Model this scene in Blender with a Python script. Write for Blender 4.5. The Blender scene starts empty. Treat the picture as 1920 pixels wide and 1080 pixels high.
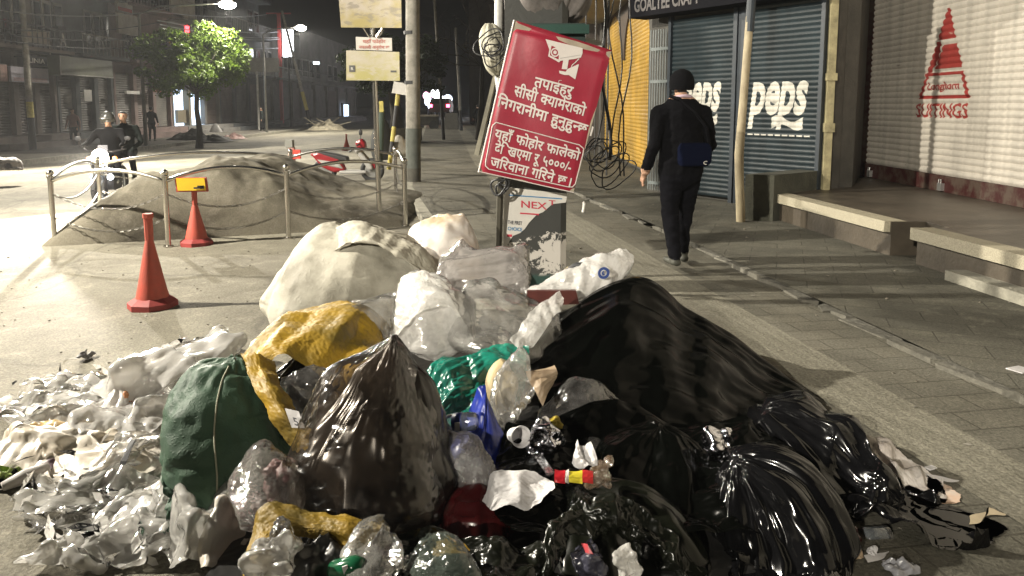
import bpy, bmesh, math, random
import numpy as np
from mathutils import Vector, Matrix, noise as mnoise
sc = bpy.context.scene
R = math.radians
# ---------------------------------------------------------------- camera
CAMH, F, PP, PITCH = 1.55, 1387.0, 360.0, R(6.6)
cam = bpy.data.objects.new('camera', bpy.data.cameras.new('camera'))
sc.collection.objects.link(cam); sc.camera = cam
cam.location = (0, 0, CAMH); cam.rotation_euler = (R(90)-PITCH, 0, 0)
cam.data.sensor_width = 36; cam.data.lens = 36*F/1920; cam.data.shift_y = -180/1920
cam.data.clip_start = .05; cam.data.clip_end = 2000
def P(x, y, lam):
    u, v = (x-960)/F, (y-PP)/F
    s, c = math.sin(PITCH), math.cos(PITCH)
    return Vector((u*lam, (c-v*s)*lam, CAMH+(-s-v*c)*lam))
def G(x, y, z=0.0):
    v = (y-PP)/F
    return P(x, y, (CAMH-z)/(math.sin(PITCH)+v*math.cos(PITCH)))
# ---------------------------------------------------------------- world
w = bpy.data.worlds.new('World'); sc.world = w; w.use_nodes = True
nt = w.node_tree; bg = nt.nodes['Background']; bg.inputs[1].default_value = .1
sky = nt.nodes.new('ShaderNodeTexSky'); sky.sky_type = 'NISHITA'; sky.sun_disc = False
sky.sun_elevation = R(-4); sky.sun_rotation = R(180)
nt.links.new(sky.outputs[0], bg.inputs[0])
sc.view_settings.view_transform = 'Standard'; sc.view_settings.look = 'None'; sc.view_settings.exposure = .33
sc.cycles.use_denoising = True
def lamp(kind, name, loc, power, col, target=None, size=.15, spot=150, blend=.5):
    l = bpy.data.lights.new(name, kind); l.energy = power; l.color = col
    if kind == 'SPOT': l.spot_size = R(spot); l.spot_blend = blend
    if kind in ('SPOT', 'POINT'): l.shadow_soft_size = size
    o = bpy.data.objects.new(name, l); sc.collection.objects.link(o); o.location = loc
    if target is not None:
        o.rotation_euler = (Vector(target)-Vector(loc)).to_track_quat('-Z', 'Y').to_euler()
    return o
# ---------------------------------------------------------------- materials
MATS = {}
def mk(name, col, rough=.6, metal=0., var=.0, vscale=4., col2=None, bump=0., bscale=40., emit=0., spec=.5, dust=None, stretch=(1, 1, 1), sharp=0.):
    if name in MATS: return MATS[name]
    m = bpy.data.materials.new(name); m.use_nodes = True; MATS[name] = m
    n = m.node_tree.nodes; l = m.node_tree.links; b = n['Principled BSDF']
    b.inputs['Base Color'].default_value = (*col, 1); b.inputs['Roughness'].default_value = rough
    b.inputs['Metallic'].default_value = metal; b.inputs['Specular IOR Level'].default_value = spec
    if emit:
        b.inputs['Emission Color'].default_value = (*col, 1); b.inputs['Emission Strength'].default_value = emit
    if var or bump:
        tc = n.new('ShaderNodeTexCoord'); mp = n.new('ShaderNodeMapping'); mp.inputs['Scale'].default_value = stretch
        l.new(tc.outputs['Object'], mp.inputs[0])
    if var:
        t = n.new('ShaderNodeTexNoise'); t.inputs['Scale'].default_value = vscale; t.inputs['Detail'].default_value = 8
        t.inputs['Roughness'].default_value = .65
        l.new(mp.outputs[0], t.inputs[0])
        r = n.new('ShaderNodeMapRange'); r.inputs[1].default_value = .32+sharp; r.inputs[2].default_value = .68-sharp
        l.new(t.outputs[0], r.inputs[0])
        mx = n.new('ShaderNodeMix'); mx.data_type = 'RGBA'
        c2 = col2 if col2 else tuple(c*(1-var) for c in col)
        mx.inputs[6].default_value = (*col, 1); mx.inputs[7].default_value = (*c2, 1)
        l.new(r.outputs[0], mx.inputs[0]); l.new(mx.outputs[2], b.inputs['Base Color'])
    if bump:
        t2 = n.new('ShaderNodeTexNoise'); t2.inputs['Scale'].default_value = bscale; t2.inputs['Detail'].default_value = 6
        l.new(mp.outputs[0], t2.inputs[0])
        bp = n.new('ShaderNodeBump'); bp.inputs['Strength'].default_value = bump; bp.inputs['Distance'].default_value = .02
        l.new(t2.outputs[0], bp.inputs['Height']); l.new(bp.outputs[0], b.inputs['Normal'])
    return m
def film(name, col, clear=.8, rough=.12, tint=(1, 1, 1), gloss=1.2, bump=.3, bscale=25., dirt=0.):
    """thin plastic film: see-through, partly milky, with a sharp sheen"""
    if name in MATS: return MATS[name]
    m = bpy.data.materials.new(name); m.use_nodes = True; MATS[name] = m
    n = m.node_tree.nodes; l = m.node_tree.links; n.remove(n['Principled BSDF']); out = n['Material Output']
    tc = n.new('ShaderNodeTexCoord')
    no = n.new('ShaderNodeTexNoise'); no.inputs['Scale'].default_value = bscale; no.inputs['Detail'].default_value = 4
    no.inputs['Distortion'].default_value = 1.2; l.new(tc.outputs['Object'], no.inputs[0])
    bp = n.new('ShaderNodeBump'); bp.inputs['Strength'].default_value = bump; bp.inputs['Distance'].default_value = .01
    l.new(no.outputs[0], bp.inputs['Height'])
    tr = n.new('ShaderNodeBsdfTransparent'); tr.inputs[0].default_value = (*tint, 1)
    df = n.new('ShaderNodeBsdfDiffuse'); df.inputs[0].default_value = (*col, 1); l.new(bp.outputs[0], df.inputs['Normal'])
    tl = n.new('ShaderNodeBsdfTranslucent'); tl.inputs[0].default_value = (*col, 1); l.new(bp.outputs[0], tl.inputs['Normal'])
    m1 = n.new('ShaderNodeMixShader'); m1.inputs[0].default_value = .45; l.new(df.outputs[0], m1.inputs[1]); l.new(tl.outputs[0], m1.inputs[2])
    m2 = n.new('ShaderNodeMixShader'); l.new(m1.outputs[0], m2.inputs[1]); l.new(tr.outputs[0], m2.inputs[2])
    n2 = n.new('ShaderNodeTexNoise'); n2.inputs['Scale'].default_value = 9; n2.inputs['Detail'].default_value = 5; l.new(tc.outputs['Object'], n2.inputs[0])
    mr = n.new('ShaderNodeMapRange'); mr.inputs[1].default_value = .3; mr.inputs[2].default_value = .7
    mr.inputs[3].default_value = max(0, clear-.18); mr.inputs[4].default_value = min(1, clear+.12); l.new(n2.outputs[0], mr.inputs[0]); l.new(mr.outputs[0], m2.inputs[0])
    gl = n.new('ShaderNodeBsdfGlossy'); gl.inputs['Roughness'].default_value = rough; l.new(bp.outputs[0], gl.inputs['Normal'])
    fr = n.new('ShaderNodeFresnel'); fr.inputs[0].default_value = 1.5; l.new(bp.outputs[0], fr.inputs['Normal'])
    mu = n.new('ShaderNodeMath'); mu.operation = 'MULTIPLY'; mu.inputs[1].default_value = gloss; mu.use_clamp = True; l.new(fr.outputs[0], mu.inputs[0])
    m3 = n.new('ShaderNodeMixShader'); l.new(mu.outputs[0], m3.inputs[0]); l.new(m2.outputs[0], m3.inputs[1]); l.new(gl.outputs[0], m3.inputs[2])
    l.new(m3.outputs[0], out.inputs[0])
    return m
# ---------------------------------------------------------------- objects
def root(name, label, cat, loc=(0, 0, 0), group=None):
    o = bpy.data.objects.new(name, None); sc.collection.objects.link(o); o.location = loc; o.empty_display_size = .1
    o['label'] = label; o['category'] = cat
    if group: o['group'] = group
    return o
def tag(o, label, cat, group=None):
    o['label'] = label; o['category'] = cat
    if group: o['group'] = group
    return o
def structure(o, kind='structure'):
    o['kind'] = kind; return o
V3 = Vector
class MB:
    def __init__(s): s.v = []; s.f = []; s.mi = []; s.cur = 0
    def add(s, vs, fs):
        k = len(s.v); s.v += [tuple(a) for a in vs]; s.f += [tuple(i+k for i in f) for f in fs]; s.mi += [s.cur]*len(fs); return s
    def hexa(s, a, b, c, d, up):
        """box from a base quad a b c d and a vector up"""
        q = [V3(p) for p in (a, b, c, d)]; up = V3(up)
        return s.add(q+[p+up for p in q], [(3, 2, 1, 0), (4, 5, 6, 7), (0, 1, 5, 4), (1, 2, 6, 5), (2, 3, 7, 6), (3, 0, 4, 7)])
    def box(s, x0, y0, z0, x1, y1, z1):
        return s.hexa((x0, y0, z0), (x1, y0, z0), (x1, y1, z0), (x0, y1, z0), (0, 0, z1-z0))
    def obox(s, c, xd, yd, zd):
        """box centred on c with half-extent vectors"""
        c, xd, yd, zd = V3(c), V3(xd), V3(yd), V3(zd)
        return s.hexa(c-xd-yd-zd, c+xd-yd-zd, c+xd+yd-zd, c-xd+yd-zd, zd*2)
    def prism(s, pts, vec):
        n = len(pts); p = [V3(a) for a in pts]; vec = V3(vec)
        return s.add(p+[a+vec for a in p], [tuple(range(n))[::-1], tuple(range(n, 2*n))]+[(i, (i+1) % n, n+(i+1) % n, n+i) for i in range(n)])
    def tube(s, pts, r, n=8, caps=True):
        pts = [V3(p) for p in pts]; rs = r if isinstance(r, (list, tuple)) else [r]*len(pts)
        vs = []; fs = []; ref = None
        for i, p in enumerate(pts):
            t = (pts[min(i+1, len(pts)-1)]-pts[max(i-1, 0)]).normalized()
            if ref is None: ref = t.orthogonal().normalized()
            ref = (ref-t*ref.dot(t)); ref = ref.normalized() if ref.length > 1e-6 else t.orthogonal().normalized()
            b = t.cross(ref)
            vs += [p+(ref*math.cos(a)+b*math.sin(a))*rs[i] for a in [2*math.pi*k/n for k in range(n)]]
        for i in range(len(pts)-1):
            fs += [(i*n+k, i*n+(k+1) % n, (i+1)*n+(k+1) % n, (i+1)*n+k) for k in range(n)]
        if caps: fs += [tuple(range(n))[::-1], tuple(range((len(pts)-1)*n, len(pts)*n))]
        return s.add(vs, fs)
    def lathe(s, prof, c, n=20, axis=(0, 0, 1), tw=0.):
        ax = V3(axis).normalized(); u = ax.orthogonal().normalized(); w = ax.cross(u); c = V3(c)
        if abs(ax.z) > .99: u, w = V3((1, 0, 0)), V3((0, 1, 0))
        vs = []; fs = []
        for r, z in prof: vs += [c+ax*z+(u*math.cos(2*math.pi*k/n+tw)+w*math.sin(2*math.pi*k/n+tw))*r for k in range(n)]
        for i in range(len(prof)-1): fs += [(i*n+k, i*n+(k+1) % n, (i+1)*n+(k+1) % n, (i+1)*n+k) for k in range(n)]
        fs += [tuple(range(n))[::-1], tuple(range((len(prof)-1)*n, len(prof)*n))]
        return s.add(vs, fs)
    def ball(s, c, r, n=12, sc3=(1, 1, 1)):
        pr = [(math.sin(math.pi*i/n), -math.cos(math.pi*i/n)) for i in range(n+1)]
        vs = []; fs = []; m = n*2
        for a, z in pr: vs += [V3(c)+V3((r*sc3[0]*a*math.cos(2*math.pi*k/m), r*sc3[1]*a*math.sin(2*math.pi*k/m), r*sc3[2]*z)) for k in range(m)]
        for i in range(n): fs += [(i*m+k, i*m+(k+1) % m, (i+1)*m+(k+1) % m, (i+1)*m+k) for k in range(m)]
        return s.add(vs, fs)
    def build(s, name, mats, parent=None, smooth=False, auto=None):
        me = bpy.data.meshes.new(name)
        off = parent.location if parent is not None else None
        if parent is not None and parent.parent is not None: off = parent.parent.location+parent.location
        v = s.v if off is None else [(a[0]-off[0], a[1]-off[1], a[2]-off[2]) for a in s.v]
        me.from_pydata(v, [], s.f)
        for m in (mats if isinstance(mats, (list, tuple)) else [mats]): me.materials.append(m)
        me.polygons.foreach_set('material_index', s.mi)
        if smooth: me.polygons.foreach_set('use_smooth', [True]*len(me.polygons))
        bm = bmesh.new(); bm.from_mesh(me); bmesh.ops.remove_doubles(bm, verts=bm.verts, dist=1e-6); bmesh.ops.recalc_face_normals(bm, faces=bm.faces)
        if auto is not None:
            for e in bm.edges:
                if len(e.link_faces) == 2 and e.calc_face_angle(0) > R(auto): e.smooth = False
        bm.to_mesh(me); bm.free()
        o = bpy.data.objects.new(name, me); sc.collection.objects.link(o)
        if parent is not None: o.parent = parent
        return o
def put(o, parent):
    """parent a world-space mesh object, moving its mesh into the parent's frame"""
    off = V3(parent.location)
    if parent.parent is not None: off = off+parent.parent.location
    o.data.transform(Matrix.Translation(-off)); o.parent = parent; return o
# ---------------------------------------------------------------- lettering
def text_mesh(body, size=1., bold=0., clip=None):
    c = bpy.data.curves.new('t', 'FONT'); c.body = body; c.size = size; c.offset = bold; c.resolution_u = 3
    o = bpy.data.objects.new('t', c); sc.collection.objects.link(o)
    dg = bpy.context.evaluated_depsgraph_get(); dg.update()
    me = bpy.data.meshes.new_from_object(o.evaluated_get(dg))
    bm = bmesh.new(); bm.from_mesh(me)
    if clip:
        xs = [v.co.x for v in bm.verts]; x = min(xs)+(max(xs)-min(xs))*clip
        bmesh.ops.bisect_plane(bm, geom=bm.verts[:]+bm.edges[:]+bm.faces[:], plane_co=(x, 0, 0), plane_no=(1, 0, 0), clear_outer=True)
    bm.verts.index_update()
    vs = [v.co.copy() for v in bm.verts]; fs = [tuple(v.index for v in f.verts) for f in bm.faces]
    bm.free(); bpy.data.objects.remove(o); bpy.data.curves.remove(c); bpy.data.meshes.remove(me)
    return vs, fs
def line_mesh(parts, size=1., bold=0., gap=.0):
    """a line of text from pieces; a piece (text, clip) keeps only the left share of its glyphs, for half letters"""
    V = []; Fs = []; x = 0
    for p in ([parts] if isinstance(parts, str) else parts):
        t, cl = (p, None) if isinstance(p, str) else p
        if t == ' ': x += size*.3; continue
        vs, fs = text_mesh(t, size, bold, cl)
        x0 = min(v.x for v in vs); k = len(V)
        if x == 0: x0 = min(v.x for v in vs)
        V += [V3((v.x-x0+x, v.y, 0)) for v in vs]; Fs += [tuple(i+k for i in f) for f in fs]
        x = max(v.x for v in V)-bold*1.2+gap
    return V, Fs
def place(mb, vs, fs, org, xd, yd, width=None, align='l', shear=0., slat=None, height=None):
    """put flat lettering on the plane org + x*xd + y*yd; width rescales it"""
    x0, x1 = min(v.x for v in vs), max(v.x for v in vs); k = 1 if width is None else width/(x1-x0)
    y0, y1 = min(v.y for v in vs), max(v.y for v in vs); ky = k if height is None else height/(y1-y0)
    dx = -x0*k if align == 'l' else -(x0+x1)/2*k
    org, xd, yd = V3(org), V3(xd), V3(yd)
    mb.add([org+xd*(v.x*k+dx+shear*v.y*ky)+yd*(v.y*ky) for v in vs], fs)
def smoothstep(a, b, x):
    t = min(1, max(0, (x-a)/(b-a))); return t*t*(3-2*t)
# ---------------------------------------------------------------- film and bag solver
def unit(a): return a/np.maximum(np.linalg.norm(a, axis=-1, keepdims=True), 1e-9)
def gnorm(T, wrap):
    if wrap: du = np.roll(T, -1, 0)-np.roll(T, 1, 0)
    else: du = np.gradient(T, axis=0)
    return unit(np.cross(du, np.gradient(T, axis=1)))
def resample(A, m, n, wrap):
    M, N = A.shape[:2]
    i = np.arange(m)*M/m if wrap else np.linspace(0, M-1, m)
    j = np.linspace(0, N-1, n)
    i0 = np.floor(i).astype(int); fi = (i-i0)[:, None, None]
    i1 = (i0+1) % M if wrap else np.minimum(i0+1, M-1)
    j0 = np.minimum(np.floor(j).astype(int), N-2); fj = (j-j0)[None, :, None]
    a = A[i0]*(1-fi)+A[i1]*fi
    return a[:, j0]*(1-fj)+a[:, j0+1]*fj
def smooth_noise(m, n, cell, rng, wrap=False):
    cu, cv = cell if isinstance(cell, tuple) else (cell, cell)
    k = rng.normal(size=(max(3, int(m/cu)), max(3, int(n/cv)), 1))
    return resample(k, m, n, wrap)[..., 0]
def relax(T, X, wrap, ec, el, its, dn, kb=.06, kt=.97, zmin=None):
    Nn = gnorm(T, wrap)
    def sh(A, a, b):
        return np.roll(np.roll(A, -a, 0), -b, 1)
    offs = [(1, 0, ec), (0, 1, el), (1, 1, (ec+el)/2), (1, -1, (ec+el)/2)]
    M, N = T.shape[:2]; cons = []
    for a, b, e in offs:
        r = np.linalg.norm(sh(T, a, b)-T, axis=2, keepdims=True)*(e[..., None] if hasattr(e, 'shape') else e)
        k = np.ones((M, N, 1))
        if a and not wrap: k[-1] = 0
        if b == 1: k[:, -1] = 0
        if b == -1: k[:, 0] = 0
        cons.append((a, b, r, k))
    dn = dn if hasattr(dn, 'shape') else np.full((M, N), dn)
    for t in range(its):
        acc = np.zeros_like(X)
        for a, b, r, k in cons:
            d = sh(X, a, b)-X
            L = np.maximum(np.linalg.norm(d, axis=2, keepdims=True), 1e-6)
            c = d*((1-r/L)*.5*k)
            acc += c; acc -= sh(c, -a, -b)
        X = X+acc*.34
        if wrap: lu = (np.roll(X, 1, 0)+np.roll(X, -1, 0))*.5-X
        else:
            lu = np.zeros_like(X); lu[1:-1] = (X[2:]+X[:-2])*.5-X[1:-1]
        lv = np.zeros_like(X); lv[:, 1:-1] = (X[:, 2:]+X[:, :-2])*.5-X[:, 1:-1]
        X = X+kb*(lu+lv)
        D = X-T
        q = (D*Nn).sum(2)
        qc = np.clip(q, -dn, dn)
        Dt = (D-q[..., None]*Nn)*kt
        X = T+Dt+(q+(qc-q)*.5)[..., None]*Nn
        if zmin is not None: X[..., 2] = np.maximum(X[..., 2], zmin)
    return X
def crumple(T, wrap, ec=1.1, el=1.1, dn=.03, seed=0, levels=((2, 60, .12), (1, 40, .05)), amp=.5, zmin=None, an=(3, 3), fold=None):
    rng = np.random.default_rng(seed)
    M, N = T.shape[:2]; X = None
    if fold:                       # crisp straight creases: masked triangle folds in random directions
        a, nf, l0, l1 = fold; h = np.zeros((M, N)); nn = gnorm(T, wrap)
        for k in range(nf):
            d = unit(rng.normal(size=3)); L = l0*(l1/l0)**rng.random()
            t = (T @ d+smooth_noise(M, N, max(M, N)/4, rng, wrap)*L*.22)/L+rng.random()
            m = np.clip(smooth_noise(M, N, max(M, N)/4, rng, wrap)*.9+.45, 0, 1)
            h += (np.abs(t % 1-.5)*2-.5)*L*a*m
        T = T+nn*(h*.85)[..., None]
        if not levels: return relax(T, T+nn*(rng.normal(size=(M, N))*.002)[..., None], wrap, ec, el, 6, dn, .02, zmin=zmin)
    for dv, its, kb in levels:
        m, n = M//dv, N//dv
        t = resample(T, m, n, wrap) if dv > 1 else T
        nn = gnorm(t, wrap)
        if X is None: X = t+nn*(smooth_noise(m, n, an, rng, wrap)*dn*amp)[..., None]
        else: X = resample(X, m, n, wrap)+nn*(smooth_noise(m, n, (an[0]*.8, an[1]*1.2), rng, wrap)*dn*.12)[..., None]
        X = relax(t, X, wrap, ec, el, its, dn, kb, zmin=zmin)
    return X
def catmull(K, n):
    K = np.array(K, float); s = np.linspace(0, len(K)-1, n); i = np.minimum(s.astype(int), len(K)-2); t = (s-i)[:, None]
    p0, p1, p2, p3 = K[np.maximum(i-1, 0)], K[i], K[i+1], K[np.minimum(i+2, len(K)-1)]
    m1, m2 = (p2-p0)*.5, (p3-p1)*.5
    return (2*t**3-3*t**2+1)*p1+(t**3-2*t**2+t)*m1+(-2*t**3+3*t**2)*p2+(t**3-t**2)*m2
def bag_target(rings, M, N, seed=0, lump=.05, sq=1.0, ground=None):
    """rings: (x, y, half width px, depth along the view, half depth m) along the bag's spine"""
    rng = np.random.default_rng(seed+99)
    K = catmull(rings, N)
    C = np.array([P(a[0], a[1], a[3]) for a in K])
    tan = np.gradient(K[:, :2], axis=0); tan /= np.linalg.norm(tan, axis=1, keepdims=True)+1e-9
    s_, c_ = math.sin(PITCH), math.cos(PITCH)
    right, up, fwd = np.array((1, 0, 0.)), np.array((0, s_, c_)), np.array((0, c_, -s_))
    across = -tan[:, 1:2]*right-tan[:, 0:1]*up      # perpendicular in the picture plane
    th = np.arange(M)*2*math.pi/M
    cs, sn = np.cos(th), np.sin(th)
    cs = np.sign(cs)*np.abs(cs)**sq; sn = np.sign(sn)*np.abs(sn)**sq
    W = np.maximum(K[:, 2], 1)*K[:, 3]/F; Dp = np.maximum(K[:, 4], .004)
    L = 1+lump*smooth_noise(M, N, M/6, rng, True)*1.2
    T = C[None]+(cs[:, None]*W*L)[..., None]*across[None]+(sn[:, None]*Dp*L)[..., None]*fwd
    if ground is not None: T[..., 2] = np.maximum(T[..., 2], ground)
    return T
def grid_mesh(name, X, wrap, mat, caps=True, smooth=True, two=None):
    M, N = X.shape[:2]
    idx = np.arange(M*N).reshape(M, N)
    a = idx if wrap else idx[:-1]; b = np.roll(idx, -1, 0) if wrap else idx[1:]
    q = np.stack([a[:, :-1], b[:, :-1], b[:, 1:], a[:, 1:]], -1).reshape(-1, 4)
    faces = q.tolist(); V = X.reshape(-1, 3).tolist()
    if wrap and caps:
        for j in (0, N-1):
            V.append(X[:, j].mean(0).tolist()); c = len(V)-1
            for i in range(M):
                f = (idx[i, j], idx[(i+1) % M, j], c)
                faces.append(f if j else f[::-1])
    me = bpy.data.meshes.new(name); me.from_pydata(V, [], faces)
    me.materials.append(mat)
    if smooth: me.polygons.foreach_set('use_smooth', [True]*len(me.polygons))
    o = bpy.data.objects.new(name, me); sc.collection.objects.link(o)
    return o
def bag(name, rings, mat, M=110, N=80, seed=1, ec=1.1, el=1.08, dn=.03, lump=.05, sq=1.0, ground=.0, levels=((2, 60, .12), (1, 40, .05)), an=(3, 9), fold=None):
    T = bag_target(rings, M, N, seed, lump, sq, ground)
    X = crumple(T, True, ec, el, dn, seed, levels, zmin=ground, an=an, fold=fold)
    return grid_mesh(name, X, True, mat)
# ================================================================ SETTING
def roadz(x): return -.1-.32*min(1, max(0, (-x-1)/15.5))
def GR(x, y):
    z = -.1
    for _ in range(12): z = roadz(G(x, y, z).x)
    return G(x, y, z)
def poly_at(pl, y):
    for a, b in zip(pl[:-1], pl[1:]):
        if a[1] <= y <= b[1] or (b is pl[-1] and y > b[1]):
            t = (y-a[1])/(b[1]-a[1]); return a[0]+(b[0]-a[0])*t
    return pl[0][0]
KERB = [(1.9, -6), (.56, 2.0), (.23, 3.45), (-.35, 5.86), (-1.29, 10.42), (-2.1, 14.3), (-3.24, 23.9), (-5.76, 47.7), (-14.5, 130), (-40, 300)]
BROK = [(4.4, -6), (3.0, 2.0), (2.67, 3.71), (2.34, 5.86), (1.88, 8.88), (1.19, 12.6), (.2, 19.5), (-1.5, 42.9), (-9.5, 130), (-34, 300)]
BLDG = [(12, -6), (9, 2), (6.5, 9), (5.9, 12), (4.5, 14), (3.6, 20), (2.2, 30), (.9, 43), (-6, 130), (-30, 300)]
LKERB = [(-16.5, -20), (-16.5, 28), (-16.8, 43), (-17.4, 64), (-19.5, 90), (-29, 150), (-55, 300)]
LBLD = [(-21.8, -20), (-21.8, 64), (-24, 90), (-33.5, 150), (-60, 300)]
def noise_tex(n, l, vec, scale, detail=6, rough=.6, dist=0.):
    t = n.new('ShaderNodeTexNoise'); t.inputs['Scale'].default_value = scale; t.inputs['Detail'].default_value = detail
    t.inputs['Roughness'].default_value = rough; t.inputs['Distortion'].default_value = dist; l.new(vec, t.inputs[0]); return t.outputs[0]
def ramp(n, l, val, stops):
    r = n.new('ShaderNodeValToRGB'); e = r.color_ramp.elements
    while len(e) < len(stops): e.new(.5)
    for k, (p, c) in enumerate(stops):
        e[k].position = p; e[k].color = (*c, 1) if hasattr(c, '__len__') else (c, c, c, 1)
    l.new(val, r.inputs[0]); return r.outputs[0]
def mixc(n, l, a, b, fac, mode='MIX'):
    m = n.new('ShaderNodeMix'); m.data_type = 'RGBA'; m.blend_type = mode
    for s, k in ((a, 6), (b, 7)):
        if hasattr(s, 'default_value') or hasattr(s, 'links'): l.new(s, m.inputs[k])
        else: m.inputs[k].default_value = (*s, 1)
    if hasattr(fac, 'links'): l.new(fac, m.inputs[0])
    else: m.inputs[0].default_value = fac
    return m.outputs[2]
def ground_mat(name, base, dark, light, pav=None, groove=0, rough=.85, ang=0., bumpd=.015, spec=.3, crack=False, grain=.6):
    m = bpy.data.materials.new(name); m.use_nodes = True; n = m.node_tree.nodes; l = m.node_tree.links; b = n['Principled BSDF']
    tc = n.new('ShaderNodeTexCoord'); vec = tc.outputs['Object']
    mp = n.new('ShaderNodeMapping'); mp.inputs['Rotation'].default_value[2] = ang; l.new(vec, mp.inputs[0]); rv = mp.outputs[0]
    big = noise_tex(n, l, vec, .7, 8, .62, .4); fine = noise_tex(n, l, vec, 60, 4, .7); mid = noise_tex(n, l, vec, 6, 7, .65)
    c = mixc(n, l, dark, base, ramp(n, l, big, [(.35, 0.), (.6, 1.)]))
    c = mixc(n, l, c, light, ramp(n, l, mid, [(.52, 0.), (.75, .7)]))
    c = mixc(n, l, c, ramp(n, l, fine, [(.3, .12), (.5, .5), (.7, .9)]), grain, 'OVERLAY')
    h = fine
    if pav:
        bt = n.new('ShaderNodeTexBrick'); l.new(rv, bt.inputs[0]); bt.inputs['Scale'].default_value = 1
        bt.inputs['Brick Width'].default_value, bt.inputs['Row Height'].default_value = pav
        bt.inputs['Mortar Size'].default_value = .006; bt.inputs['Mortar Smooth'].default_value = .25
        bt.inputs['Color1'].default_value = (.86, .86, .84, 1); bt.inputs['Color2'].default_value = (1.08, 1.06, 1.02, 1); bt.inputs['Mortar'].default_value = (.42, .4, .36, 1)
        c = mixc(n, l, c, bt.outputs['Color'], ramp(n, l, mid, [(.3, .45), (.7, 1.)]), 'MULTIPLY')
        ma = n.new('ShaderNodeMath'); ma.operation = 'MULTIPLY_ADD'; l.new(bt.outputs['Fac'], ma.inputs[0]); ma.inputs[1].default_value = -1.2; l.new(fine, ma.inputs[2]); h = ma.outputs[0]
    if groove:
        sx = n.new('ShaderNodeSeparateXYZ'); l.new(rv, sx.inputs[0])
        w_ = n.new('ShaderNodeMath'); w_.operation = 'MULTIPLY'; w_.inputs[1].default_value = groove*2*math.pi; l.new(sx.outputs[0], w_.inputs[0])
        s_ = n.new('ShaderNodeMath'); s_.operation = 'SINE'; l.new(w_.outputs[0], s_.inputs[0])
        rr = ramp(n, l, s_.outputs[0], [(.0, .9), (.4, 1.)]); c = mixc(n, l, c, rr, 1., 'MULTIPLY')
        ma = n.new('ShaderNodeMath'); ma.operation = 'ADD'; l.new(rr, ma.inputs[0]); l.new(fine, ma.inputs[1]); h = ma.outputs[0]
    if crack:
        vo = n.new('ShaderNodeTexVoronoi'); vo.feature = 'DISTANCE_TO_EDGE'; vo.inputs['Scale'].default_value = .45
        ad = n.new('ShaderNodeMix'); ad.data_type = 'VECTOR'; ad.inputs[0].default_value = .25; l.new(vec, ad.inputs[4])
        nn = n.new('ShaderNodeTexNoise'); nn.inputs['Scale'].default_value = 2.5; nn.inputs['Detail'].default_value = 5; l.new(vec, nn.inputs[0]); l.new(nn.outputs['Color'], ad.inputs[5]); l.new(ad.outputs[1], vo.inputs[0])
        c = mixc(n, l, c, ramp(n, l, vo.outputs['Distance'], [(.0, .5), (.012, 1.)]), .6, 'MULTIPLY')
    l.new(c, b.inputs['Base Color']); b.inputs['Roughness'].default_value = rough; b.inputs['Specular IOR Level'].default_value = spec
    bp = n.new('ShaderNodeBump'); bp.inputs['Strength'].default_value = .6; bp.inputs['Distance'].default_value = bumpd
    l.new(h, bp.inputs['Height']); l.new(bp.outputs[0], b.inputs['Normal'])
    return m
ang = math.atan2(.166, 1)
m_road = ground_mat('dusty asphalt', (.205, .19, .148), (.12, .108, .082), (.29, .268, .212), crack=True)
m_pave = ground_mat('grey pavers', (.145, .137, .112), (.07, .066, .052), (.185, .176, .145), pav=(.4, .2), ang=-ang, rough=.7)
m_tact = ground_mat('grooved strip', (.2, .188, .148), (.14, .13, .1), (.235, .22, .178), groove=11, ang=-ang)
m_up = ground_mat('worn pavers', (.115, .11, .09), (.05, .047, .037), (.155, .149, .12), pav=(.5, .25), ang=R(20), rough=.75)
m_kerb = mk('kerb concrete', (.3, .285, .23), .85, var=.45, vscale=6, bump=.6, bscale=30)
def strip(name, A, B, za, zb, mat, ys, sub=1):
    mb = MB(); vs = []; fs = []
    for y in ys:
        xa, xb = poly_at(A, y), poly_at(B, y)
        for k in range(sub+1):
            t = k/sub; vs.append((xa+(xb-xa)*t, y, za+(zb-za)*t))
    q = sub+1
    for i in range(len(ys)-1):
        fs += [(i*q+k, i*q+k+1, (i+1)*q+k+1, (i+1)*q+k) for k in range(sub)]
    mb.add(vs, fs); return structure(mb.build(name, mat))
ys = sorted(set([-6+.5*i for i in range(50)]+[a[1] for a in KERB+BROK+BLDG if a[1] > -6]+[19+3*i for i in range(12)]+[60+20*i for i in range(13)]))
# road: one sheet to the horizon
mb = MB(); xs = [-1500, -60, -16.5, -12, -8, -4, -1, 60, 1500]; yy = [-300, -20, 0, 10, 30, 80, 300, 1800]
mb.add([(x, y, roadz(x)) for y in yy for x in xs], [(j*9+i, j*9+i+1, (j+1)*9+i+1, (j+1)*9+i) for j in range(7) for i in range(8)])
structure(mb.build('road', m_road))
off = lambda pl, d: [(x+d, y) for x, y in pl]
strip('pavement', off(KERB, .16), BROK, 0, 0, m_pave, ys)
def lerp_pl(a, b, t): return [(poly_at(a, y)*(1-t)+poly_at(b, y)*t, y) for y in ys]
strip('tactile_strip', lerp_pl(KERB, BROK, .6), lerp_pl(KERB, BROK, .77), .004, .004, m_tact, ys)
strip('upper_pavement', off(BROK, .02), BLDG, .05, .06, m_up, ys)
mb = MB()
for y0, y1 in zip(ys[:-1], ys[1:]):
    a, b = poly_at(KERB, y0), poly_at(KERB, y1)
    mb.hexa((a, y0, -.3), (a+.16, y0, -.3), (b+.16, y1-.008, -.3), (b, y1-.008, -.3), (0, 0, .304))
structure(mb.build('kerb', m_kerb))
rng = random.Random(4); mb = MB(); y = -4
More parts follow.
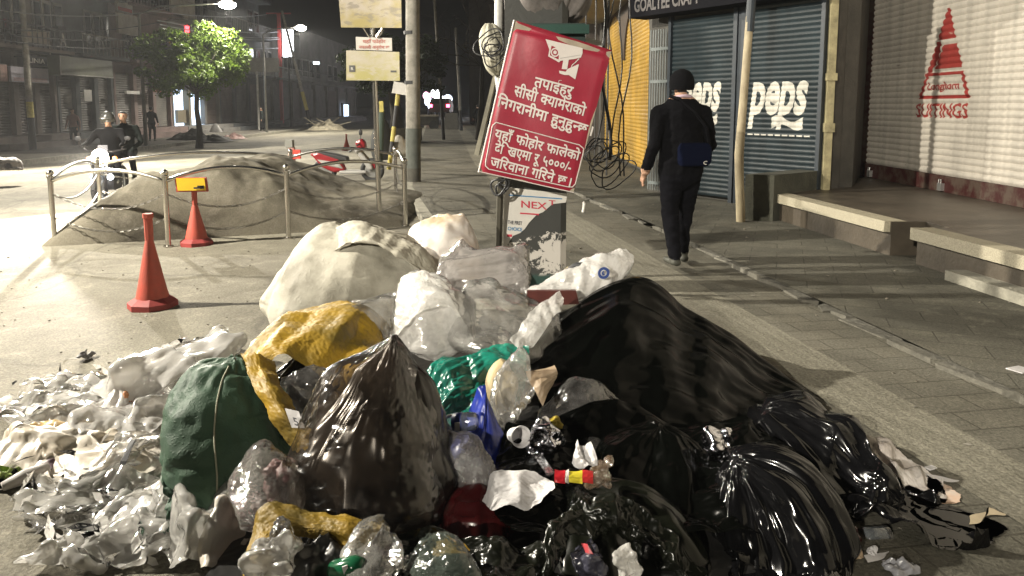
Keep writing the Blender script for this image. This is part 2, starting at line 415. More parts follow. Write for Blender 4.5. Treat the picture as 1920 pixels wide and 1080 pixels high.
while y < 40:
    L = rng.uniform(.12, .55); g = rng.choice([.01, .03, .06, .3 if rng.random() < .4 else .03]); x0, x1 = poly_at(BROK, y), poly_at(BROK, y+L)
    j = [rng.uniform(-.06, .05) for _ in range(4)]; h = rng.uniform(.0, .05); w_ = rng.uniform(.05, .13)
    mb.hexa((x0+j[0], y, -.05), (x0+w_+j[1]*.5, y+j[3], -.05), (x1+w_+j[2]*.5, y+L, -.05), (x1+j[3], y+L-abs(j[1]), -.05), (rng.uniform(-.01, .01), 0, .05+h))
    y += L+g
structure(mb.build('broken_kerb', mk('broken concrete', (.16, .15, .122), .9, var=.55, vscale=9, bump=.8, bscale=25)))
m_lpave = ground_mat('far pavement', (.13, .12, .1), (.1, .09, .075), (.16, .15, .12), pav=(.4, .4))
lys = [-20, 0, 10, 20, 28, 36, 43, 50, 57, 64, 77, 90, 120, 150, 300]
strip('far_pavement', off(LKERB, -.2), LBLD, -.26, -.26, m_lpave, lys)
mb = MB()
for y0, y1 in zip(lys[:-1], lys[1:]):
    a, b = poly_at(LKERB, y0), poly_at(LKERB, y1)
    mb.hexa((a-.2, y0, -.6), (a, y0, -.6), (b, y1, -.6), (b-.2, y1, -.6), (0, 0, .345))
structure(mb.build('far_kerb', m_kerb))
# ================================================================ SHOPFRONTS ON THE RIGHT
def shutter(name, A, xd, width, z0, z1, mat, pitch=.085, depth=.014, parent=None, nrm=None):
    """corrugated roller shutter: width along xd from A, real slat relief towards nrm"""
    A, xd, nrm = V3(A), V3(xd), V3(nrm); n = int((z1-z0)/pitch)*5
    vs = []; fs = []
    for i in range(n+1):
        z = z0+(z1-z0)*i/n; ph = (i % 5)/5; d = depth*(.0 if i % 5 == 0 else (.55, .95, 1, .7)[i % 5-1])
        for k in (0, 1): q = A+xd*(width*k)+nrm*d; vs.append((q.x, q.y, z))
    fs = [(2*i, 2*i+1, 2*i+3, 2*i+2) for i in range(n)]
    mb = MB(); mb.add(vs, fs); return mb.build(name, mat, parent)
def wear_mat(name, col, wear, darkamt=.5, rough=.5, metal=.0, thr=.6, sx=2.):
    m = bpy.data.materials.new(name); m.use_nodes = True; n = m.node_tree.nodes; l = m.node_tree.links; b = n['Principled BSDF']
    tc = n.new('ShaderNodeTexCoord'); mp = n.new('ShaderNodeMapping'); mp.inputs['Scale'].default_value = (sx, sx, 14); l.new(tc.outputs['Object'], mp.inputs[0])
    a = noise_tex(n, l, mp.outputs[0], 1.6, 5, .6); big = noise_tex(n, l, tc.outputs['Object'], 1.1, 6, .6)
    mp2 = n.new('ShaderNodeMapping'); mp2.inputs['Scale'].default_value = (9, 9, .5); l.new(tc.outputs['Object'], mp2.inputs[0]); st = noise_tex(n, l, mp2.outputs[0], 1, 6, .65)
    c = mixc(n, l, col, wear, ramp(n, l, a, [(thr, 0.), (thr+.05, 1.)]))
    c = mixc(n, l, c, ramp(n, l, big, [(.3, 1-darkamt), (.65, 1.)]), 1., 'MULTIPLY')
    c = mixc(n, l, c, ramp(n, l, st, [(.35, .75), (.6, 1.)]), 1., 'MULTIPLY')
    l.new(c, b.inputs['Base Color']); b.inputs['Roughness'].default_value = rough; b.inputs['Metallic'].default_value = metal; return m
m_whsh = wear_mat('cream slats', (.5, .46, .4), (.13, .1, .08), .22, .42, thr=.68, sx=1.1)
m_blsh = wear_mat('blue slats', (.014, .025, .031), (.008, .013, .017), .5, .45, thr=.66)
m_yesh = wear_mat('yellow slats', (.46, .27, .03), (.2, .12, .02), .5, .5, thr=.64)
m_dark = mk('dark wall', (.07, .065, .055), .8, var=.5, vscale=3, bump=.3)
m_rust = mk('maroon steel', (.035, .008, .007), .7, var=.7, vscale=5, col2=(.065, .045, .034), sharp=.1, spec=.25)
m_redpaint = wear_mat('worn red stencil', (.3, .035, .028), (.4, .25, .2), .4, .6, thr=.66)
m_whitepaint = wear_mat('worn white stencil', (.6, .58, .52), (.2, .22, .24), .35, .6, thr=.7)
m_step = mk('wet step concrete', (.085, .07, .052), .42, var=.5, vscale=2.2, bump=.25, bscale=20)
m_gran = mk('terrazzo edge', (.42, .38, .28), .6, var=.5, vscale=90, bump=.2, bscale=90)
m_wall = mk('pale plaster', (.36, .33, .27), .8, var=.45, vscale=2.5, bump=.3, bscale=25)
m_bluep = mk('blue grey steel', (.02, .029, .04), .5, var=.4, vscale=4)
m_black = mk('black steel', (.02, .02, .02), .5, var=.4)
# --- shop with the cream shutter
XS = 5.87
shop = root('corner_shop', 'shop with a wide cream roller shutter above a raised concrete step', 'shop', (XS, 12.3, 0))
mb = MB(); mb.box(XS+.1, -3, -.2, XS+6, 12.3, 9); mb.box(XS-.25, -3, 5.2, XS+.1, 12.3, 9); mb.build('wall', m_wall, shop)
s_ = shutter('roller_shutter', (XS, 12.2, 0), (0, -1, 0), 9.2, .62, 5.2, m_whsh,   .088, .024, shop, (-1, 0, 0))
mb = MB(); mb.box(XS-.05, 2.95, .402, XS+.04, 12.2, .62)
mb.build('bottom_rail', m_rust, shop)
mb = MB(); mb.box(XS-.12, 12.2, .4, XS+.04, 12.27, 5.2); mb.build('guide_rail', m_rust, shop)
mb = MB(); mb.box(XS-.22, 12.27, .4, XS+.1, 12.75, 5.2); mb.box(XS-.26, 12.25, .402, XS+.1, 12.8, .62); mb.build('pillar', m_wall, shop)
mb = MB()
for yy_ in (11.9, 9.9):
    mb = MB(); mb.box(XS-.1, yy_, .42, XS-.05, yy_+.09, .52); mb.tube([(XS-.09, yy_+.02, .515), (XS-.09, yy_+.02, .57), (XS-.09, yy_+.07, .57), (XS-.09, yy_+.07, .515)], .008); mb.build('padlock', mk('steel', (.5, .5, .48), .35, .8), shop)
# stencil: triangle, bars and lettering, cut to follow the slats
def slat_print(mb, name, mat, parent, pitch, z0, depth, nrm, base):
    """cut a flat print along the slats and push each row onto the relief"""
    me = bpy.data.meshes.new('t'); me.from_pydata(mb.v, [], mb.f); bm = bmesh.new(); bm.from_mesh(me)
    zs = [v.co.z for v in bm.verts]; z = z0+math.floor((min(zs)-z0)/pitch*5)*pitch/5
    while z < max(zs):
        bmesh.ops.bisect_plane(bm, geom=bm.verts[:]+bm.edges[:]+bm.faces[:], plane_co=(0, 0, z), plane_no=(0, 0, 1)); z += pitch/5
    prof = (0, .55, .95, 1, .7, 0); n_ = V3(nrm)
    for v in bm.verts:
        q = ((v.co.z-z0)/pitch) % 1*5; i = int(q); d = prof[min(i, 5)]+(prof[min(i+1, 5)]-prof[min(i, 5)])*(q-i)
        v.co += n_*(depth*d+.0035)
    bm.to_mesh(me); bm.free(); me.materials.append(mat)
    o = bpy.data.objects.new(name, me); sc.collection.objects.link(o); put(o, parent); return o
def sp(u, z): return V3((XS, 10.15-u, z))     # u to the right in the picture
mb = MB()
def quad(*p): mb.add([sp(*a) for a in p], [tuple(range(len(p)))])
apex = (0.02, 2.86)
def tri_x(z, sgn): return .02+sgn*.6*(2.86-z)/(2.86-1.66)
quad((.0, 2.86), (.05, 2.86), (tri_x(2.45, 1), 2.45), (tri_x(2.45, -1), 2.45))
quad((tri_x(2.43, -1), 2.43), (-.1, 2.43), (-.13, 2.2), (-.3, 2.02), (tri_x(1.98, -1), 1.98))
quad((-.04, 2.38), (tri_x(2.38, 1), 2.38), (tri_x(2.06, 1), 2.06), (-.2, 2.06))
quad((tri_x(1.97, -1), 1.97), (tri_x(1.97, -1)+.07, 1.97), (tri_x(1.66, -1)+.08, 1.66), (tri_x(1.66, -1), 1.66))
quad((tri_x(1.97, 1)-.07, 1.97), (tri_x(1.97, 1), 1.97), (tri_x(1.66, 1), 1.66), (tri_x(1.66, 1)-.08, 1.66))
quad((-.44, 2.01), (.46, 2.01), (.46, 1.97), (-.44, 1.97)); quad((-.56, 1.7), (.6, 1.7), (.6, 1.655), (-.56, 1.655))
v_, f_ = line_mesh('SUITINGS', 1, .02); place(mb, v_, f_, sp(-.62, 1.4), (0, -1, 0), (0, 0, 1), width=1.22, height=.2)
v_, f_ = line_mesh('Longhorn', 1, .03); place(mb, v_, f_, sp(-.36, 1.78), (0, -1, 0), (0, 0, 1), width=.74, height=.14)
mb2 = mb; bpz = .62
slat_print(mb, 'stencil_print', m_redpaint, shop, (5.2-.62)/int((5.2-.62)/.088), .62, .024, (-1, 0, 0), XS)
# recess wall between the shops
mb = MB(); mb.prism([(4.36, 10.36, -.1), (5.66, 12.78, -.1), (5.9, 12.9, -.1), (6.2, 13, -.1), (4.9, 10.6, -.1)], (0, 0, 9)); tag(mb.build('side_wall', m_dark), 'dark plaster side wall in the gap between the blue and cream shutters', 'wall')
mb = MB(); mb.box(4.31, 10.2, .05, 4.41, 10.34, 6); mb.box(4.29, 10.18, 1.9, 4.43, 10.36, 2.0); mb.box(4.29, 10.18, 1.2, 4.43, 10.36, 1.32)
tag(mb.build('narrow_pillar', mk('lit plaster', (.4, .35, .2), .8, var=.6, vscale=5, bump=.3)), 'narrow weathered plaster pillar at the right end of the blue shutters', 'pillar')
# --- steps
def step_front(y): return 3.45+(9.97-y)/(9.97-5.7)*.5
st = root('entrance_step', 'low raised concrete step with a pale terrazzo edge below the cream shutter', 'step', (4.5, 8, 0))
mb = MB()
for ya, yb, dx in ((9.97, 7.35, .06), (6.95, 1.5, .06), (7.35, 6.95, .4)):
    mb.prism([(step_front(ya)+dx, ya, -.1), (XS+.1, ya, -.1), (XS+.1, yb, -.1), (step_front(yb)+dx, yb, -.1)], (0, 0, .498))
mb.prism([(step_front(9.97)+.3, 9.97, -.1), (XS+.1, 12.3, -.1), (XS+.1, 9.97, -.1)], (0, 0, .498))
mb.build('slab', m_step, st)
mb = MB()
for ya, yb in ((9.99, 7.37), (6.97, 1.5)):
    mb.prism([(step_front(ya), ya, .29), (step_front(ya)+.22, ya, .29), (step_front(yb)+.22, yb, .29), (step_front(yb), yb, .29)], (0, 0, .112))
mb.build('edge_stone', m_gran, st)
mb = MB(); mb.prism([(step_front(6.3)-.12, 6.3, -.05), (step_front(6.3)+.3, 6.3, -.05), (step_front(1.5)+.3, 1.5, -.05), (step_front(1.5)-.12, 1.5, -.05)], (0, 0, .19)); mb.build('lower_ledge', m_kerb, st)
mb = MB(); mb.prism([(3.08, 9.72, 0), (3.42, 9.6, 0), (4.75, 10.62, 0), (4.5, 10.85, 0)], (0, 0, .66)); tag(mb.build('low_wall', mk('dark moss concrete', (.06, .06, .042), .85, var=.5, vscale=5, bump=.4)), 'short dark concrete wall at the end of the raised step', 'wall')
# --- blue shop
BA, BX = V3((2.41, 12.98, 0)), V3((.568, -.823, 0)); BN = V3((-.823, -.568, 0))
def bt(xpix):
    u = (xpix-960)/F; return (u*12.98-2.41)/(.568+u*.823)
def bp_(t, z, d=0.): q = BA+BX*t+BN*d; return V3((q.x, q.y, z))
blue = root('blue_shop', 'narrow shop with two dark blue roller shutters and a barred door', 'shop', tuple(BA))
T0, T1, T2, T3, T4, T5 = bt(1218), bt(1257), bt(1372), bt(1394), bt(1533), bt(1545)
mb = MB(); e = BN*-.12
mb.prism([bp_(-.1, -.1, -.1), bp_(T5, -.1, -.1), bp_(T5, -.1, -.4), V3((4.5, 16, -.1)), V3((2.9, 15.4, -.1)), V3((2.45, 13.2, -.1))], (0, 0, 9)); mb.build('wall', m_dark, blue)
shutter('roller_shutter', bp_(T1, 0), BX, T2-T1, .12, 2.98, m_blsh, .075, .014, blue, BN); shutter('roller_shutter', bp_(T3, 0), BX, T4-T3, .12, 3.05, m_blsh, .075, .014, blue, BN)
mb = MB()
for a, b in ((T2, T2+.07), (T3-.07, T3), (T4, T4+.06), (T1-.06, T1)):
    mb.hexa(bp_(a, .05, -.02), bp_(b, .05, -.02), bp_(b, .05, .06), bp_(a, .05, .06), (0, 0, 3.0))
mb.hexa(bp_(T2+.075, .05, -.06), bp_(T3-.075, .05, -.06), bp_(T3-.075, .05, .03), bp_(T2+.075, .05, .03), (0, 0, 3.0))
mb.build('shutter_frame', m_bluep, blue)
mb = MB()
for k in range(8):
    t = T0+(T1-.08-T0)*k/7; mb.tube([bp_(t, .1, .02), bp_(t, 2.85, .02)], .011, 6)
for z in (.2, 1.2, 1.95, 2.5): mb.hexa(bp_(T0, z, 0), bp_(T1-.08, z, 0), bp_(T1-.08, z, .03), bp_(T0, z, .03), (0, 0, .05))
mb.build('barred_door', mk('grey bars', (.13, .15, .15), .5, var=.3), blue)
mb = MB(); mb.hexa(bp_(-.15, 3.04, .0), bp_(T5, 3.04, .0), bp_(T5, 3.04, .42), bp_(-.15, 3.04, .42), (0, 0, .62)); sgn = mb.build('signboard', mk('black sign panel', (.006, .006, .008), .8, spec=.05), blue)
mb = MB(); v_, f_ = line_mesh('GOALTEE CRAFT', 1, .03); place(mb, v_, f_, bp_(.0, 3.13, .425), BX, (0, 0, 1), width=1.42, height=.23)
m_dull = mk('dull letters', (.13, .12, .12), .8, var=.6, vscale=9); mb.build('sign_lettering', m_dull, blue); mb = MB(); v_, f_ = line_mesh('GIFTS', 1, .03); place(mb, v_, f_, bp_(1.72, 3.2, .425), BX, (0, 0, 1), width=.7, height=.23)
mb.build('sign_lettering', m_dull, blue)
def pepsi(t, z, w, h):
    mb = MB(); v_, f_ = line_mesh('peps', 1, .034)
    place(mb, v_, f_, bp_(t, z), BX, (0, 0, 1), width=w, height=h, shear=.12)
    up = [bp_(t+w*(.42+.55*i/8), z-h*(.12)+h*.07*math.sin(i*.8+.4)) for i in range(9)]; lo = [bp_(t+w*(.42+.55*i/8), z-h*(.3)+h*.06*math.sin(i*.8-.6)) for i in range(9)]
    mb.add(up+lo, [(9+i, 10+i, i+1, i) for i in range(8)])
    return mb
w_ = bt(1507)-bt(1404)
p_ = (2.98-.12)/int((2.98-.12)/.075); p2 = (3.05-.12)/int((3.05-.12)/.075)
mbp = pepsi(bt(1404), 1.46, w_, .7); v_, f_ = line_mesh('REFRESHING EVERY MOMENT', 1, .03)
for k in range(9): mbp.hexa(bp_(bt(1402)+k*.12, 1.12), bp_(bt(1402)+k*.12+.09, 1.12), bp_(bt(1402)+k*.12+.09, 1.12, .001), bp_(bt(1402)+k*.12, 1.12, .001), (0, 0, .022))
slat_print(mbp, 'painted_lettering', m_whitepaint, blue, p2, .12, .014, BN, 0)
slat_print(pepsi(bt(1276), 1.5, (bt(1346)-bt(1276)), .68), 'painted_lettering', m_whitepaint, blue, p_, .12, .014, BN, 0)
# --- yellow shop
YX = 2.95
yel = root('yellow_shop', 'shop with a bright yellow roller shutter between dark arched frames', 'shop', (YX, 16, 0))
mb = MB(); mb.box(YX+.12, 15.45, -.1, 8, 24, 9); mb.box(YX-.15, 23.5, -.1, YX+.12, 24, 9); mb.box(YX-.1, 15.3, -.1, YX+.12, 15.62, 9); mb.build('wall', m_dark, yel)
shutter('roller_shutter', (YX, 23.5, 0), (0, -1, 0), 7.9, .15, 4.2, m_yesh, .09, .016, yel, (-1, 0, 0))
mb = MB()
for c_ in (21.6, 17.6):
    arc = [(c_+1.85*math.cos(math.pi*i/16), 2.75+1.35*math.sin(math.pi*i/16)) for i in range(17)]
    mb.prism([(YX-.06, a, z) for a, z in arc]+[(YX-.06, c_-2.0, 2.75), (YX-.06, c_-2, 4.3), (YX-.06, c_+2, 4.3), (YX-.06, c_+2, 2.75)], (.04, 0, 0))
mb.build('arch_panel', mk('brown arch', (.05, .03, .015), .7, var=.4), yel)
mb = MB(); mb.box(1.75, 15.2, 4.15, YX+.2, 24, 4.4); mb.build('canopy', mk('beige soffit', (.26, .23, .17), .8, var=.3), yel)
mb = MB()
for k in range(4): mb.tube([(2.0+k*.02, 15.6+k*2.4, .1), (2.0, 15.6+k*2.4, 4.15)], .02, 6)
mb.build('canopy_post', m_black, yel)
# --- buildings further along on the right
def far_block(name, label, x0, x1, y0, y1, z1, mat, parts):
    r_ = root(name, label, 'building', (x0, y0, 0)); mb = MB(); mb.box(x0, y0, -.5, x1, y1, z1); mb.build('wall', mat, r_); parts(r_); return r_
m_fb = mk('dim plaster', (.11, .09, .075), .85, var=.4, vscale=1.5, bump=.2)
m_win = mk('dark glass', (.012, .014, .018), .15)
m_lit = mk('lit shop interior', (.75, .85, 1.), .5, emit=3.5)
m_litw = mk('lit warm interior', (1., .8, .75), .5, emit=2.)
def rb1(r_):
    for k in range(3):
        z = 4.2+k*3; mb = MB(); mb.box(.6, 26, z, 1.75, 38, z+.18); mb.build('balcony_slab', m_fb, r_)
        mb = MB()
        for j in range(26): mb.box(.62, 26.2+j*.46, z+.18, .66, 26.24+j*.46, z+1.1)
        mb.box(.6, 26, z+1.1, .68, 38, z+1.16); mb.build('balcony_rail', m_black, r_)
    mb = MB(); mb.box(1.62, 27, 0, 1.7, 36, 2.8); mb.build('shutter', m_dark, r_)
far_block('dark_building', 'dark building with balconies beyond the yellow shutter', 1.7, 9, 25, 39, 14, m_fb, rb1)
def rb2(r_):
    for k in range(2):
        z = 4+k*3.2; mb = MB(); mb.box(-1.3, 42, z, .4, 58, z+.2); mb.box(-1.3, 42, z+.2, -1.22, 58, z+1.1); mb.build('balcony', m_fb, r_)
    for k in range(3):
        mb = MB(); mb.box(.18, 43+k*4.6, .3, .28, 43.35+k*4.6, 3.2); mb.build('lit_shopfront', m_lit, r_)
far_block('balcony_building', 'tall dim building with lit bluish shopfront strips far along the right pavement', .3, 9, 41, 60, 16, m_fb, rb2)
def rb3(r_):
    for k in range(4):
        mb = MB(); mb.box(-4.2, 74+k*8, .3, -4.05, 77+k*8, 3.); mb.build('lit_shopfront', m_lit if k % 2 else m_litw, r_)
far_block('distant_building', 'distant building with lit shopfronts closing the street', -4, 10, 70, 110, 14, m_fb, rb3)
# ================================================================ BUILDINGS ACROSS THE ROAD
LX = -21.8
def LP(xp, yp, d=0.): return P(xp, yp, (LX+d)*F/(xp-960))
def lbox(mb, x0, y0, x1, y1, d0, d1):
    """box on the far facade: left and right picture columns, top and bottom picture rows at the left end"""
    a, b, c = LP(x0, y1, d1), LP(x0, y0, d1), LP(x1, y1, d1)
    mb.box(LX+d0, a.y, a.z, LX+d1, c.y, b.z)
def yl(xp): return LP(xp, 200).y
m_b1 = mk('brown plaster', (.19, .155, .135), .85, var=.45, vscale=.8, bump=.2, bscale=8)
m_b2 = mk('slate plaster', (.11, .118, .122), .85, var=.5, vscale=.6, bump=.2, bscale=8)
m_b3 = mk('rose plaster', (.21, .15, .135), .85, var=.45, vscale=.8, bump=.2, bscale=8)
m_b4 = mk('grey concrete wall', (.18, .172, .158), .85, var=.5, vscale=.6, bump=.2, bscale=8)
m_gsh = mk('old grey shutter', (.14, .13, .112), .6, var=.5, vscale=1.2)
m_gsh2 = mk('old brown shutter', (.125, .096, .08), .6, var=.5, vscale=1.2)
m_cream = mk('cream board', (.36, .32, .26), .6, var=.35, vscale=2)
m_lilac = mk('lilac board', (.3, .28, .33), .6, var=.35, vscale=1.5)
m_olive = mk('olive board', (.12, .13, .08), .6, var=.45, vscale=.8)
m_pale = mk('pale trim', (.34, .33, .3), .7, var=.4, vscale=4)
m_conc = mk('pole concrete', (.33, .31, .27), .85, var=.5, vscale=5, bump=.5, bscale=20)
m_lrd = mk('red board', (.4, .07, .04), .6, var=.4, vscale=3)
def left_building(name, label, x0, x1, h, mat, shut, bays, floors, seed):
    r = random.Random(seed); ya, yb = yl(x0)+.05, yl(x1)-.05
    b = root(name, label, 'building', (LX, ya, 0)); mb = MB(); mb.box(LX-9, ya, -.5, LX-.35, yb, h); mb.box(LX-.35, ya, 3.9, LX, yb, h)
    w = (yb-ya)/bays
    for k in range(bays+1):
        yy_ = ya+w*k; mb.box(LX-.35, max(ya, yy_-.18), .3, LX+.04, min(yb, yy_+.18), 3.9)
    mb.box(LX-.35, ya, -.5, LX+1.0, yb, .28); mb.box(LX+1.0, ya, -.5, LX+1.5, yb, .02)
    mb.build('wall', mat, b)
    for k in range(bays):
        if shut[k % len(shut)] is None: continue
        shutter('roller_shutter', (LX-.2, ya+w*k+.2, 0), (0, 1, 0), w-.4, .3, 3.4, shut[k % len(shut)], .12, .03, b, (1, 0, 0))
    for fl in range(floors):
        z = 4.7+fl*3.1
        for k in range(bays*2):
            if r.random() < .25: continue
            yy_ = ya+w*.5*(k+.2); ww = w*.3
            mb = MB(); mb.box(LX-.01, yy_-.1, z-.1, LX+.06, yy_+ww+.1, z+1.75); f = mb.build('window', m_pale if r.random() < .3 else m_b4, b)
            mb = MB(); mb.box(LX+.06, yy_, z, LX+.075, yy_+ww*.48, z+1.6); mb.box(LX+.06, yy_+ww*.52, z, LX+.075, yy_+ww, z+1.6); mb.build('pane', m_win, f)
        if fl < floors and r.random() < .8:
            mb = MB(); mb.box(LX, ya+.3, z-.75, LX+1.2, yb-.3, z-.6); mb.build('balcony_slab', mat, b)
            mb = MB(); n = int((yb-ya)/.35)
            for k in range(n): mb.box(LX+1.14, ya+.4+k*.35, z-.6, LX+1.17, ya+.43+k*.35, z+.3)
            mb.box(LX+1.12, ya+.3, z+.3, LX+1.2, yb-.3, z+.36); mb.build('balcony_rail', m_pale if r.random() < .5 else m_black, b)
    return b
left_building('shop_building', 'brown building at the left edge hung with pale shop boards and balconies', -60, 108, 13, m_b1, [m_gsh2, m_gsh], 4, 3, 1)
left_building('shop_building', 'dark slate building over grey shutters with a long olive signboard', 108, 214, 12, m_b2, [m_gsh], 3, 2, 2)
left_building('shop_building', 'rose plaster building behind the leafy tree with cream boards high up', 214, 322, 13, m_b3, [m_gsh, m_gsh2], 3, 3, 3)
lit = left_building('shop_building', 'grey building with a lit bluish shopfront behind the leafy tree trunk', 322, 412, 12, m_b4, [None, None, m_gsh2], 3, 2, 4)
left_building('shop_building', 'dark building with shutters between the leafy tree and the board on a pole', 412, 492, 14, m_b2, [m_gsh2, m_gsh], 3, 3, 5)
left_building('shop_building', 'grey building behind the red frame and the glowing white sign', 492, 566, 8.6, m_b4, [m_gsh, m_gsh2], 4, 1, 6)
left_building('shop_building', 'low hazy building with a lit blue doorway far down the road', 566, 668, 9.5, m_b4, [m_gsh, m_gsh, m_gsh2], 5, 1, 7)
m_lit2 = mk('lit blue white shop', (.62, .78, 1.), .5, emit=2.2)
mb = MB(); lbox(mb, 326, 168, 346, 250, -.3, -.28); lbox(mb, 350, 176, 385, 252, -.3, -.28); mb.build('lit_shopfront', m_lit2, lit)
mb = MB(); lbox(mb, 334, 206, 357, 231, -.28, -.1); lbox(mb, 357, 170, 361, 252, -.3, .1); mb.build('counter', mk('shop shelf', (.14, .12, .08), .7), lit)
mb = MB(); o = root('lit_doorway', 'small doorway glowing pale blue at the far end of the left buildings', 'doorway', tuple(LP(645, 228, .1)))
lbox(mb, 645, 196, 656, 226, .1, .16); mb.build('lit_panel', m_lit2, o); mb = MB(); lbox(mb, 643, 193, 645, 230, .1, .3); lbox(mb, 656, 193, 658, 230, .1, .3); mb.build('frame', m_dark, o)
# boards
def board(label, x0, y0, x1, y1, mat, d=.9, frame=None, th=.12, text=None, tmat=None, band=None):
    a = LP(x0, y1, d); o = root('shop_sign', label, 'sign', (LX+d, a.y, a.z), 'shop boards on the buildings across the road')
    mb = MB(); lbox(mb, x0, y0, x1, y1, d-th, d); mb.build('panel', mat, o)
    mb = MB(); lbox(mb, x0+1, y0+2, x0+2.5, y0+4, 0, d-th); lbox(mb, x1-3, y0+2, x1-1, y0+4, 0, d-th); mb.build('bracket', m_black, o)
    q, b, c = LP(x0, y1, d), LP(x0, y0, d), LP(x1, y1, d); h = b.z-q.z; L = c.y-q.y
    if frame:
        mb = MB(); t = h*.07
        mb.box(LX+d, q.y, q.z, LX+d+.03, c.y, q.z+t); mb.box(LX+d, q.y, q.z+t, LX+d+.03, q.y+t, b.z); mb.build('frame', frame, o)
    if band: mb = MB(); mb.box(LX+d, q.y+L*.06, q.z+h*band[0], LX+d+.012, c.y-L*.06, q.z+h*band[1]); mb.build('colour_band', band[2], o)
    if text:
        mb = MB(); v, f = line_mesh(text, 1, .02); place(mb, v, f, (LX+d+.02, q.y+L*.1, q.z+h*.25), (0, 1, 0), (0, 0, 1), width=L*.7, height=h*.5); mb.build('lettering', tmat, o)
    return o
m_white = mk('white paint', (.62, .6, .56), .6, var=.2)
board('square cream board with a dark lower half above the pole at left', 50, 52, 95, 98, m_cream, .9, band=(.0, .42, mk('slate band', (.1, .1, .12), .6, var=.3)))
board('black board with white capital letters low on the brown building', 50, 103, 92, 121, mk('black board', (.02, .022, .025), .6), .75, text='LINIA', tmat=m_white)
board('long lilac board under the black lettered board at left', 22, 124, 92, 153, m_lilac, .9, band=(.05, .3, mk('pink band', (.38, .27, .29), .6, var=.3)))
board('big olive signboard with a pale lower edge on the slate building', 113, 104, 212, 140, m_olive, 1.3, frame=m_pale, th=.8)
board('white board with a red stripe at the top of the rose building', 220, -6, 249, 21, m_cream, .9, band=(.1, .35, m_lrd))
board('plain cream board hung on the rose building', 223, 23, 262, 62, m_cream, 1.1)
board('pale board beside the leafy tree top', 322, -18, 366, 28, m_cream, 1.2)
board('small red board above the shop behind the leafy tree', 291, 155, 322, 173, m_lrd, .9)
board('slim white light box over the grey shutters', 238, 170, 262, 176, m_white, .6)
board('pinkish board at the far left edge above the shutters', -6, 120, 15, 152, mk('rose board', (.3, .18, .15), .6, var=.4), .8)
board('narrow upright dark board with white marks beside the slate building', 112, 48, 127, 96, m_black, 1.0, text='A', tmat=m_white)
board('small pale notice on the shutters beside the rear passenger', 159, 168, 173, 190, m_white, .3, th=.05)
# board standing on a pole
o = root('sign_on_pole', 'grey board on a thin pole between the two street lamps', 'sign', tuple(GR(486, 248)))
c = V3(o.location); mb = MB(); mb.tube([c, c+V3((0, 0, 4.6))], .09); mb.build('pole', m_pale, o)
mb = MB(); mb.obox(c+V3((-.3, .1, 5.1)), (1.9, .2, 0), (0, .06, 0), (0, 0, .55)); mb.build('panel', mk('faded board', (.2, .19, .165), .7, var=.4, vscale=2), o)
# glowing vertical sign and red frame
q = P(541, 108, 66); o = root('lit_sign', 'tall glowing white box sign fixed beside the red frame', 'sign', tuple(q))
mb = MB(); mb.obox(q+V3((0, 0, 1.25)), (.42, 0, 0), (0, .18, 0), (0, 0, 1.2)); mb.build('light_box', mk('lit sign face', (.92, .95, 1.), .5, emit=9), o)
mb = MB()
for z in (0, 2.5): mb.obox(q+V3((-.1, 0, z)), (.5, 0, 0), (0, .2, 0), (0, 0, .05))
mb.tube([q+V3((0, 0, -7)), q], .08, 6); mb.build('frame', m_black, o)
q = P(525, 105, 66.5); o = root('steel_sign_frame', 'tall red steel T shaped frame standing above the roofline', 'frame', tuple(q))
mb = MB(); mb.obox(q+V3((0, 0, 1.4)), (.13, 0, 0), (0, .13, 0), (0, 0, 2.4)); mb.obox(q+V3((0, 0, 3.75)), (1.1, 0, 0), (0, .06, 0), (0, 0, .06)); mb.obox(q+V3((0, 0, -4.5)), (.13, 0, 0), (0, .13, 0), (0, 0, 3.4)); mb.build('frame', mk('red steel', (.42, .05, .045), .6, var=.3), o)
# ================================================================ POLES AND LAMPS
def pole(name, label, cat, base, h, r0, r1, mat, lean=(0, 0), bands=()):
    o = root(name, label, cat, tuple(base)); b = V3(base); top = b+V3((lean[0], lean[1], h))
    mb = MB(); mb.tube([b.lerp(top, k/8) for k in range(9)], [r0+(r1-r0)*k/8 for k in range(9)], 14); mb.build('shaft', mat, o, smooth=True, auto=40)
    for z0, z1, m in bands:
        mb = MB(); mb.tube([b.lerp(top, z0/h), b.lerp(top, z1/h)], [r0+(r1-r0)*z0/h+.006, r0+(r1-r0)*z1/h+.006], 14); mb.build('paint_band', m, o, smooth=True, auto=40)
    return o, top
m_yelband = mk('yellow paint', (.5, .42, .1), .6, var=.4, vscale=8)
m_blk = mk('black paint', (.025, .025, .028), .6, var=.4)
def L_ground(xp, yp): return G(xp, yp, -.26)
o, t = pole('utility_pole', 'pale concrete pole with a black foot and yellow band on the far pavement', 'pole', L_ground(62, 281), 8, .14, .1, m_conc, (0, 0), ((.0, 1.35, m_blk), (1.35, 2.0, m_yelband)))
pole('utility_pole', 'leaning pale pole beside the yellowish rubbish heap far down the road', 'pole', L_ground(584, 241), 9.5, .15, .1, m_conc, (-2.1, 0), ((0, 1.5, m_blk), (1.5, 3., m_yelband)))
up, _ = pole('utility_pole', 'weathered concrete utility pole at the pavement edge behind the white signs', 'pole', G(775, 340, 0), 9, .155, .125, m_conc, (.1, 0), ((.0, .28, mk('grimy foot', (.1, .095, .08), .9, var=.4)), (.28, 1.1, mk('dark grey paint', (.11, .12, .105), .7, var=.4, vscale=6))))
mb = MB(); b = V3(up.location)
for z in (2.0, 3.0, 3.7): mb.tube([b+V3((0, 0, z)), b+V3((0, 0, z+.07))], .155, 14)
mb.build('clamp_ring', m_blk, up)
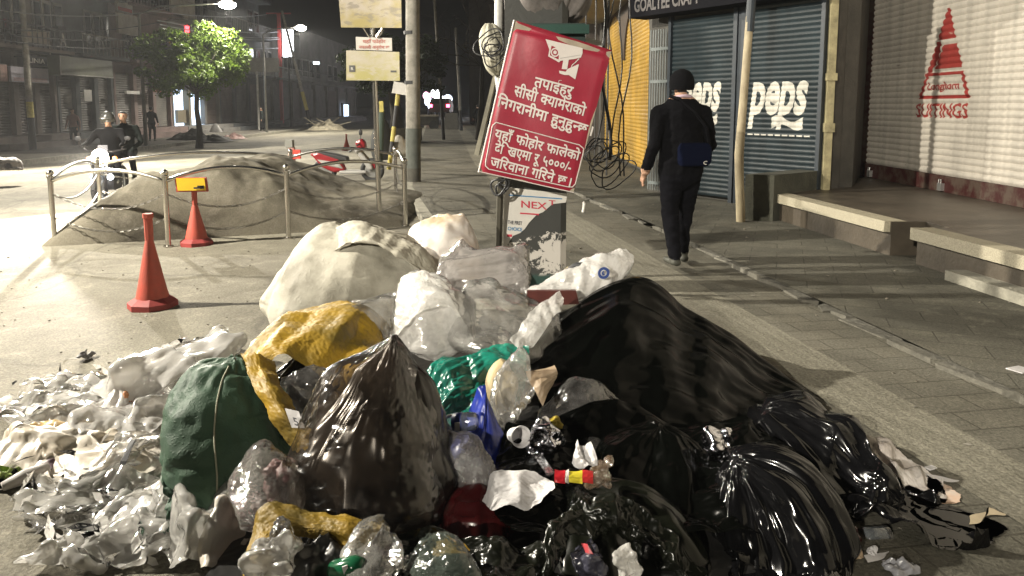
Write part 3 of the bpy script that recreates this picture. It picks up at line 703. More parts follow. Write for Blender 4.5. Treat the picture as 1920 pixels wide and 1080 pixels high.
pole('street_pole', 'thin pole with a black lower half on the pavement under bare twigs', 'pole', G(832, 262, 0), 9, .075, .06, m_conc, (-.5, 0), ((0, 2.3, m_blk),))
pole('street_pole', 'thin pale pole beyond the bare twigs with a small green box', 'pole', G(865, 245, 0), 6.5, .1, .08, m_conc, (-.3, 0), ((0, 1.3, m_blk),))
# street lamps: pole, arm, head; each head carries its own light
m_lamp = mk('lit lamp lens', (1., .93, .78), .5, emit=60)
m_galv = mk('galvanised steel', (.3, .3, .29), .45, .7, var=.3, vscale=6)
LC = (1., .93, .79)
def street_lamp(label, base, h, arm, power, tgt, spot=150, lens=.2):
    b = V3(base); o = root('street_lamp', label, 'street lamp', tuple(b), 'street lamps along the far kerb')
    hd = b+V3((arm[0], arm[1], h)); mb = MB(); mb.tube([b, b+V3((0, 0, h*.93)), b+V3((arm[0]*.25, arm[1]*.25, h*.985)), hd+V3((0, 0, .03))], [.09, .06, .045, .035], 10); mb.build('pole', m_galv, o, smooth=True)
    d = V3((arm[0], arm[1], 0)).normalized(); s = d.cross(V3((0, 0, 1)))
    mb = MB(); mb.obox(hd+d*.25+V3((0, 0, .06)), d*.36, s*.15, V3((0, 0, .05))); hh = mb.build('lamp_head', m_galv, o)
    mb = MB(); mb.ball(hd+d*.28+V3((0, 0, -.02)), lens, 8, (1.3, 1.1, .62)); mb.build('lens', m_lamp, hh, smooth=True)
    l = lamp('SPOT', 'lamp_light', tuple(hd+d*.28+V3((0, 0, -.2))), power, LC, tgt, .12, spot, .35); l.parent = o; l.location = V3(l.location)-b
    return o
street_lamp('tall bright street lamp shining above the leafy tree', (-16.9, 34.2, -.26), 6.4, (3.75, 0), 6500, (-12, 33.8, -.3), 172, .3)
street_lamp('bright street lamp beside the glowing white box sign', (-17.2, 52, -.26), 7.2, (2.35, 0), 12000, (-13, 50, -.3), 150, .3)
street_lamp('street lamp on the far kerb beyond the left edge', (-16.6, 22.5, -.26), 7.6, (2.6, 0), 15000, (-8, 18, -.3), 125)
street_lamp('street lamp on the far kerb left of the heap of bags', (-16.6, 5.8, -.26), 7.4, (5.2, 0), 15500, (.2, 4.8, 0), 140)
street_lamp('unseen lamp behind the photographer, added and narrowed onto the cream shutter', (-13, -12, -.2), 7.4, (4.2, 0), 19000, (5.8, 10.6, 3.9), 34)  # unseen lamp added as a floodlight for the shopfronts on the right
q = P(593, 118, 62); o = root('wall_lamp', 'small bluish lamp on a bracket near the far buildings', 'lamp', tuple(q))
mb = MB(); mb.obox(q, (.22, 0, 0), (0, .1, 0), (0, 0, .1)); mb.build('lens', mk('cool lamp', (.8, .95, 1.), .5, emit=8), o); mb = MB(); mb.tube([q+V3((0, .1, .1)), q+V3((-2.6, 1, .6))], .04, 6); mb.build('bracket', m_galv, o)
q = P(353, 58, 38); o = root('signal_light', 'red signal light showing in the top of the leafy tree', 'signal', tuple(q))
mb = MB(); mb.obox(q, (.16, 0, 0), (0, .1, 0), (0, 0, .32)); mb.build('housing', m_blk, o)
mb = MB()
for k in (-1, 0, 1): mb.lathe([(.11, 0), (.11, .05)], q+V3((0, -.1, k*.18)), 12, (0, -1, 0))
mb.build('lens', mk('red lens', (1., .05, .06), .4, emit=7), o)
mb = MB(); mb.tube([q+V3((0, .1, 0)), q+V3((.3, .4, -6.6))], .05, 6); mb.build('pole', m_galv, o)
# ================================================================ WIRES
m_wire = mk('black cable', (.02, .02, .022), .5)
m_wirel = mk('weathered cable', (.2, .2, .2), .5)
def cable(label, a, b, sag, r=.018, mat=None, mid=None):
    a, b = V3(a), V3(b); mb = MB(); n = 16
    mb.tube([a.lerp(b, k/n)-V3((0, 0, 4*sag*(k/n)*(1-k/n))) for k in range(n+1)], r, 5)
    o = mb.build('overhead_cable', mat or m_wire, smooth=True); tag(o, label, 'cable', 'overhead cables along the far kerb'); return o
for k, (ya, yb, xa, xb) in enumerate([(36, 27, 408, 500), (54, 60, 425, 522), (62, 70, 430, 522), (70, 73, 436, 524), (82, 90, 440, 522)]):
    cable('%s cable strung between the leafy tree and the red frame' % ('topmost', 'second', 'third', 'fourth', 'lowest')[k], P(xa-130, ya-16, 33), P(xb, yb, 66), .25, .03, m_wirel)
for k, (x0, y0, x1, y1) in enumerate([(-10, 18, 330, 12), (-10, 52, 330, 34), (-10, 60, 330, 60), (-10, 72, 330, 78)]):
    cable('%s cable crossing in front of the left buildings' % ('pale top', 'second', 'third', 'lowest')[k], P(x0, y0, 27), P(x1, y1, 37), .35, .022, m_wirel if k == 0 else m_wire)
# ================================================================ TREES
def leaf_tree(name, label, base, trunk_h, crown, R3, seed, leaf, twig, count=4200, size=.17, trunk_r=.2, lean=(0, 0)):
    """trunk and limbs as tapered tubes; crown of many small leaf faces in uneven clumps"""
    r = random.Random(seed); b = V3(base); c = V3(crown); o = root(name, label, 'tree', tuple(b)); mb = MB()
    fork = b+V3((lean[0], lean[1], trunk_h))
    mb.tube([b-V3((0, 0, .1)), b.lerp(fork, .3)+V3((.05, 0, 0)), b.lerp(fork, .7)+V3((-.04, 0, 0)), fork], [trunk_r*1.4, trunk_r, trunk_r*.85, trunk_r*.8], 10)
    cl = []
    for k in range(60):
        d = V3((r.gauss(0, 1), r.gauss(0, 1), r.gauss(0, 1))).normalized()*r.random()**.38
        cl.append((c+V3((d.x*R3[0], d.y*R3[1], d.z*R3[2])), r.uniform(.16, .34)*min(R3)))
    for p, rr in cl[:22]:
        m_ = fork.lerp(p, .5)+V3((r.uniform(-.2, .2), r.uniform(-.2, .2), r.uniform(0, .3)))
        mb.tube([fork, fork.lerp(m_, .5)+V3((0, 0, .1)), m_, p], [trunk_r*.5, trunk_r*.34, trunk_r*.2, trunk_r*.06], 6)
    mb.build('trunk', twig, o, smooth=True)
    vs = []; fs = []
    for k in range(count):
        p, rr = cl[k % len(cl)]
        q = V3((r.gauss(0, 1), r.gauss(0, 1), r.gauss(0, 1))).normalized()*rr*r.random()**.45
        x = p+V3((q.x*1.25, q.y*1.25, q.z*.8)); n = V3((r.gauss(0, 1), r.gauss(0, 1), r.gauss(0, 1)+.7)).normalized(); u = n.orthogonal().normalized(); u.rotate(Matrix.Rotation(r.uniform(0, 6.28), 3, n)); w = n.cross(u); s = size*r.uniform(.6, 1.3)
        i = len(vs); vs += [x-u*s*.5, x+w*s*.28+n*s*.05, x+u*s*.55-n*s*.08, x-w*s*.28+n*s*.05]; fs.append((i, i+1, i+2, i+3))
    mb = MB(); mb.add(vs, fs); mb.build('crown', leaf, o); return o
m_leaf = mk('green leaves', (.1, .16, .02), .55, var=.5, vscale=2.2)
m_leafd = mk('dark leaves', (.028, .045, .018), .6, var=.5, vscale=2.2)
for m_ in (m_leaf, m_leafd):       # leaves let some light through
    n = m_.node_tree.nodes; l = m_.node_tree.links; b = n['Principled BSDF']; src = b.inputs['Base Color'].links[0].from_socket
    t_ = n.new('ShaderNodeBsdfTranslucent'); l.new(src, t_.inputs[0]); x_ = n.new('ShaderNodeMixShader'); x_.inputs[0].default_value = .45; l.new(b.outputs[0], x_.inputs[1]); l.new(t_.outputs[0], x_.inputs[2]); l.new(x_.outputs[0], n['Material Output'].inputs[0])
m_bark = mk('bark', (.06, .05, .04), .9, var=.4, vscale=8, bump=.6)
q = P(372, 240, 34); q.z = -.26
leaf_tree('leafy_tree', 'bushy tree lit yellow green on one side by a street lamp', q, 2.4, P(360, 112, 34), (2.35, 1.9, 1.85), 5, m_leaf, m_bark, 15000, .18, .13)
q = G(745, 266, 0)
leaf_tree('dark_tree', 'broad dark tree growing from a round concrete planter', q+V3((0, 0, .35)), 2.6, P(735, 122, q.y), (2.5, 2.2, 1.35), 9, m_leafd, m_bark, 6000, .2, .26, (-.15, 0))
o = root('tree_planter', 'low round concrete planter around the dark tree trunk', 'planter', tuple(q)); mb = MB()
mb.lathe([(.95, 0), (1., .1), (.98, .62), (.8, .62), (.78, .45)], q+V3((.1, 0, 0)), 28); mb.build('rim', m_kerb, o, smooth=True, auto=30)
def bare_tree(label, base, h, seed, dirs):
    r = random.Random(seed); b = V3(base); o = root('bare_tree', label, 'tree', tuple(b)); mb = MB()
    top = b+V3((.2, 0, h*.45)); mb.tube([b, b.lerp(top, .5)+V3((.06, 0, 0)), top], [.16, .12, .1], 8); mb.build('trunk', m_bark, o, smooth=True); mb = MB()
    def grow(p, d, L, rad, lv):
        pts = [p]; 
        for k in range(5):
            d = (d+V3((r.gauss(0, .2), r.gauss(0, .2), r.gauss(0, .14)-.03*lv))).normalized(); p = p+d*L/5; pts.append(p)
            if lv < 4 and k > 0:
                for _ in range(1 if lv else 2): grow(p, (d+V3((r.gauss(0, .7), r.gauss(0, .7), r.gauss(0, .45)))).normalized(), L*.62, rad*.55, lv+1)
        mb.tube(pts, [rad*(1-.13*k) for k in range(6)], 4)
    for d in dirs: grow(top, V3(d).normalized(), h*.36, .05, 1)
    mb.build('crown', m_bark, o); return o
bare_tree('leafless tree with fine drooping twigs over the pavement', G(893, 262, 0)+V3((.1, 0, 0)), 7.6, 3, [(-.8, -.3, .5), (-.5, -.5, .2), (-.2, -.3, .9), (-.9, .1, .1)])
# ================================================================ MOUND, FENCE, CONES
m_mound = ground_mat('dusty earth', (.17, .155, .12), (.05, .044, .034), (.22, .2, .165), rough=.95, bumpd=.012, spec=.1, grain=.3)
def mound():
    nx, ny = 150, 70; x0, x1, y0, y1 = -6.0, -1.5, 9.12, 12.7; V = np.zeros((nx, ny, 3))
    for i in range(nx):
        for j in range(ny):
            u, v = i/(nx-1), j/(ny-1); x = x0+(x1-x0)*u; y = y0+(y1-y0)*v+1.0*u
            a = abs(2*u-1.02); b = abs(2*v-1)
            prof = max(0, 1-a**4.2)**.6*max(0, 1-b**6)**.5
            top = .95*(1-.62*smoothstep(.42, .85, u))*(1-.25*smoothstep(.36, .0, u)); p = V3((x*1.1, y*1.1, 1.7))
            nn = mnoise.fractal(p*1.3, 1, 2, 6)*.05+(mnoise.ridged_multi_fractal(p*.9, 1, 2, 5, 1, 2)-1.)*.035
            fold = .05*abs(math.sin(x*2.1+y*1.4+1.3*mnoise.noise(p*.8)))*prof
            h = top*prof*(1+nn*1.6)+nn*.35*min(1, prof*3)-fold-.03
            V[i, j] = (x, y, roadz(x)+h)
    o = grid_mesh('earth_mound', V, False, m_mound); tag(o, 'grey mound of dumped earth inside the steel railing', 'mound'); return o
mound()
m_chrome = mk('stainless steel', (.62, .6, .56), .22, 1., var=.15, vscale=10)
m_chain = mk('chain steel', (.16, .15, .13), .5, .6)
posts = [GR(103, 459), GR(316, 463), GR(541, 447), GR(760, 425)]
def at_top(xp, yp, lam): q = P(xp, yp, lam); q.z = roadz(q.x); return q
back = [at_top(183, 312, 12.3), at_top(545, 303, 13.2), at_top(741, 304, 13.2)]
fence = root('steel_railing', 'stainless steel railing with arched rails and hanging chains round the earth mound', 'railing', tuple(posts[0]))
HP = .87
def fpost(b, h=HP):
    mb = MB(); b = V3(b); mb.tube([b-V3((0, 0, .05)), b+V3((0, 0, h))], .033, 12); mb.lathe([(.06, 0), (.06, .012), (.036, .02)], b+V3((0, 0, .004)), 12); mb.ball(b+V3((0, 0, h+.045)), .045, 8); mb.lathe([(.042, 0), (.042, .02)], b+V3((0, 0, h-.01)), 12)
    mb.build('post', m_chrome, fence, smooth=True, auto=35)
for b in posts+back: fpost(b)
def frail(a, b, bulge=.14):
    a, b = V3(a)+V3((0, 0, HP-.06)), V3(b)+V3((0, 0, HP-.06)); n = 18
    mb = MB(); mb.tube([a.lerp(b, k/n)+V3((0, 0, bulge*4*(k/n)*(1-k/n))) for k in range(n+1)], .024, 8)
    mb.build('rail', m_chrome, fence, smooth=True)
def fchain(a, b, z, sag):
    a, b = V3(a)+V3((0, 0, z)), V3(b)+V3((0, 0, z)); L = (b-a).length; n = int(L/.05); mb = MB()
    pts = [a.lerp(b, k/n)-V3((0, 0, sag*4*(k/n)*(1-k/n))) for k in range(n+1)]
    for k in range(n):
        c = (pts[k]+pts[k+1])/2; d = (pts[k+1]-pts[k]).normalized(); s = d.orthogonal().normalized() if k % 2 else d.cross(d.orthogonal().normalized())
        ring = [c+d*.031*math.cos(t)+s*.013*math.sin(t) for t in [2*math.pi*i/8 for i in range(9)]]; mb.tube(ring, .0045, 4, False)
    mb.build('chain', m_chain, fence)
loop = posts+back[::-1]
for k in range(len(loop)):
    a, b = loop[k], loop[(k+1) % len(loop)]; frail(a, b); fchain(a, b, .66, .2); fchain(a, b, .36, .18)
m_cone = mk('cone plastic', (.5, .07, .04), .6, var=.4, vscale=7, col2=(.34, .075, .05), bump=.12)
m_coneb = mk('cone base', (.34, .045, .04), .6, var=.4, vscale=7)
def cone(label, base, h=.78, s=1., top=True, tw=.3):
    b = V3(base); o = root('traffic_cone', label, 'traffic cone', tuple(b), 'red cones on the road')
    mb = MB(); mb.lathe([(.235*s, 0), (.235*s, .055*s), (.19*s, .085*s), (.13*s, .12*s)], b, 8, tw=tw); mb.build('base', m_coneb, o)
    mb = MB(); mb.lathe([(.155*s, .085*s), (.15*s, .12*s), (.128*s, .22*s), (.075*s, h*.52), (.045*s, h*.68), (.036*s, h*.72)], b, 24); mb.build('body', m_cone, o, smooth=True, auto=40)
    mb = MB(); mb.lathe([(.04*s, h*.72), (.041*s, h*.95), (.05*s, h*.955), (.05*s, h), (.03*s, h)], b, 8, tw=tw); mb.build('grip', m_cone, o, auto=30); return o
cone('tall red cone with a stick shaped top standing on the open road', GR(287, 575), .8, .85)
cb = GR(369, 459); c2 = cone('red cone holding a yellow notice against the earth mound', cb, .7, .85, tw=.1)
q = V3(cb)+V3((.0, -.06, .76)); o = root('yellow_notice', 'small yellow notice board with a red edge on top of the second cone', 'notice', tuple(q))
mb = MB(); mb.obox(q, (.185, .02, 0), (0, .012, 0), (-.008, 0, .088)); mb.build('panel', mk('red edge', (.4, .06, .04), .6), o)
mb = MB(); mb.obox(q+V3((.0, -.016, .004)), (.165, .018, 0), (0, .004, 0), (-.007, 0, .076)); mb.build('face', mk('bright yellow', (.85, .55, .02), .55, var=.15), o)
mb = MB(); v, f = line_mesh('SLOW WORK AHEAD', 1, .03); place(mb, v, f, q+V3((-.155, -.0335, .043)), V3((.165, .018, 0)).normalized(), (0, 0, 1), width=.3, height=.022)
mb.build('lettering', m_blk, o); mb = MB()
mb.obox(q+V3((.085, -.025, -.04)), (.05, .004, 0), (0, .003, 0), (0, 0, .01)); mb.obox(q+V3((.10, -.025, -.022)), (.02, .003, 0), (0, .003, 0), (0, 0, .012)); mb.obox(q+V3((.135, -.022, -.03)), (.015, .02, 0), (0, .003, 0), (0, 0, .02))
mb.build('picture', m_blk, o)
cone('small far red cone on the bright road beyond the scooter', GR(650, 282), .66, .85)
# red boxed post behind the mound
b = at_top(548, 300, 14.2); o = root('marker_post', 'post with a grey cap and a little red board behind the mound', 'post', tuple(b)); lam_ = 14.2
z_ = lambda yp: P(548, yp, lam_).z
mb = MB(); mb.box(b.x-.05, b.y-.05, b.z-.02, b.x+.05, b.y+.05, z_(276)); mb.build('post', mk('pink post', (.5, .3, .26), .7, var=.3), o)
mb = MB(); mb.box(b.x-.11, b.y-.07, z_(276), b.x+.03, b.y+.07, z_(262)); mb.build('cap', mk('grey cap', (.2, .2, .18), .7), o)
mb = MB(); mb.box(b.x-.04, b.y-.12, z_(297), b.x+.19, b.y-.06, z_(280)); bb = mb.build('board', mk('red box', (.5, .05, .03), .6), o)
mb = MB(); v, f = line_mesh('रोक', 1, .03); place(mb, v, f, (b.x-.02, b.y-.123, z_(293)), (1, 0, 0), (0, 0, 1), width=.18, height=.07); mb.build('lettering', m_white, bb)
# ================================================================ SIGNS ON A POLE
b = GR(712, 420); sp_ = root('sign_post', 'steel post carrying pale sign boards at the corner of the railing', 'sign post', tuple(b))
lam_ = (b.y)/.985
mb = MB(); mb.tube([b, b+V3((-.05, 0, 3.3))], .036, 12); mb.build('post', m_chrome, sp_, smooth=True, auto=40)
def sb(xp, yp): q = P(xp, yp, lam_); q.y = b.y-.06; return q
def signrect(label, tl, tr, bl, br, mat, name='sign_board'):
    a = [sb(*p) for p in (bl, br, tr, tl)]; o = root(name, label, 'sign', tuple(sum(a, V3())/4)); mb = MB(); mb.prism(a, (0, .03, 0)); mb.build('panel', mat, o); return o
def faded(name, c0, c1, c2):
    m = bpy.data.materials.new(name); m.use_nodes = True; n = m.node_tree.nodes; l = m.node_tree.links; bs = n['Principled BSDF']; tc = n.new('ShaderNodeTexCoord')
    mp = n.new('ShaderNodeMapping'); mp.inputs['Scale'].default_value = (2.2, 1, 7); mp.inputs['Rotation'].default_value[1] = .25; l.new(tc.outputs['Object'], mp.inputs[0])
    a = noise_tex(n, l, mp.outputs[0], 2.2, 5, .6, .5); g = noise_tex(n, l, tc.outputs['Object'], 2.5, 3)
    c = mixc(n, l, c0, c1, ramp(n, l, g, [(.4, 0.), (.6, 1.)])); c = mixc(n, l, c, c2, ramp(n, l, a, [(.52, 0.), (.6, .7)]))
    l.new(c, bs.inputs['Base Color']); bs.inputs['Roughness'].default_value = .4; return m
signrect('large upper sign faded cream and mustard with smeared lines', (649, 4), (761, 7), (652, 57), (761, 58), faded('faded mustard', (.42, .375, .31), (.36, .3, .13), (.22, .2, .17)))
s2 = signrect('small white sign with red lettering between the two larger signs', (678, 74), (743, 76), (678, 97), (743, 99), m_white)
mb = MB()
q = sb(690, 85); v, f = line_mesh('यहाँ फोहोर', 1, .02); place(mb, v, f, q+V3((0, -.003, 0)), (1, 0, 0), (0, 0, 1), width=.32, height=.07)
mb.build('lettering', mk('faded red print', (.5, .2, .17), .6), s2); mb = MB()
q = sb(683, 95); v, f = line_mesh('नफालौ अनुरोध छ', 1, .02); place(mb, v, f, q+V3((0, -.003, 0)), (1, 0, 0), (0, 0, 1), width=.42, height=.07)
mb.build('lettering', mk('faded red print', (.5, .2, .17), .6), s2)
s3 = signrect('large lower sign of blurred cream with a yellow upper half', (660, 98), (756, 101), (659, 152), (756, 153), faded('faded cream', (.48, .44, .35), (.42, .385, .17), (.5, .46, .39)))
mb = MB(); q = sb(670, 131); mb.obox(q, (.04, 0, 0), (0, .004, 0), (0, 0, .045)); q = sb(745, 136); mb.obox(q, (.04, 0, 0), (0, .004, 0), (0, 0, .013)); mb.build('emblem', mk('ink grey', (.1, .1, .1), .6), s3)
mb = MB(); v, f = line_mesh('R', 1, .03); q = sb(668, 133.5); place(mb, v, f, q+V3((0, -.006, 0)), (1, 0, 0), (0, 0, 1), width=.035, height=.04); mb.build('emblem_letter', m_white, s3)
mb = MB(); mb.tube([sb(716, 75), sb(727, 60)], .028, 8); tube_ = mb.build('bracket', m_chrome, sp_); mb = MB(); mb.tube([sb(702, 74), sb(692, 58)], .012, 6); mb.build('bracket', m_chrome, sp_)
# striped tilted post with small sign
b = G(729, 318, 0); t = P(747, 172, b.y*1.005); o = root('striped_post', 'tilted post striped black and yellow with a small white sign', 'post', tuple(b))
mb = MB(); mb.tube([b, t], .05, 10); mb.build('post', m_blk, o)
for a0, a1 in ((.0, .22), (.36, .55), (.82, 1.)):
    mb = MB(); mb.tube([b.lerp(t, a0), b.lerp(t, a1)], .054, 10); mb.build('stripe', m_yelband, o)
mb = MB(); c = P(752, 166, b.y-.12); mb.obox(c, (.2, 0, -.035), (0, .012, 0), (.03, 0, .14)); mb.obox(c+V3((.12, -.02, -.03)), (.045, 0, 0), (0, .008, 0), (0, 0, .06)); mb.build('sign_plate', [m_white], o)
b = G(712, 322, 0); o = root('green_post', 'dark post with a yellowish plate behind the steel sign post', 'post', tuple(b)); mb = MB(); mb.tube([b, P(716, 205, b.y)], .07, 10); mb.build('post', mk('dark green paint', (.03, .05, .035), .6), o); mb = MB(); mb.obox(P(715, 200, b.y-.1), (.05, 0, 0), (0, .01, 0), (0, 0, .13)); mb.build('plate', m_yelband, o)
b = G(716, 300, 0)
for (xp, yp, w_) in ((716, 300, .45),):
    X = bag('dark_sack', [(720, 225, 4, 21.5, .1), (718, 235, 13, 21.5, .2), (716, 260, 20, 21.5, .3), (716, 290, 20, 21.5, .3), (716, 306, 12, 21.5, .2)], mk('dark sack cloth', (.03, .032, .03), .8, var=.4), 40, 30, 3, 1.05, 1.05, .05); tag(X, 'dark sack leaning behind the steel sign post', 'sack')
X = bag('white_sack', [(752, 255, 5, 22, .05), (750, 260, 12, 22, .15), (748, 275, 21, 22, .28), (748, 288, 23, 22, .28), (748, 295, 16, 22, .2)], mk('white sack cloth', (.5, .47, .4), .75, var=.3), 60, 40, 5, 1.08, 1.08, .06); tag(X, 'white sack standing by the tilted striped post', 'sack')
# ================================================================ SCOOTER
def scooter():
    b = G(690, 333, -.1); b = V3((b.x-.05, b.y, roadz(b.x))); o = root('parked_scooter', 'red and white motor scooter parked behind the railing', 'scooter', tuple(b))
    lam_ = b.y/.99
    def S(xp, yp, d=0.): q = P(xp, yp, lam_); return V3((q.x, b.y+d, q.z))
    redp = mk('glossy red', (.26, .012, .018), .3); wht = mk('glossy white', (.38, .37, .35), .35); blk = mk('black rubber', (.02, .02, .02), .6)
    def wheel(c, r):
        mb = MB(); n = 24; ring = [c+V3((r*math.cos(t), 0, r*math.sin(t))) for t in [2*math.pi*i/n for i in range(n+1)]]; mb.tube(ring, .055, 8, False); w = mb.build('wheel', blk, o, smooth=True)
        mb = MB(); mb.lathe([(r*.72, -.03), (r*.72, .03)], c, 18, (0, 1, 0)); mb.build('rim', m_galv, w)
    wheel(S(700, 318), .23); wheel(S(612, 318), .23)
    def slab(name, pts, w, mat, par=o):
        P3 = [S(*p) for p in pts]; mb = MB(); mb.prism([p+V3((0, -w, 0)) for p in P3], (0, 2*w, 0)); q = mb.build(name, mat, par)
        md = q.modifiers.new('bevel', 'BEVEL'); md.width = min(.05, w*.5); md.segments = 3; return q
    slab('tail_panel', [(588, 288), (602, 283), (640, 296), (652, 318), (630, 322), (608, 312)], .14, redp)
    slab('side_panel', [(597, 296), (640, 303), (650, 316), (612, 308)], .17, wht)
    slab('seat', [(592, 284), (604, 281), (634, 287), (657, 293), (655, 303), (632, 299), (606, 290)], .13, blk)
    slab('floorboard', [(640, 318), (690, 318), (692, 324), (640, 325)], .15, wht)
    slab('front_shield', [(667, 278), (676, 276), (700, 305), (704, 316), (694, 318), (684, 300)], .17, wht)
    slab('front_mudguard', [(690, 303), (702, 301), (714, 316), (712, 320), (694, 308)], .08, redp)
    slab('headlamp_cowl', [(670, 266), (682, 258), (690, 268), (688, 279), (674, 278)], .13, redp)
    mb = MB(); mb.tube([S(678, 271, -.33), S(680, 268, -.1), S(680, 268, .1), S(678, 271, .33)], .018, 8); mb.tube([S(663, 283, -.3), S(672, 275, -.3)], .022, 8); mb.build('handlebar', blk, o)
    mb = MB(); mb.tube([S(682, 266, -.25), S(684, 250, -.27)], .008, 6); mb.ball(S(684, 247, -.27), .065, 8, (.7, .4, 1.1)); mb.build('mirror', blk, o, smooth=True)
    mb = MB(); mb.ball(S(589, 289), .04, 6); mb.build('tail_light', redp, o)
    mb = MB(); mb.tube([S(628, 318, -.1), S(628, 335, -.18)], .014, 6); mb.tube([S(606, 314, .12), S(650, 322, .12)], .045, 8); mb.build('stand', blk, o)
scooter()
# ================================================================ FAR STREET BITS
def heap(name, label, cat, c, rx, ry, h, mat, seed, n=40):
    V = np.zeros((n, n, 3)); c = V3(c)
    for i in range(n):
        for j in range(n):
            u, v = 2*i/(n-1)-1, 2*j/(n-1)-1; d = math.hypot(u, v); p = V3((u*2, v*2, seed))
            V[i, j] = (c.x+u*rx, c.y+v*ry, c.z+h*max(-.02, (1-d**1.6)*(.65+.7*mnoise.fractal(p, 1, 2, 4)))-.02)
    o = grid_mesh(name, V, False, mat, smooth=False); tag(o, label, cat); return o
m_rub = mk('pale rubble', (.38, .34, .25), .8, var=.6, vscale=3, bump=.4)
m_rubd = mk('dark rubbish', (.07, .065, .06), .8, var=.6, vscale=5, bump=.4)
c = G(612, 243, -.3); heap('rubble_heap', 'pale heap of broken boards and rubble on the far kerb', 'heap', c, 1.6, 1.2, .95, m_rub, 3.)
mb = MB(); r = random.Random(5)
for k in range(9):
    a = c+V3((r.uniform(-1.2, 1.4), r.uniform(-.8, .5), r.uniform(.1, .3))); mb.obox(a+V3((0, 0, .3)), V3((r.uniform(.3, .6), r.uniform(-.2, .2), r.uniform(-.5, .5))), V3((0, .12, 0)), V3((0, 0, .025)))
tag(mb.build('broken_boards', m_rub), 'splintered pale boards sticking out of the far rubble heap', 'boards')
c = G(372, 263, -.3); heap('rubbish_heap', 'dark low heap of rubbish round the foot of the leafy tree', 'heap', c, 1.9, 1.1, .75, m_rubd, 7.)
c = G(405, 257, -.3); X = bag('grey_bag', [(404, 232, 3, c.y, .05), (404, 240, 9, c.y, .3), (405, 250, 13, c.y, .35), (405, 258, 10, c.y, .3)], mk('grey bag cloth', (.28, .27, .26), .7), 40, 30, 8, 1.06, 1.06, .06); tag(X, 'grey tied bag on the dark heap by the leafy tree', 'bag')
c = G(437, 259, -.35); heap('litter_heap', 'little heap of pinkish litter at the kerb right of the leafy tree', 'heap', c, .75, .6, .38, mk('pink litter', (.55, .36, .33), .7, var=.6, vscale=6), 11.)
# sacks in the road at the left edge
X = bag('road_sack', [(14, 296, 6, 17.5, .1), (14, 300, 22, 17.5, .25), (10, 311, 28, 17.5, .3), (10, 319, 24, 17.5, .25)], mk('black white sack', (.3, .28, .27), .5, var=.8, vscale=2.4, col2=(.03, .025, .03), sharp=.14), 60, 40, 9, 1.08, 1.08, .05, ground=-.45); tag(X, 'black and white sack lying in the road at the left edge', 'sack')
# stall, car and riders far away
q = G(795, 244, -.1); o = root('street_barrow', 'low barrow with a dark side standing on the far road', 'barrow', tuple(q))
mb = MB(); mb.box(q.x-1.1, q.y, q.z+.35, q.x+.95, q.y+1.4, q.z+.95); mb.build('bed', m_dark, o)
mb = MB(); mb.box(q.x-1.15, q.y-.05, q.z+.95, q.x+1.0, q.y+1.45, q.z+1.05); mb.build('top', m_cream, o)
for dx in (-.8, .7):
    mb = MB(); mb.lathe([(.34, -.04), (.34, .04)], q+V3((dx, -.06, .34)), 16, (0, 1, 0)); mb.build('wheel', m_blk, o)
q = G(824, 217, -.15); q = P(824, 217, 62); o = root('far_car', 'far car showing two red tail lights at the end of the road', 'car', tuple(q)); q = V3(q)
mb = MB(); body = [(-.85, 0, .3), (.85, 0, .3), (.88, 0, .95), (.68, 0, 1.45), (-.68, 0, 1.45), (-.88, 0, .95)]; mb.prism([q+V3(p) for p in body], (0, 3.6, 0)); mb.build('body', mk('dark car paint', (.06, .02, .025), .3), o)
for s in (-1, 1):
    mb = MB(); mb.box(q.x+s*.72-.14, q.y-.04, q.z+.7, q.x+s*.72+.14, q.y, q.z+.95); mb.build('tail_light', mk('tail lamp', (1., .06, .12), .4, emit=14), o)
    mb = MB(); mb.lathe([(.3, -.1), (.3, .1)], q+V3((s*.7, .6, .3)), 14, (1, 0, 0)); mb.build('wheel', m_blk, o)
mb = MB(); mb.prism([q+V3((-.62, -.02, 1.0)), q+V3((.62, -.02, 1.0)), q+V3((.55, -.02, 1.38)), q+V3((-.55, -.02, 1.38))], (0, .015, 0)); mb.build('rear_window', m_win, o)
mb = MB(); rr = random.Random(8)
for k in range(15):
    pq = P(rr.uniform(800, 842), rr.uniform(172, 200), 95+rr.uniform(0, 10)); 
    o = root('shop_lamp', 'tiny %s lamp glowing over the far end of the street' % ('bluish white', 'pink', 'white')[k % 3], 'lamp', tuple(pq), 'tiny lamps at the far end of the street')
    mb = MB(); mb.ball(pq, rr.uniform(.25, .6), 6); mb.build('lens', (mk('far blue lamp', (.7, .8, 1.), .5, emit=7), mk('far pink lamp', (1., .5, .7), .5, emit=4), mk('far white lamp', (1, 1, 1), .5, emit=7))[k % 3], o)
    mb = MB(); mb.tube([pq+V3((0, .2, 0)), V3((pq.x, pq.y+.2, -.2))], .05, 5); mb.build('post', m_blk, o)
q = G(846, 243, 0); mb = MB(); mb.prism([q+V3((-.5, 0, 0)), q+V3((.5, 0, 0)), q+V3((.42, 0, 1.1)), q+V3((-.4, 0, 1.1))], (0, .8, 0)); tag(mb.build('cabinet', mk('grey cabinet', (.16, .15, .13), .7, var=.3)), 'grey street cabinet on the pavement between the two thin poles', 'cabinet')
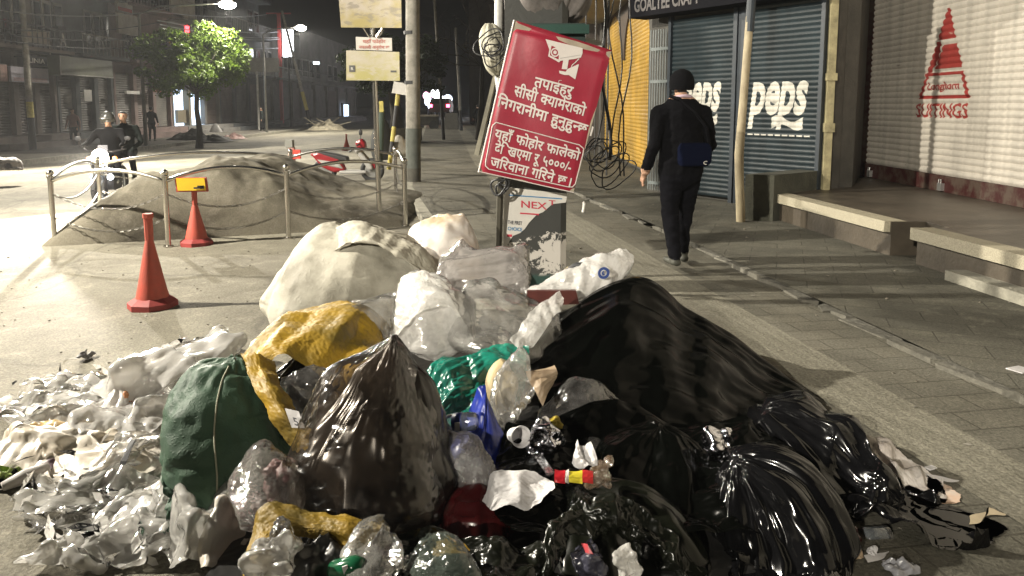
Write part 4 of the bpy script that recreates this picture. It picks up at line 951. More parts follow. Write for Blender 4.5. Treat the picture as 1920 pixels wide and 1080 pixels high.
# ================================================================ PILLAR WITH THE RED CAMERA SIGN
PLAM = 6.15
def PS(xp, yp, d=0.):
    q = P(xp, yp, PLAM); q.y = 6.05+d; return q
pl = root('concrete_pillar', 'peeling black and white concrete pillar under the tilted red sign', 'pillar', tuple(G(1000, 545)))
def pillar_mat():
    m = bpy.data.materials.new('peeled paint'); m.use_nodes = True; n = m.node_tree.nodes; l = m.node_tree.links; b = n['Principled BSDF']; tc = n.new('ShaderNodeTexCoord')
    a = noise_tex(n, l, tc.outputs['Object'], 7, 8, .68, .6); sx = n.new('ShaderNodeSeparateXYZ'); l.new(tc.outputs['Object'], sx.inputs[0])
    f = noise_tex(n, l, tc.outputs['Object'], 2.2, 2, .5); f2 = n.new('ShaderNodeMath'); f2.operation = 'MULTIPLY_ADD'; f2.inputs[1].default_value = .28; l.new(f, f2.inputs[0]); l.new(a, f2.inputs[2])
    g = n.new('ShaderNodeMath'); g.operation = 'MULTIPLY_ADD'; l.new(sx.outputs[0], g.inputs[0]); g.inputs[1].default_value = .35; l.new(f2.outputs[0], g.inputs[2])
    z = n.new('ShaderNodeMapRange'); l.new(sx.outputs[2], z.inputs[0]); z.inputs[1].default_value = .42; z.inputs[2].default_value = .62; z.inputs[3].default_value = 0; z.inputs[4].default_value = .3
    h = n.new('ShaderNodeMath'); h.operation = 'SUBTRACT'; l.new(g.outputs[0], h.inputs[0]); l.new(z.outputs[0], h.inputs[1])
    c = mixc(n, l, (.035, .036, .033), (.55, .52, .48), ramp(n, l, h.outputs[0], [(.625, 0.), (.65, 1.)]))
    zz = n.new('ShaderNodeMapRange'); l.new(sx.outputs[2], zz.inputs[0]); zz.inputs[1].default_value = .14; zz.inputs[2].default_value = .17; zz.inputs[3].default_value = 1; zz.inputs[4].default_value = 0
    c = mixc(n, l, c, (.015, .05, .04), zz.outputs[0]); l.new(c, b.inputs['Base Color']); b.inputs['Roughness'].default_value = .6
    bp = n.new('ShaderNodeBump'); bp.inputs['Strength'].default_value = .5; bp.inputs['Distance'].default_value = .01; l.new(h.outputs[0], bp.inputs['Height']); l.new(bp.outputs[0], b.inputs['Normal']); return m
a, b2 = PS(942, 540), PS(1062, 540); xl, xr = a.x, b2.x
mb = MB(); r_ = .05
sec = [(xl+.02, 6.05), (xr-r_, 6.05), (xr, 6.05+r_), (xr, 6.4), (xl+.02, 6.4)]
mb.prism([(x, y, -.05) for x, y in sec], (0, 0, 2.62)); mb.build('shaft', pillar_mat(), pl)
# torn poster on the pillar
pm = mk('poster paper', (.6, .58, .54), .6, var=.15, vscale=5)
pt = [(946, 349), (1063, 362), (1060, 378), (1035, 381), (1018, 396), (1006, 401), (992, 416), (984, 428), (975, 436), (962, 441), (950, 460), (944, 470)]
po = root('torn_poster', 'torn white poster with red NEXT lettering pasted on the pillar', 'poster', tuple(PS(946, 349, -.012)))
mb = MB(); mb.prism([PS(x, y, -.008) for x, y in pt], (0, .006, 0)); mb.build('paper', pm, po)
def pstr(name, txt, x, y, wpx, hpx, mat, bold=.03):
    mb = MB(); v, f = line_mesh(txt, 1, bold); q = PS(x, y, -.0115); place(mb, v, f, q, (1, 0, -.09), (0, 0, 1), width=wpx*PLAM/F, height=hpx*PLAM/F); mb.build(name, mat, po)
m_pr = mk('poster red', (.5, .03, .06), .6, var=.2); m_pb = mk('poster blue', (.05, .18, .35), .6); m_pk = mk('poster ink', (.06, .06, .07), .6)
pstr('lettering', 'NEX', 977, 387, 48, 13, m_pr, .015); pstr('lettering', 'T', 1028, 382, 13, 9, m_pr, .015)
pstr('small_lettering', 'THE FIRST', 952, 418, 27, 7, m_pk); pstr('small_lettering', 'CHOICE', 952, 430, 27, 7, m_pb)
mb = MB(); mb.hexa(PS(954, 365, -.0115), PS(1053, 372, -.0115), PS(1053, 372, -.009), PS(954, 365, -.009), (0, 0, .009)); mb.build('blue_band', m_pb, po)
mb = MB(); mb.hexa(PS(975, 399.5, -.0115), PS(1010, 402, -.0115), PS(1010, 402, -.009), PS(975, 399.5, -.009), (0, 0, .012)); mb.hexa(PS(951, 443, -.0115), PS(960, 443, -.0115), PS(960, 443, -.009), PS(951, 443, -.009), (0, 0, .02)); mb.build('red_band', m_pr, po)
# red sign board
def SG(xp, yp, d=0.): q = P(xp, yp, 5.78); q.y = 5.72+d; return q
TL, TR, BR, BL = SG(963, 42), SG(1143, 97), SG(1075, 362), SG(897, 322)
sg = root('camera_warning_sign', 'tilted red sign with a white security camera and Nepali lettering', 'sign', tuple(BL))
m_sred = mk('red vinyl', (.33, .018, .042), .42, var=.22, vscale=3, bump=.25, bscale=5)
nx, ny = 40, 56; V = np.zeros((nx, ny, 3))
for i in range(nx):
    for j in range(ny):
        u, v = i/(nx-1), j/(ny-1); q = BL*(1-u)*(1-v)+BR*u*(1-v)+TR*u*v+TL*(1-u)*v
        buck = .010*mnoise.noise(V3((u*3, v*4, .3)))+.006*math.sin(u*9+v*5)*v
        edge = .02*(smoothstep(.06, 0, u)+smoothstep(.94, 1, u)+smoothstep(.05, 0, v)+smoothstep(.93, .97, v)*smoothstep(1, .985, v)*1.2)
        V[i, j] = (q.x, q.y-buck+edge, q.z)
front = grid_mesh('panel', V, False, m_sred); put(front, sg)
def sgbuck(u, v): return .010*mnoise.noise(V3((u*3, v*4, .3)))+.006*math.sin(u*9+v*5)*v
mb = MB(); P4 = [BL, BR, TR, TL]
mb.prism([p+V3((0, .022, 0)) for p in P4], (0, .085, 0)); mb.build('backing_frame', mk('sign frame', (.42, .36, .27), .6, var=.4, vscale=6), sg)
m_swh = mk('white vinyl', (.68, .63, .6), .5, var=.1)
U = BR-BL; W_ = TL-BL
def sgp(u, v, d=.0065):
    q = BL*(1-u)*(1-v)+BR*u*(1-v)+TR*u*v+TL*(1-u)*v; return V3((q.x, q.y-sgbuck(u, v)-d, q.z))
def uv(xp, yp):
    """board coordinates of a picture point"""
    u, v = .5, .5
    for _ in range(30):
        q = BL*(1-u)*(1-v)+BR*u*(1-v)+TR*u*v+TL*(1-u)*v; e = SG(xp, yp)-q
        a, b, c, d = U.x, W_.x, U.z, W_.z; det = a*d-b*c; u += (e.x*d-b*e.z)/det; v += (a*e.z-c*e.x)/det
    return u, v
def subdiv_add(mb, pts2, fs, d=.0065):
    mb.add([sgp(u, v, d) for u, v in pts2], fs)
def sgtext(parts, x0, y0, x1, y1, hpx, bold=.03):
    """a line whose head bar runs from picture point x0,y0 to x1,y1"""
    a, b = uv(x0, y0), uv(x1, y1); v, f = line_mesh(parts, 1, bold, -.01)
    X0, X1 = min(p.x for p in v), max(p.x for p in v); bar = .62
    hv = (hpx/287.); du, dv = (b[0]-a[0])/(X1-X0), (b[1]-a[1])/(X1-X0)
    mb = MB(); subdiv_add(mb, [(a[0]+du*(p.x-X0)+.0, a[1]+dv*(p.x-X0)+(p.y-bar)*hv/.62) for p in v], f)
    me = mb.build('lettering', m_swh, sg); return me
sgtext(['तपाईहरु'], 1003, 146, 1074, 165, 17, .022)
sgtext(['सीसी', ' ', ('क', .74), 'यामेराको'], 966, 162, 1098, 201, 17.5, .022)
sgtext(['िन', 'गरानीमा', ' ', 'हुनुहु', ('न', .62), 'छ', ' ', '।'], 935, 181, 1111, 238, 17.5, .022)
sgtext(['यहाँ', ' ', 'फोहोर', ' ', 'फालेको'], 930, 242, 1088, 285, 16, .022)
sgtext(['देि', 'खएमा', ' ', 'रू', ' ', '५०००/-'], 930, 268, 1072, 306, 16, .022)
sgtext(['जिर', 'वाना', ' ', 'गिर', 'ने', ' ', 'छ', ' ', '।'], 922, 294, 1072, 334, 16, .022)
# rounded border of the lower box
bx = [(931, 229), (1085, 271), (1093, 278), (1092, 286), (1078, 344), (1073, 350), (1066, 350), (917, 316), (911, 310), (911, 303), (924, 235)]
mb = MB(); U2 = [uv(*p) for p in bx]; n = len(U2); cu = sum(p[0] for p in U2)/n; cv = sum(p[1] for p in U2)/n
pts = []
for i in range(n):
    a, b = U2[i], U2[(i+1) % n]
    for k in range(6): pts.append((a[0]+(b[0]-a[0])*k/6, a[1]+(b[1]-a[1])*k/6))
mb.tube([sgp(u, v, .004) for u, v in pts+pts[:1]], .0042, 5, False); mb.build('border', m_swh, sg)
mb = MB(); mb.tube([sgp(.004, k/20, .0) for k in range(21)], .006, 6); mb.tube([sgp(k/20, .006, 0) for k in range(21)], .004, 6); mb.build('edge_trim', m_swh, sg)
# camera pictogram
def picto(name, pts, mat, d):
    mb = MB(); mb.add([sgp(*uv(*p), d) for p in pts], [tuple(range(len(pts)))]); return mb.build(name, mat, sg)
m_sgr = mk('grey vinyl', (.4, .37, .36), .5)
picto('camera_picture', [(1021, 77), (1089, 93), (1089, 102), (1086, 110), (1073, 113), (1049, 116), (1046, 119), (1026, 108), (1028, 96)], m_swh, .0065)
picto('camera_picture', [(1032, 89), (1047, 94), (1045, 114), (1029, 106)], m_sred, .0075)
picto('camera_picture', [(1054, 113), (1064, 112), (1061, 132), (1051, 131)], m_swh, .0065)
picto('camera_picture', [(1046, 134), (1058, 136), (1062, 131), (1082, 122), (1082, 125), (1076, 150), (1064, 142), (1056, 142), (1047, 139)], m_swh, .0065)
picto('camera_picture', [(1048, 111), (1085, 105), (1085, 106.2), (1048, 112.5)], m_sgr, .0075)
cu_, cv_ = uv(1038.5, 101)
for r0, mat, d in ((.043, m_swh, .0085), (.03, m_sred, .0095), (.018, m_swh, .0105)):
    mb = MB(); k = [(cu_+r0*math.cos(2*math.pi*i/16), cv_+r0*.68*math.sin(2*math.pi*i/16)) for i in range(16)]; mb.add([sgp(u, v, d) for u, v in k], [tuple(range(16))]); mb.build('camera_picture', mat, sg)
mb = MB(); mb.tube([sgp(*uv(*p), .006) for p in ((1083, 112), (1076, 119), (1070, 124), (1068, 130))], .004, 5); mb.build('camera_picture', m_swh, sg)
# wooden brace and black cable ties under the sign
mb = MB(); mb.tube([SG(938, 335, .2), P(934, 478, 6.1)], .028, 6); tag(mb.build('timber_post', mk('grey timber', (.05, .045, .03), .85, var=.4, vscale=8)), 'thin timber post against the left side of the peeling pillar', 'post')
# green box and grey wrapped bundle above the sign
gb = root('green_box', 'dark green metal junction box above the tilted red sign', 'junction box', tuple(PS(1040, 95, .1)))
mb = MB(); q0, q1 = PS(985, 100), PS(1092, 50); mb.box(q0.x, 6.0, q0.z-.2, q1.x, 6.36, q1.z); mb.build('body', mk('dark green enamel', (.008, .03, .024), .45, var=.4, vscale=6), gb)
mb = MB(); q0, q1 = PS(996, 70), PS(1097, 54); mb.box(q0.x, 5.93, q0.z, q1.x, 6.0, q1.z); mb.build('lid_lip', mk('green enamel', (.012, .06, .045), .4, var=.3), gb)
T = bag('wrapped_bundle', [(1010, -60, 70, 6.1, .2), (1025, -20, 80, 6.1, .25), (1035, 18, 76, 6.1, .24), (1040, 42, 58, 6.1, .2), (1042, 52, 12, 6.1, .05)], mk('grey wrapping', (.2, .18, .17), .7, var=.7, vscale=7), 90, 60, 12, 1.2, 1.1, .05, ground=None, lump=.15); tag(T, 'grey torn wrapping bundled round the pillar top above the green box', 'bundle')
wb = bag('white_bundle', [(918, 45, 8, 6.4, .05), (920, 62, 20, 6.4, .12), (924, 95, 22, 6.4, .15), (927, 125, 17, 6.4, .12), (930, 140, 6, 6.4, .05)], mk('dirty white wrap', (.4, .38, .3), .7, var=.5, vscale=6), 80, 60, 14, 1.15, 1.1, .04, ground=None); tag(wb, 'dirty white bundle tied to the thin pole left of the red sign', 'bundle')
wp = root('white_pole', 'thin whitish pole rising behind the left edge of the red sign', 'pole', tuple(P(968, 540, 6.62)))
mb = MB(); mb.tube([P(968, 540, 6.62)-V3((0, 0, .1)), P(960, 330, 6.62), P(934, 140, 6.5), P(935, -80, 6.45)], .035, 10); mb.build('shaft', mk('pole white', (.5, .5, .48), .5, var=.3, vscale=5), wp, smooth=True)
mb = MB(); mb.prism([P(889, 290, 7.6), P(897, 292, 7.6), P(936, 120, 7.6), P(930, 118, 7.6)], (.0, .5, .0)); tag(mb.build('leaning_board', mk('board edge', (.27, .25, .19), .7, var=.5, vscale=5)), 'plain board leaning behind the left edge of the red sign', 'board')
mb = MB(); mb.prism([P(1092, 68, 6.1), P(1128, 78, 6.1), P(1127, 94, 6.1), P(1092, 86, 6.1)], (0, .03, 0)); tag(mb.build('paper_scrap', m_white), 'white printed scrap behind the top right corner of the red sign', 'paper')
# cables
def loops(label, c, n, r0, r1, seed, squash=.8, rad=.009, ax=1.):
    r = random.Random(seed); mb = MB(); c = V3(c)
    for k in range(n):
        R1 = r.uniform(r0, r1); tilt = V3((r.gauss(0, .35), 1, r.gauss(0, .35))).normalized(); u = tilt.orthogonal().normalized(); w = tilt.cross(u); o_ = V3((r.gauss(0, r0*.5), r.gauss(0, .05), r.gauss(0, r0*.45)))
        pts = [c+o_+(u*math.cos(t)*ax+w*math.sin(t)*squash)*R1*(1+.12*math.sin(3*t+k)) for t in [2*math.pi*i/26 for i in range(27)]]
        mb.tube(pts, rad, 5, False)
    o = mb.build('cable_coil', m_wire, smooth=True); tag(o, label, 'cable'); return o
loops('tangled black cable coil hanging beside the yellow shutter', P(1120, 288, 6.6), 5, .08, .16, 2, rad=.006)
loops('large loose loop of black cable sagging low beside the red sign', P(1138, 322, 6.6), 3, .17, .23, 7, .55, rad=.006)
loops('black cable knotted round the white bundle left of the red sign', P(925, 90, 6.2), 5, .06, .14, 9, .9, rad=.006)
loops('short black cable tail tied below the lower left of the red sign', P(938, 348, 5.9), 3, .04, .08, 4)
r = random.Random(12); hl = ['nearest the red sign', 'second from the red sign', 'with a slight slant', 'nearest the barred door', 'running from the canopy']
for k, (x0, x1, y1) in enumerate([(1128, 1140, 300), (1150, 1118, 280), (1136, 1176, 330), (1172, 1150, 290), (1190, 1160, 330)]):
    mb = MB(); a, b = P(x0, -40, 6.6), P(x1, y1, 6.6); mb.tube([a.lerp(b, t/10)+V3((.03*math.sin(t*.9+k), .02*math.cos(t), 0)) for t in range(11)], .007 if k else .016, 6)
    tag(mb.build('hanging_cable', m_wire, smooth=True), 'dark hanging cable in front of the yellow shutter, '+hl[k], 'cable', 'cables hanging in front of the yellow shutter')
# bamboo pole in front of the blue shutters
b = G(1389, 416, .05); bm_ = root('bamboo_pole', 'slightly bent pale bamboo pole in front of the blue shutters', 'pole', tuple(b))
mb = MB(); pts = [b, P(1388, 330, b.y), P(1386, 290, b.y), P(1390, 200, b.y), P(1396, 60, b.y), P(1401, -60, b.y)]
pts = [V3((p.x, b.y, p.z)) for p in pts]; mb.tube(pts, [.058, .056, .058, .052, .05, .048], 12); mb.build('shaft', mk('bamboo', (.4, .34, .22), .6, var=.5, vscale=7, col2=(.2, .16, .1), stretch=(1, 1, .4)), bm_, smooth=True, auto=50)
pp_ = P(1398, 20, b.y-.02); mb = MB(); mb.tube([V3((P(1397, 62, b.y).x, b.y, P(1397, 62, b.y).z)), V3((pts[-1].x, b.y, pts[-1].z))], .0555, 12); mb.build('dark_sleeve', m_bluep, bm_)
mb = MB(); q = G(1093, 398, 0); mb.tube([q, q+V3((.02, 0, .13)), q+V3((0, 0, .15))], .022, 8); tag(mb.build('pipe_stub', m_white), 'short white pipe stub sticking up by the broken kerb', 'pipe')
# ================================================================ PEOPLE
def body_mesh(name, segs, vox, colour, mats, org, yaw=0., fold=.0, seed=0, scale=1.):
    """one continuous figure: overlapping tapered limbs merged by voxel remesh, then smoothed; facing +y before yaw"""
    bm = bmesh.new()
    for a, b, ra, rb, fl in segs:
        a, b = V3(a), V3(b); d = b-a; L = d.length; t = d.normalized() if L > 1e-6 else V3((0, 0, 1))
        u = V3((1, 0, 0)); u = (u-t*u.dot(t)); u = u.normalized() if u.length > .2 else t.orthogonal().normalized(); w = t.cross(u); n = 14; prof = []
        for k in range(5): an = -math.pi/2+math.pi/2*k/5; prof.append((ra*math.cos(an), ra*math.sin(an)))
        for k in range(4): prof.append((ra+(rb-ra)*k/3, L*k/3))
        for k in range(1, 6): an = math.pi/2*k/5; prof.append((rb*math.cos(an), L+rb*math.sin(an)))
        rows = []
        for r_, h in prof:
            r_ = max(r_, 1e-4); rows.append([bm.verts.new(a+t*h+u*r_*math.cos(2*math.pi*i/n)+w*r_*fl*math.sin(2*math.pi*i/n)) for i in range(n)])
        for r0, r1 in zip(rows[:-1], rows[1:]):
            for i in range(n): bm.faces.new((r0[i], r0[(i+1) % n], r1[(i+1) % n], r1[i]))
        bm.faces.new(rows[0][::-1]); bm.faces.new(rows[-1])
    me = bpy.data.meshes.new(name); bm.to_mesh(me); bm.free()
    o = bpy.data.objects.new(name, me); sc.collection.objects.link(o)
    m1 = o.modifiers.new('r', 'REMESH'); m1.mode = 'VOXEL'; m1.voxel_size = vox
    m2 = o.modifiers.new('s', 'SMOOTH'); m2.iterations = 5; m2.factor = .5
    dg = bpy.context.evaluated_depsgraph_get(); dg.update()
    me2 = bpy.data.meshes.new_from_object(o.evaluated_get(dg)); o.modifiers.clear(); o.data = me2; me2.name = name
    me2.materials.clear()
    for m in mats: me2.materials.append(m)
    co = np.empty(len(me2.vertices)*3); me2.vertices.foreach_get('co', co); co = co.reshape(-1, 3)
    nr = np.empty(len(me2.vertices)*3); me2.vertices.foreach_get('normal', nr); nr = nr.reshape(-1, 3)
    if fold:
        for i, (c, n_) in enumerate(zip(co, nr)):
            if .12 < c[2] < 1.46: co[i] = c+n_*fold*(mnoise.ridged_multi_fractal(V3((c[0]*5+seed, c[1]*5, c[2]*8)), 1, 2, 3, 1, 2)-1.1)
    mi = np.array([colour(p.center) for p in me2.polygons], dtype=np.int32)
    M_ = Matrix.Translation(V3(org)) @ Matrix.Rotation(yaw, 4, 'Z') @ Matrix.Scale(scale, 4)
    me2.vertices.foreach_set('co', co.ravel()); me2.polygons.foreach_set('material_index', mi); me2.polygons.foreach_set('use_smooth', [True]*len(mi)); me2.transform(M_); me2.update()
    return o, M_
m_skin = mk('skin', (.42, .25, .17), .5); m_jack = mk('black jacket', (.0035, .0035, .0045), .9, bump=.2, bscale=60, spec=.06); m_trou = mk('dark trousers', (.0045, .0045, .006), .95, bump=.2, bscale=80, spec=.05)
m_shoe = mk('worn shoes', (.04, .04, .03), .7); m_hair = mk('black hair', (.01, .009, .008), .6); m_knit = mk('black knit', (.004, .004, .005), .95, bump=.5, bscale=160, spec=.08)
def figure(stride=.0, lift=.0, armsw=.0, hips=.94, sh=1.44, shw=.2, arm_l=None, arm_r=None, fingers=False, bulk=1., lean=0., head=(0, .02)):
    """segments of a standing or walking body, about 1.72 m"""
    s = []; hx = .095
    L0, R0 = V3((-hx, -stride*.5, .09)), V3((hx, stride*.5, .09))
    kl = V3((-hx*1.05, -stride*.2+.05, .5)); kr = V3((hx*1.05, stride*.3+.04, .5))
    L0 = L0+V3((0, 0, lift))
    for f, k, sgn in ((L0, kl, -1), (R0, kr, 1)):
        h = V3((sgn*hx, 0, hips)); s.append((h, k, .098*bulk, .066*bulk, 1.05)); s.append((k, f+V3((0, 0, .02)), .066*bulk, .05*bulk, 1.))
        s.append((f+V3((0, -.05, -.045)), f+V3((sgn*.02, .15, -.055)), .045, .038, .8))
    c = V3((0, lean, 0))
    s.append((V3((-.06, 0, hips)), V3((.06, 0, hips)), .125*bulk, .125*bulk, .9))
    s.append((V3((0, 0, hips)), V3((0, lean*.5, hips+.22)), .155*bulk, .15*bulk, .72)); s.append((V3((0, lean*.5, hips+.2)), V3((0, lean, sh-.1)), .15*bulk, .17*bulk, .68))
    s.append((V3((-shw+.05, lean, sh-.075)), V3((shw-.05, lean, sh-.075)), .078*bulk, .078*bulk, .95))
    for sgn in (-1, 1): s.append((V3((sgn*.03, lean, sh+.02)), V3((sgn*(shw-.03), lean, sh-.06)), .07, .06, .9)); s.append((V3((0, lean, sh-.05)), V3((0, lean+head[1]*.5, sh+.08)), .075, .058, 1.))
    for sgn, arm in ((-1, arm_l), (1, arm_r)):
        S_ = V3((sgn*shw, lean, sh-.075)); sw = armsw*sgn
        e, w = arm if arm else ((sgn*(shw+.075), lean-.03+sw*.5, sh-.34), (sgn*(shw+.09), lean+.05+sw, sh-.59))
        e, w = V3(e), V3(w); s.append((S_, e, .066*bulk, .05*bulk, 1.)); s.append((e, w, .052*bulk, .038*bulk, 1.))
        d = (w-e).normalized(); q = w+d*.09; s.append((w, q, .028, .034, .6))
        if fingers:
            p = V3((0, 1, 0)); p = (p-d*p.dot(d)).normalized(); bend = V3((-sgn, 0, 0))
            for k, (ln, of) in enumerate(((.068, .03), (.078, .011), (.072, -.009), (.055, -.028))):
                a = q+p*of; m_ = a+d*ln*.55+bend*.008; s.append((a-d*.01, m_, .0105, .0098, 1.)); s.append((m_, m_+d*ln*.5+bend*.022, .0098, .0085, 1.))
            t0 = w+d*.03+p*.025; t1 = t0+d*.035+p*.024+bend*.01; s.append((t0, t1, .0125, .0115, 1.)); s.append((t1, t1+d*.034+p*.004+bend*.008, .0112, .0092, 1.))
        else: s.append((q, q+d*.07, .03, .018, .55))
    hc = V3((head[0], lean+head[1], sh+.19)); s.append((hc+V3((0, -.015, .025)), hc+V3((0, .02, .03)), .088, .082, 1.)); s.append((hc+V3((0, .04, -.02)), hc+V3((0, .05, -.07)), .062, .045, 1.))
    s.append((hc+V3((0, .1, .005)), hc+V3((0, .112, -.02)), .011, .014, 1.))     # nose
    for sgn in (-1, 1): s.append((hc+V3((sgn*.084, .01, .015)), hc+V3((sgn*.086, .0, -.02)), .014, .011, 1.))
    return s, hc
def zcol(skinz, jackz, shoez, hair=None, handx=.27, sh=1.44):
    def f(c):
        if c[2] > skinz: return 3 if (hair and (c[2] > skinz+.16 or (c[1] < hair and c[2] > skinz+.03))) else 0
        if c[2] < shoez: return 4
        return None
    return f
def person(label, pos, yaw, mats, seg, hc, hips=.94, sh=1.44, vox=.02, fold=.0, scale=1., hands=(), hood=False, name='person', hairy=-.005):
    """mats: skin, upper, lower, hair, shoes"""
    hz = [V3(h) for h in hands]
    def col(c):
        if c[2] > sh+.06: return 3 if (c[2] > hc.z+.07 or (c[1] < hc.y+hairy and c[2] > hc.z-.07)) else 0
        for h in hz:
            if (c-h).length < .13: return 0
        if c[2] < .1: return 4
        return 1 if c[2] > hips-.06 else 2
    o, M_ = body_mesh('body', seg, vox, col, mats, pos, yaw, fold, 1, scale)
    r_ = root(name, label, 'person', tuple(pos)); put(o, r_); o.name = 'body'
    # eyes and mouth
    mb = MB()
    for s in (-1, 1): mb.ball(M_ @ (hc+V3((s*.032, .092, .015))), .012*scale, 5, (1.2, .6, .7))
    mb.build('eye', m_hair, r_); mb = MB(); mb.ball(M_ @ (hc+V3((0, .094, -.058))), .02*scale, 5, (1.1, .3, .3)); mb.build('mouth', mk('lips', (.3, .12, .1), .5), r_)
    return r_, M_
# the man walking away on the pavement
pos = G(1272, 498, .03); al = ((-.285, -.05, 1.12), (-.33, .03, .9)); ar = ((.29, .02, 1.14), (.2, .2, 1.02))
seg, hc = figure(.3, .03, 0, .96, 1.5, .215, al, ar, True, 1.22, .02)
seg.append((V3((0, .0, .93)), V3((0, .01, 1.2)), .215, .2, .72))
man, MM = person('man in a black jacket and beanie walking away past the blue shutters', pos, R(8), [m_skin, m_jack, m_trou, m_hair, m_shoe], seg, hc, .93, 1.5, .0125, .012, 1.02, hands=[(-.345, .055, .8), (.17, .29, .96)])
mb = MB(); rows = []
for z, r_ in ((-.05, .106), (-.02, .113), (.03, .112), (.08, .1), (.12, .07), (.142, .02)):
    rows.append([MM @ (hc+V3((r_*math.cos(t), -.004+r_*1.1*math.sin(t), z+(.0 if z > 0 else -.0)))) for t in [2*math.pi*k/28 for k in range(28)]])
vs = [p for q in rows for p in q]; mb.add(vs, [(i*28+k, i*28+(k+1) % 28, (i+1)*28+(k+1) % 28, (i+1)*28+k) for i in range(5) for k in range(28)]+[tuple(range(140, 168))]); mb.build('beanie', m_knit, man, smooth=True)
mb = MB(); mb.tube([MM @ V3((.083*math.cos(t), .02+.075*math.sin(t), 1.565-.02*math.sin(t))) for t in [2*math.pi*k/24 for k in range(25)]], .016, 8, False); mb.build('collar', mk('pink collar', (.42, .32, .38), .8), man, smooth=True)
w_bag = root('waist_bag', 'navy bag with a small white emblem slung at the back of the walking man', 'bag', tuple(MM @ V3((.03, -.17, 1.05))))
mb = MB(); pr = [(-.16, .0), (-.18, .06), (-.18, .2), (-.15, .25), (.15, .25), (.19, .2), (.19, .05), (.15, .0)]
mb.prism([MM @ V3((.06+x*.82, -.21, .95+z*.85)) for x, z in pr], MM.to_3x3() @ V3((0, .1, 0))); bb = mb.build('body', mk('navy fabric', (.003, .0045, .014), .95, spec=.04, bump=.2, bscale=60), w_bag)
md = bb.modifiers.new('bevel', 'BEVEL'); md.width = .03; md.segments = 3
mb = MB(); mb.tube([MM @ V3((.15+.02*math.cos(t), -.219, .985+.014*math.sin(t))) for t in [1+4*k/8 for k in range(9)]], .004, 6); mb.build('emblem', m_white, w_bag)
mb = MB(); mb.tube([MM @ V3(p) for p in ((.22, -.14, 1.1), (.16, -.19, 1.3), (.05, -.185, 1.44), (-.08, -.12, 1.56), (-.12, 0, 1.58))], .016, 6); mb.build('strap', m_jack, w_bag)
# far figures
def simple(label, pos, yaw, top, low, stride=.2, scale=1., vox=.03, sh=1.44, arms=(None, None), hood=False):
    seg, hc = figure(stride, .0, .06, .94, 1.44, .2, arms[0], arms[1], False, 1.05)
    return person(label, pos, yaw, [m_skin, top, low, m_hair, m_shoe], seg, hc, vox=vox, scale=scale, hands=[(-.29, .06, .78), (.29, .06, .78)])
m_pink = mk('pink top', (.3, .18, .17), .8); m_dk = mk('dark cloth', (.009, .009, .01), .9, spec=.1); m_gc = mk('dark green cloth', (.014, .018, .017), .9, spec=.1)
simple('person in a pink top and dark trousers in front of the grey shutters', L_ground(140, 273), R(185), m_pink, m_gc, .1, .98)
simple('dark clothed person walking away near the lit bluish shopfront', L_ground(286, 265), R(5), m_dk, m_dk, .12, 1.04)
simple('person with bare lower legs beside the pole of the grey board', L_ground(492, 246), R(100), m_gc, m_dk, .25, 1.0)
simple('dark figure with long hair walking away left of the red sign', G(896, 248, 0), R(10), m_dk, m_dk, .3, .96)
# motorcycle with two riders
lamb = 14.0; bx_ = P(206, 300, lamb); bz = roadz(bx_.x); org = V3((bx_.x, bx_.y, bz))
mc = root('motorcycle', 'motorcycle with a blazing headlight coming towards the railing', 'motorcycle', tuple(org))
YW = R(180+12); MR = Matrix.Translation(org) @ Matrix.Rotation(YW, 4, 'Z')      # local +y is the riding direction
def ml(*p): return MR @ V3(p)
def mwheel(y):
    mb = MB(); mb.tube([ml(0, y+.29*math.cos(t), .31+.29*math.sin(t)) for t in [2*math.pi*i/24 for i in range(25)]], .055, 8, False); w = mb.build('wheel', m_blk, mc, smooth=True)
    mb = MB(); mb.tube([ml(0, y+.23*math.cos(t), .31+.23*math.sin(t)) for t in [2*math.pi*i/24 for i in range(25)]], .02, 6, False)
    for k in range(5): mb.tube([ml(0, y, .31), ml(0, y+.23*math.cos(k*1.257), .31+.23*math.sin(k*1.257))], .014, 5)
    mb.build('rim', m_galv, w)
mwheel(.68); mwheel(-.62)
m_bike = mk('dark bike paint', (.03, .03, .04), .3)
mb = MB(); mb.tube([ml(0, .35, .72), ml(0, .1, .8), ml(0, -.1, .72)], [.1, .15, .1], 12); mb.build('tank', m_bike, mc, smooth=True)
mb = MB(); mb.tube([ml(0, .0, .74), ml(0, -.4, .76), ml(0, -.75, .8)], [.11, .13, .08], 10); mb.build('seat', m_blk, mc, smooth=True)
mb = MB(); mb.obox(ml(0, .02, .42), MR.to_3x3() @ V3((.12, 0, 0)), MR.to_3x3() @ V3((0, .25, 0)), V3((0, 0, .18))); mb.build('engine', m_blk, mc)
mb = MB(); mb.tube([ml(-.09, .68, .31), ml(-.09, .4, .88)], .024, 8); mb.tube([ml(.09, .68, .31), ml(.09, .4, .88)], .024, 8); mb.build('fork', m_blk, mc)
mb = MB(); mb.tube([ml(-.36, .22, 1.0), ml(-.15, .36, .96), ml(.15, .36, .96), ml(.36, .22, 1.0)], .016, 8); mb.build('handlebar', m_blk, mc)
mb = MB(); mb.lathe([(.06, -.12), (.13, -.02), (.135, .0)], ml(0, .52, .86), 18, MR.to_3x3() @ V3((0, 1, -.05))); hl_ = mb.build('headlight', m_blk, mc)
mb = MB(); mb.ball(ml(0, .55, .86), .155, 10, (1, .45, 1)); mb.build('lens', mk('lit headlight', (1., .86, .66), .4, emit=90), hl_, smooth=True)  # ball enlarged beyond its housing to imitate headlight glare
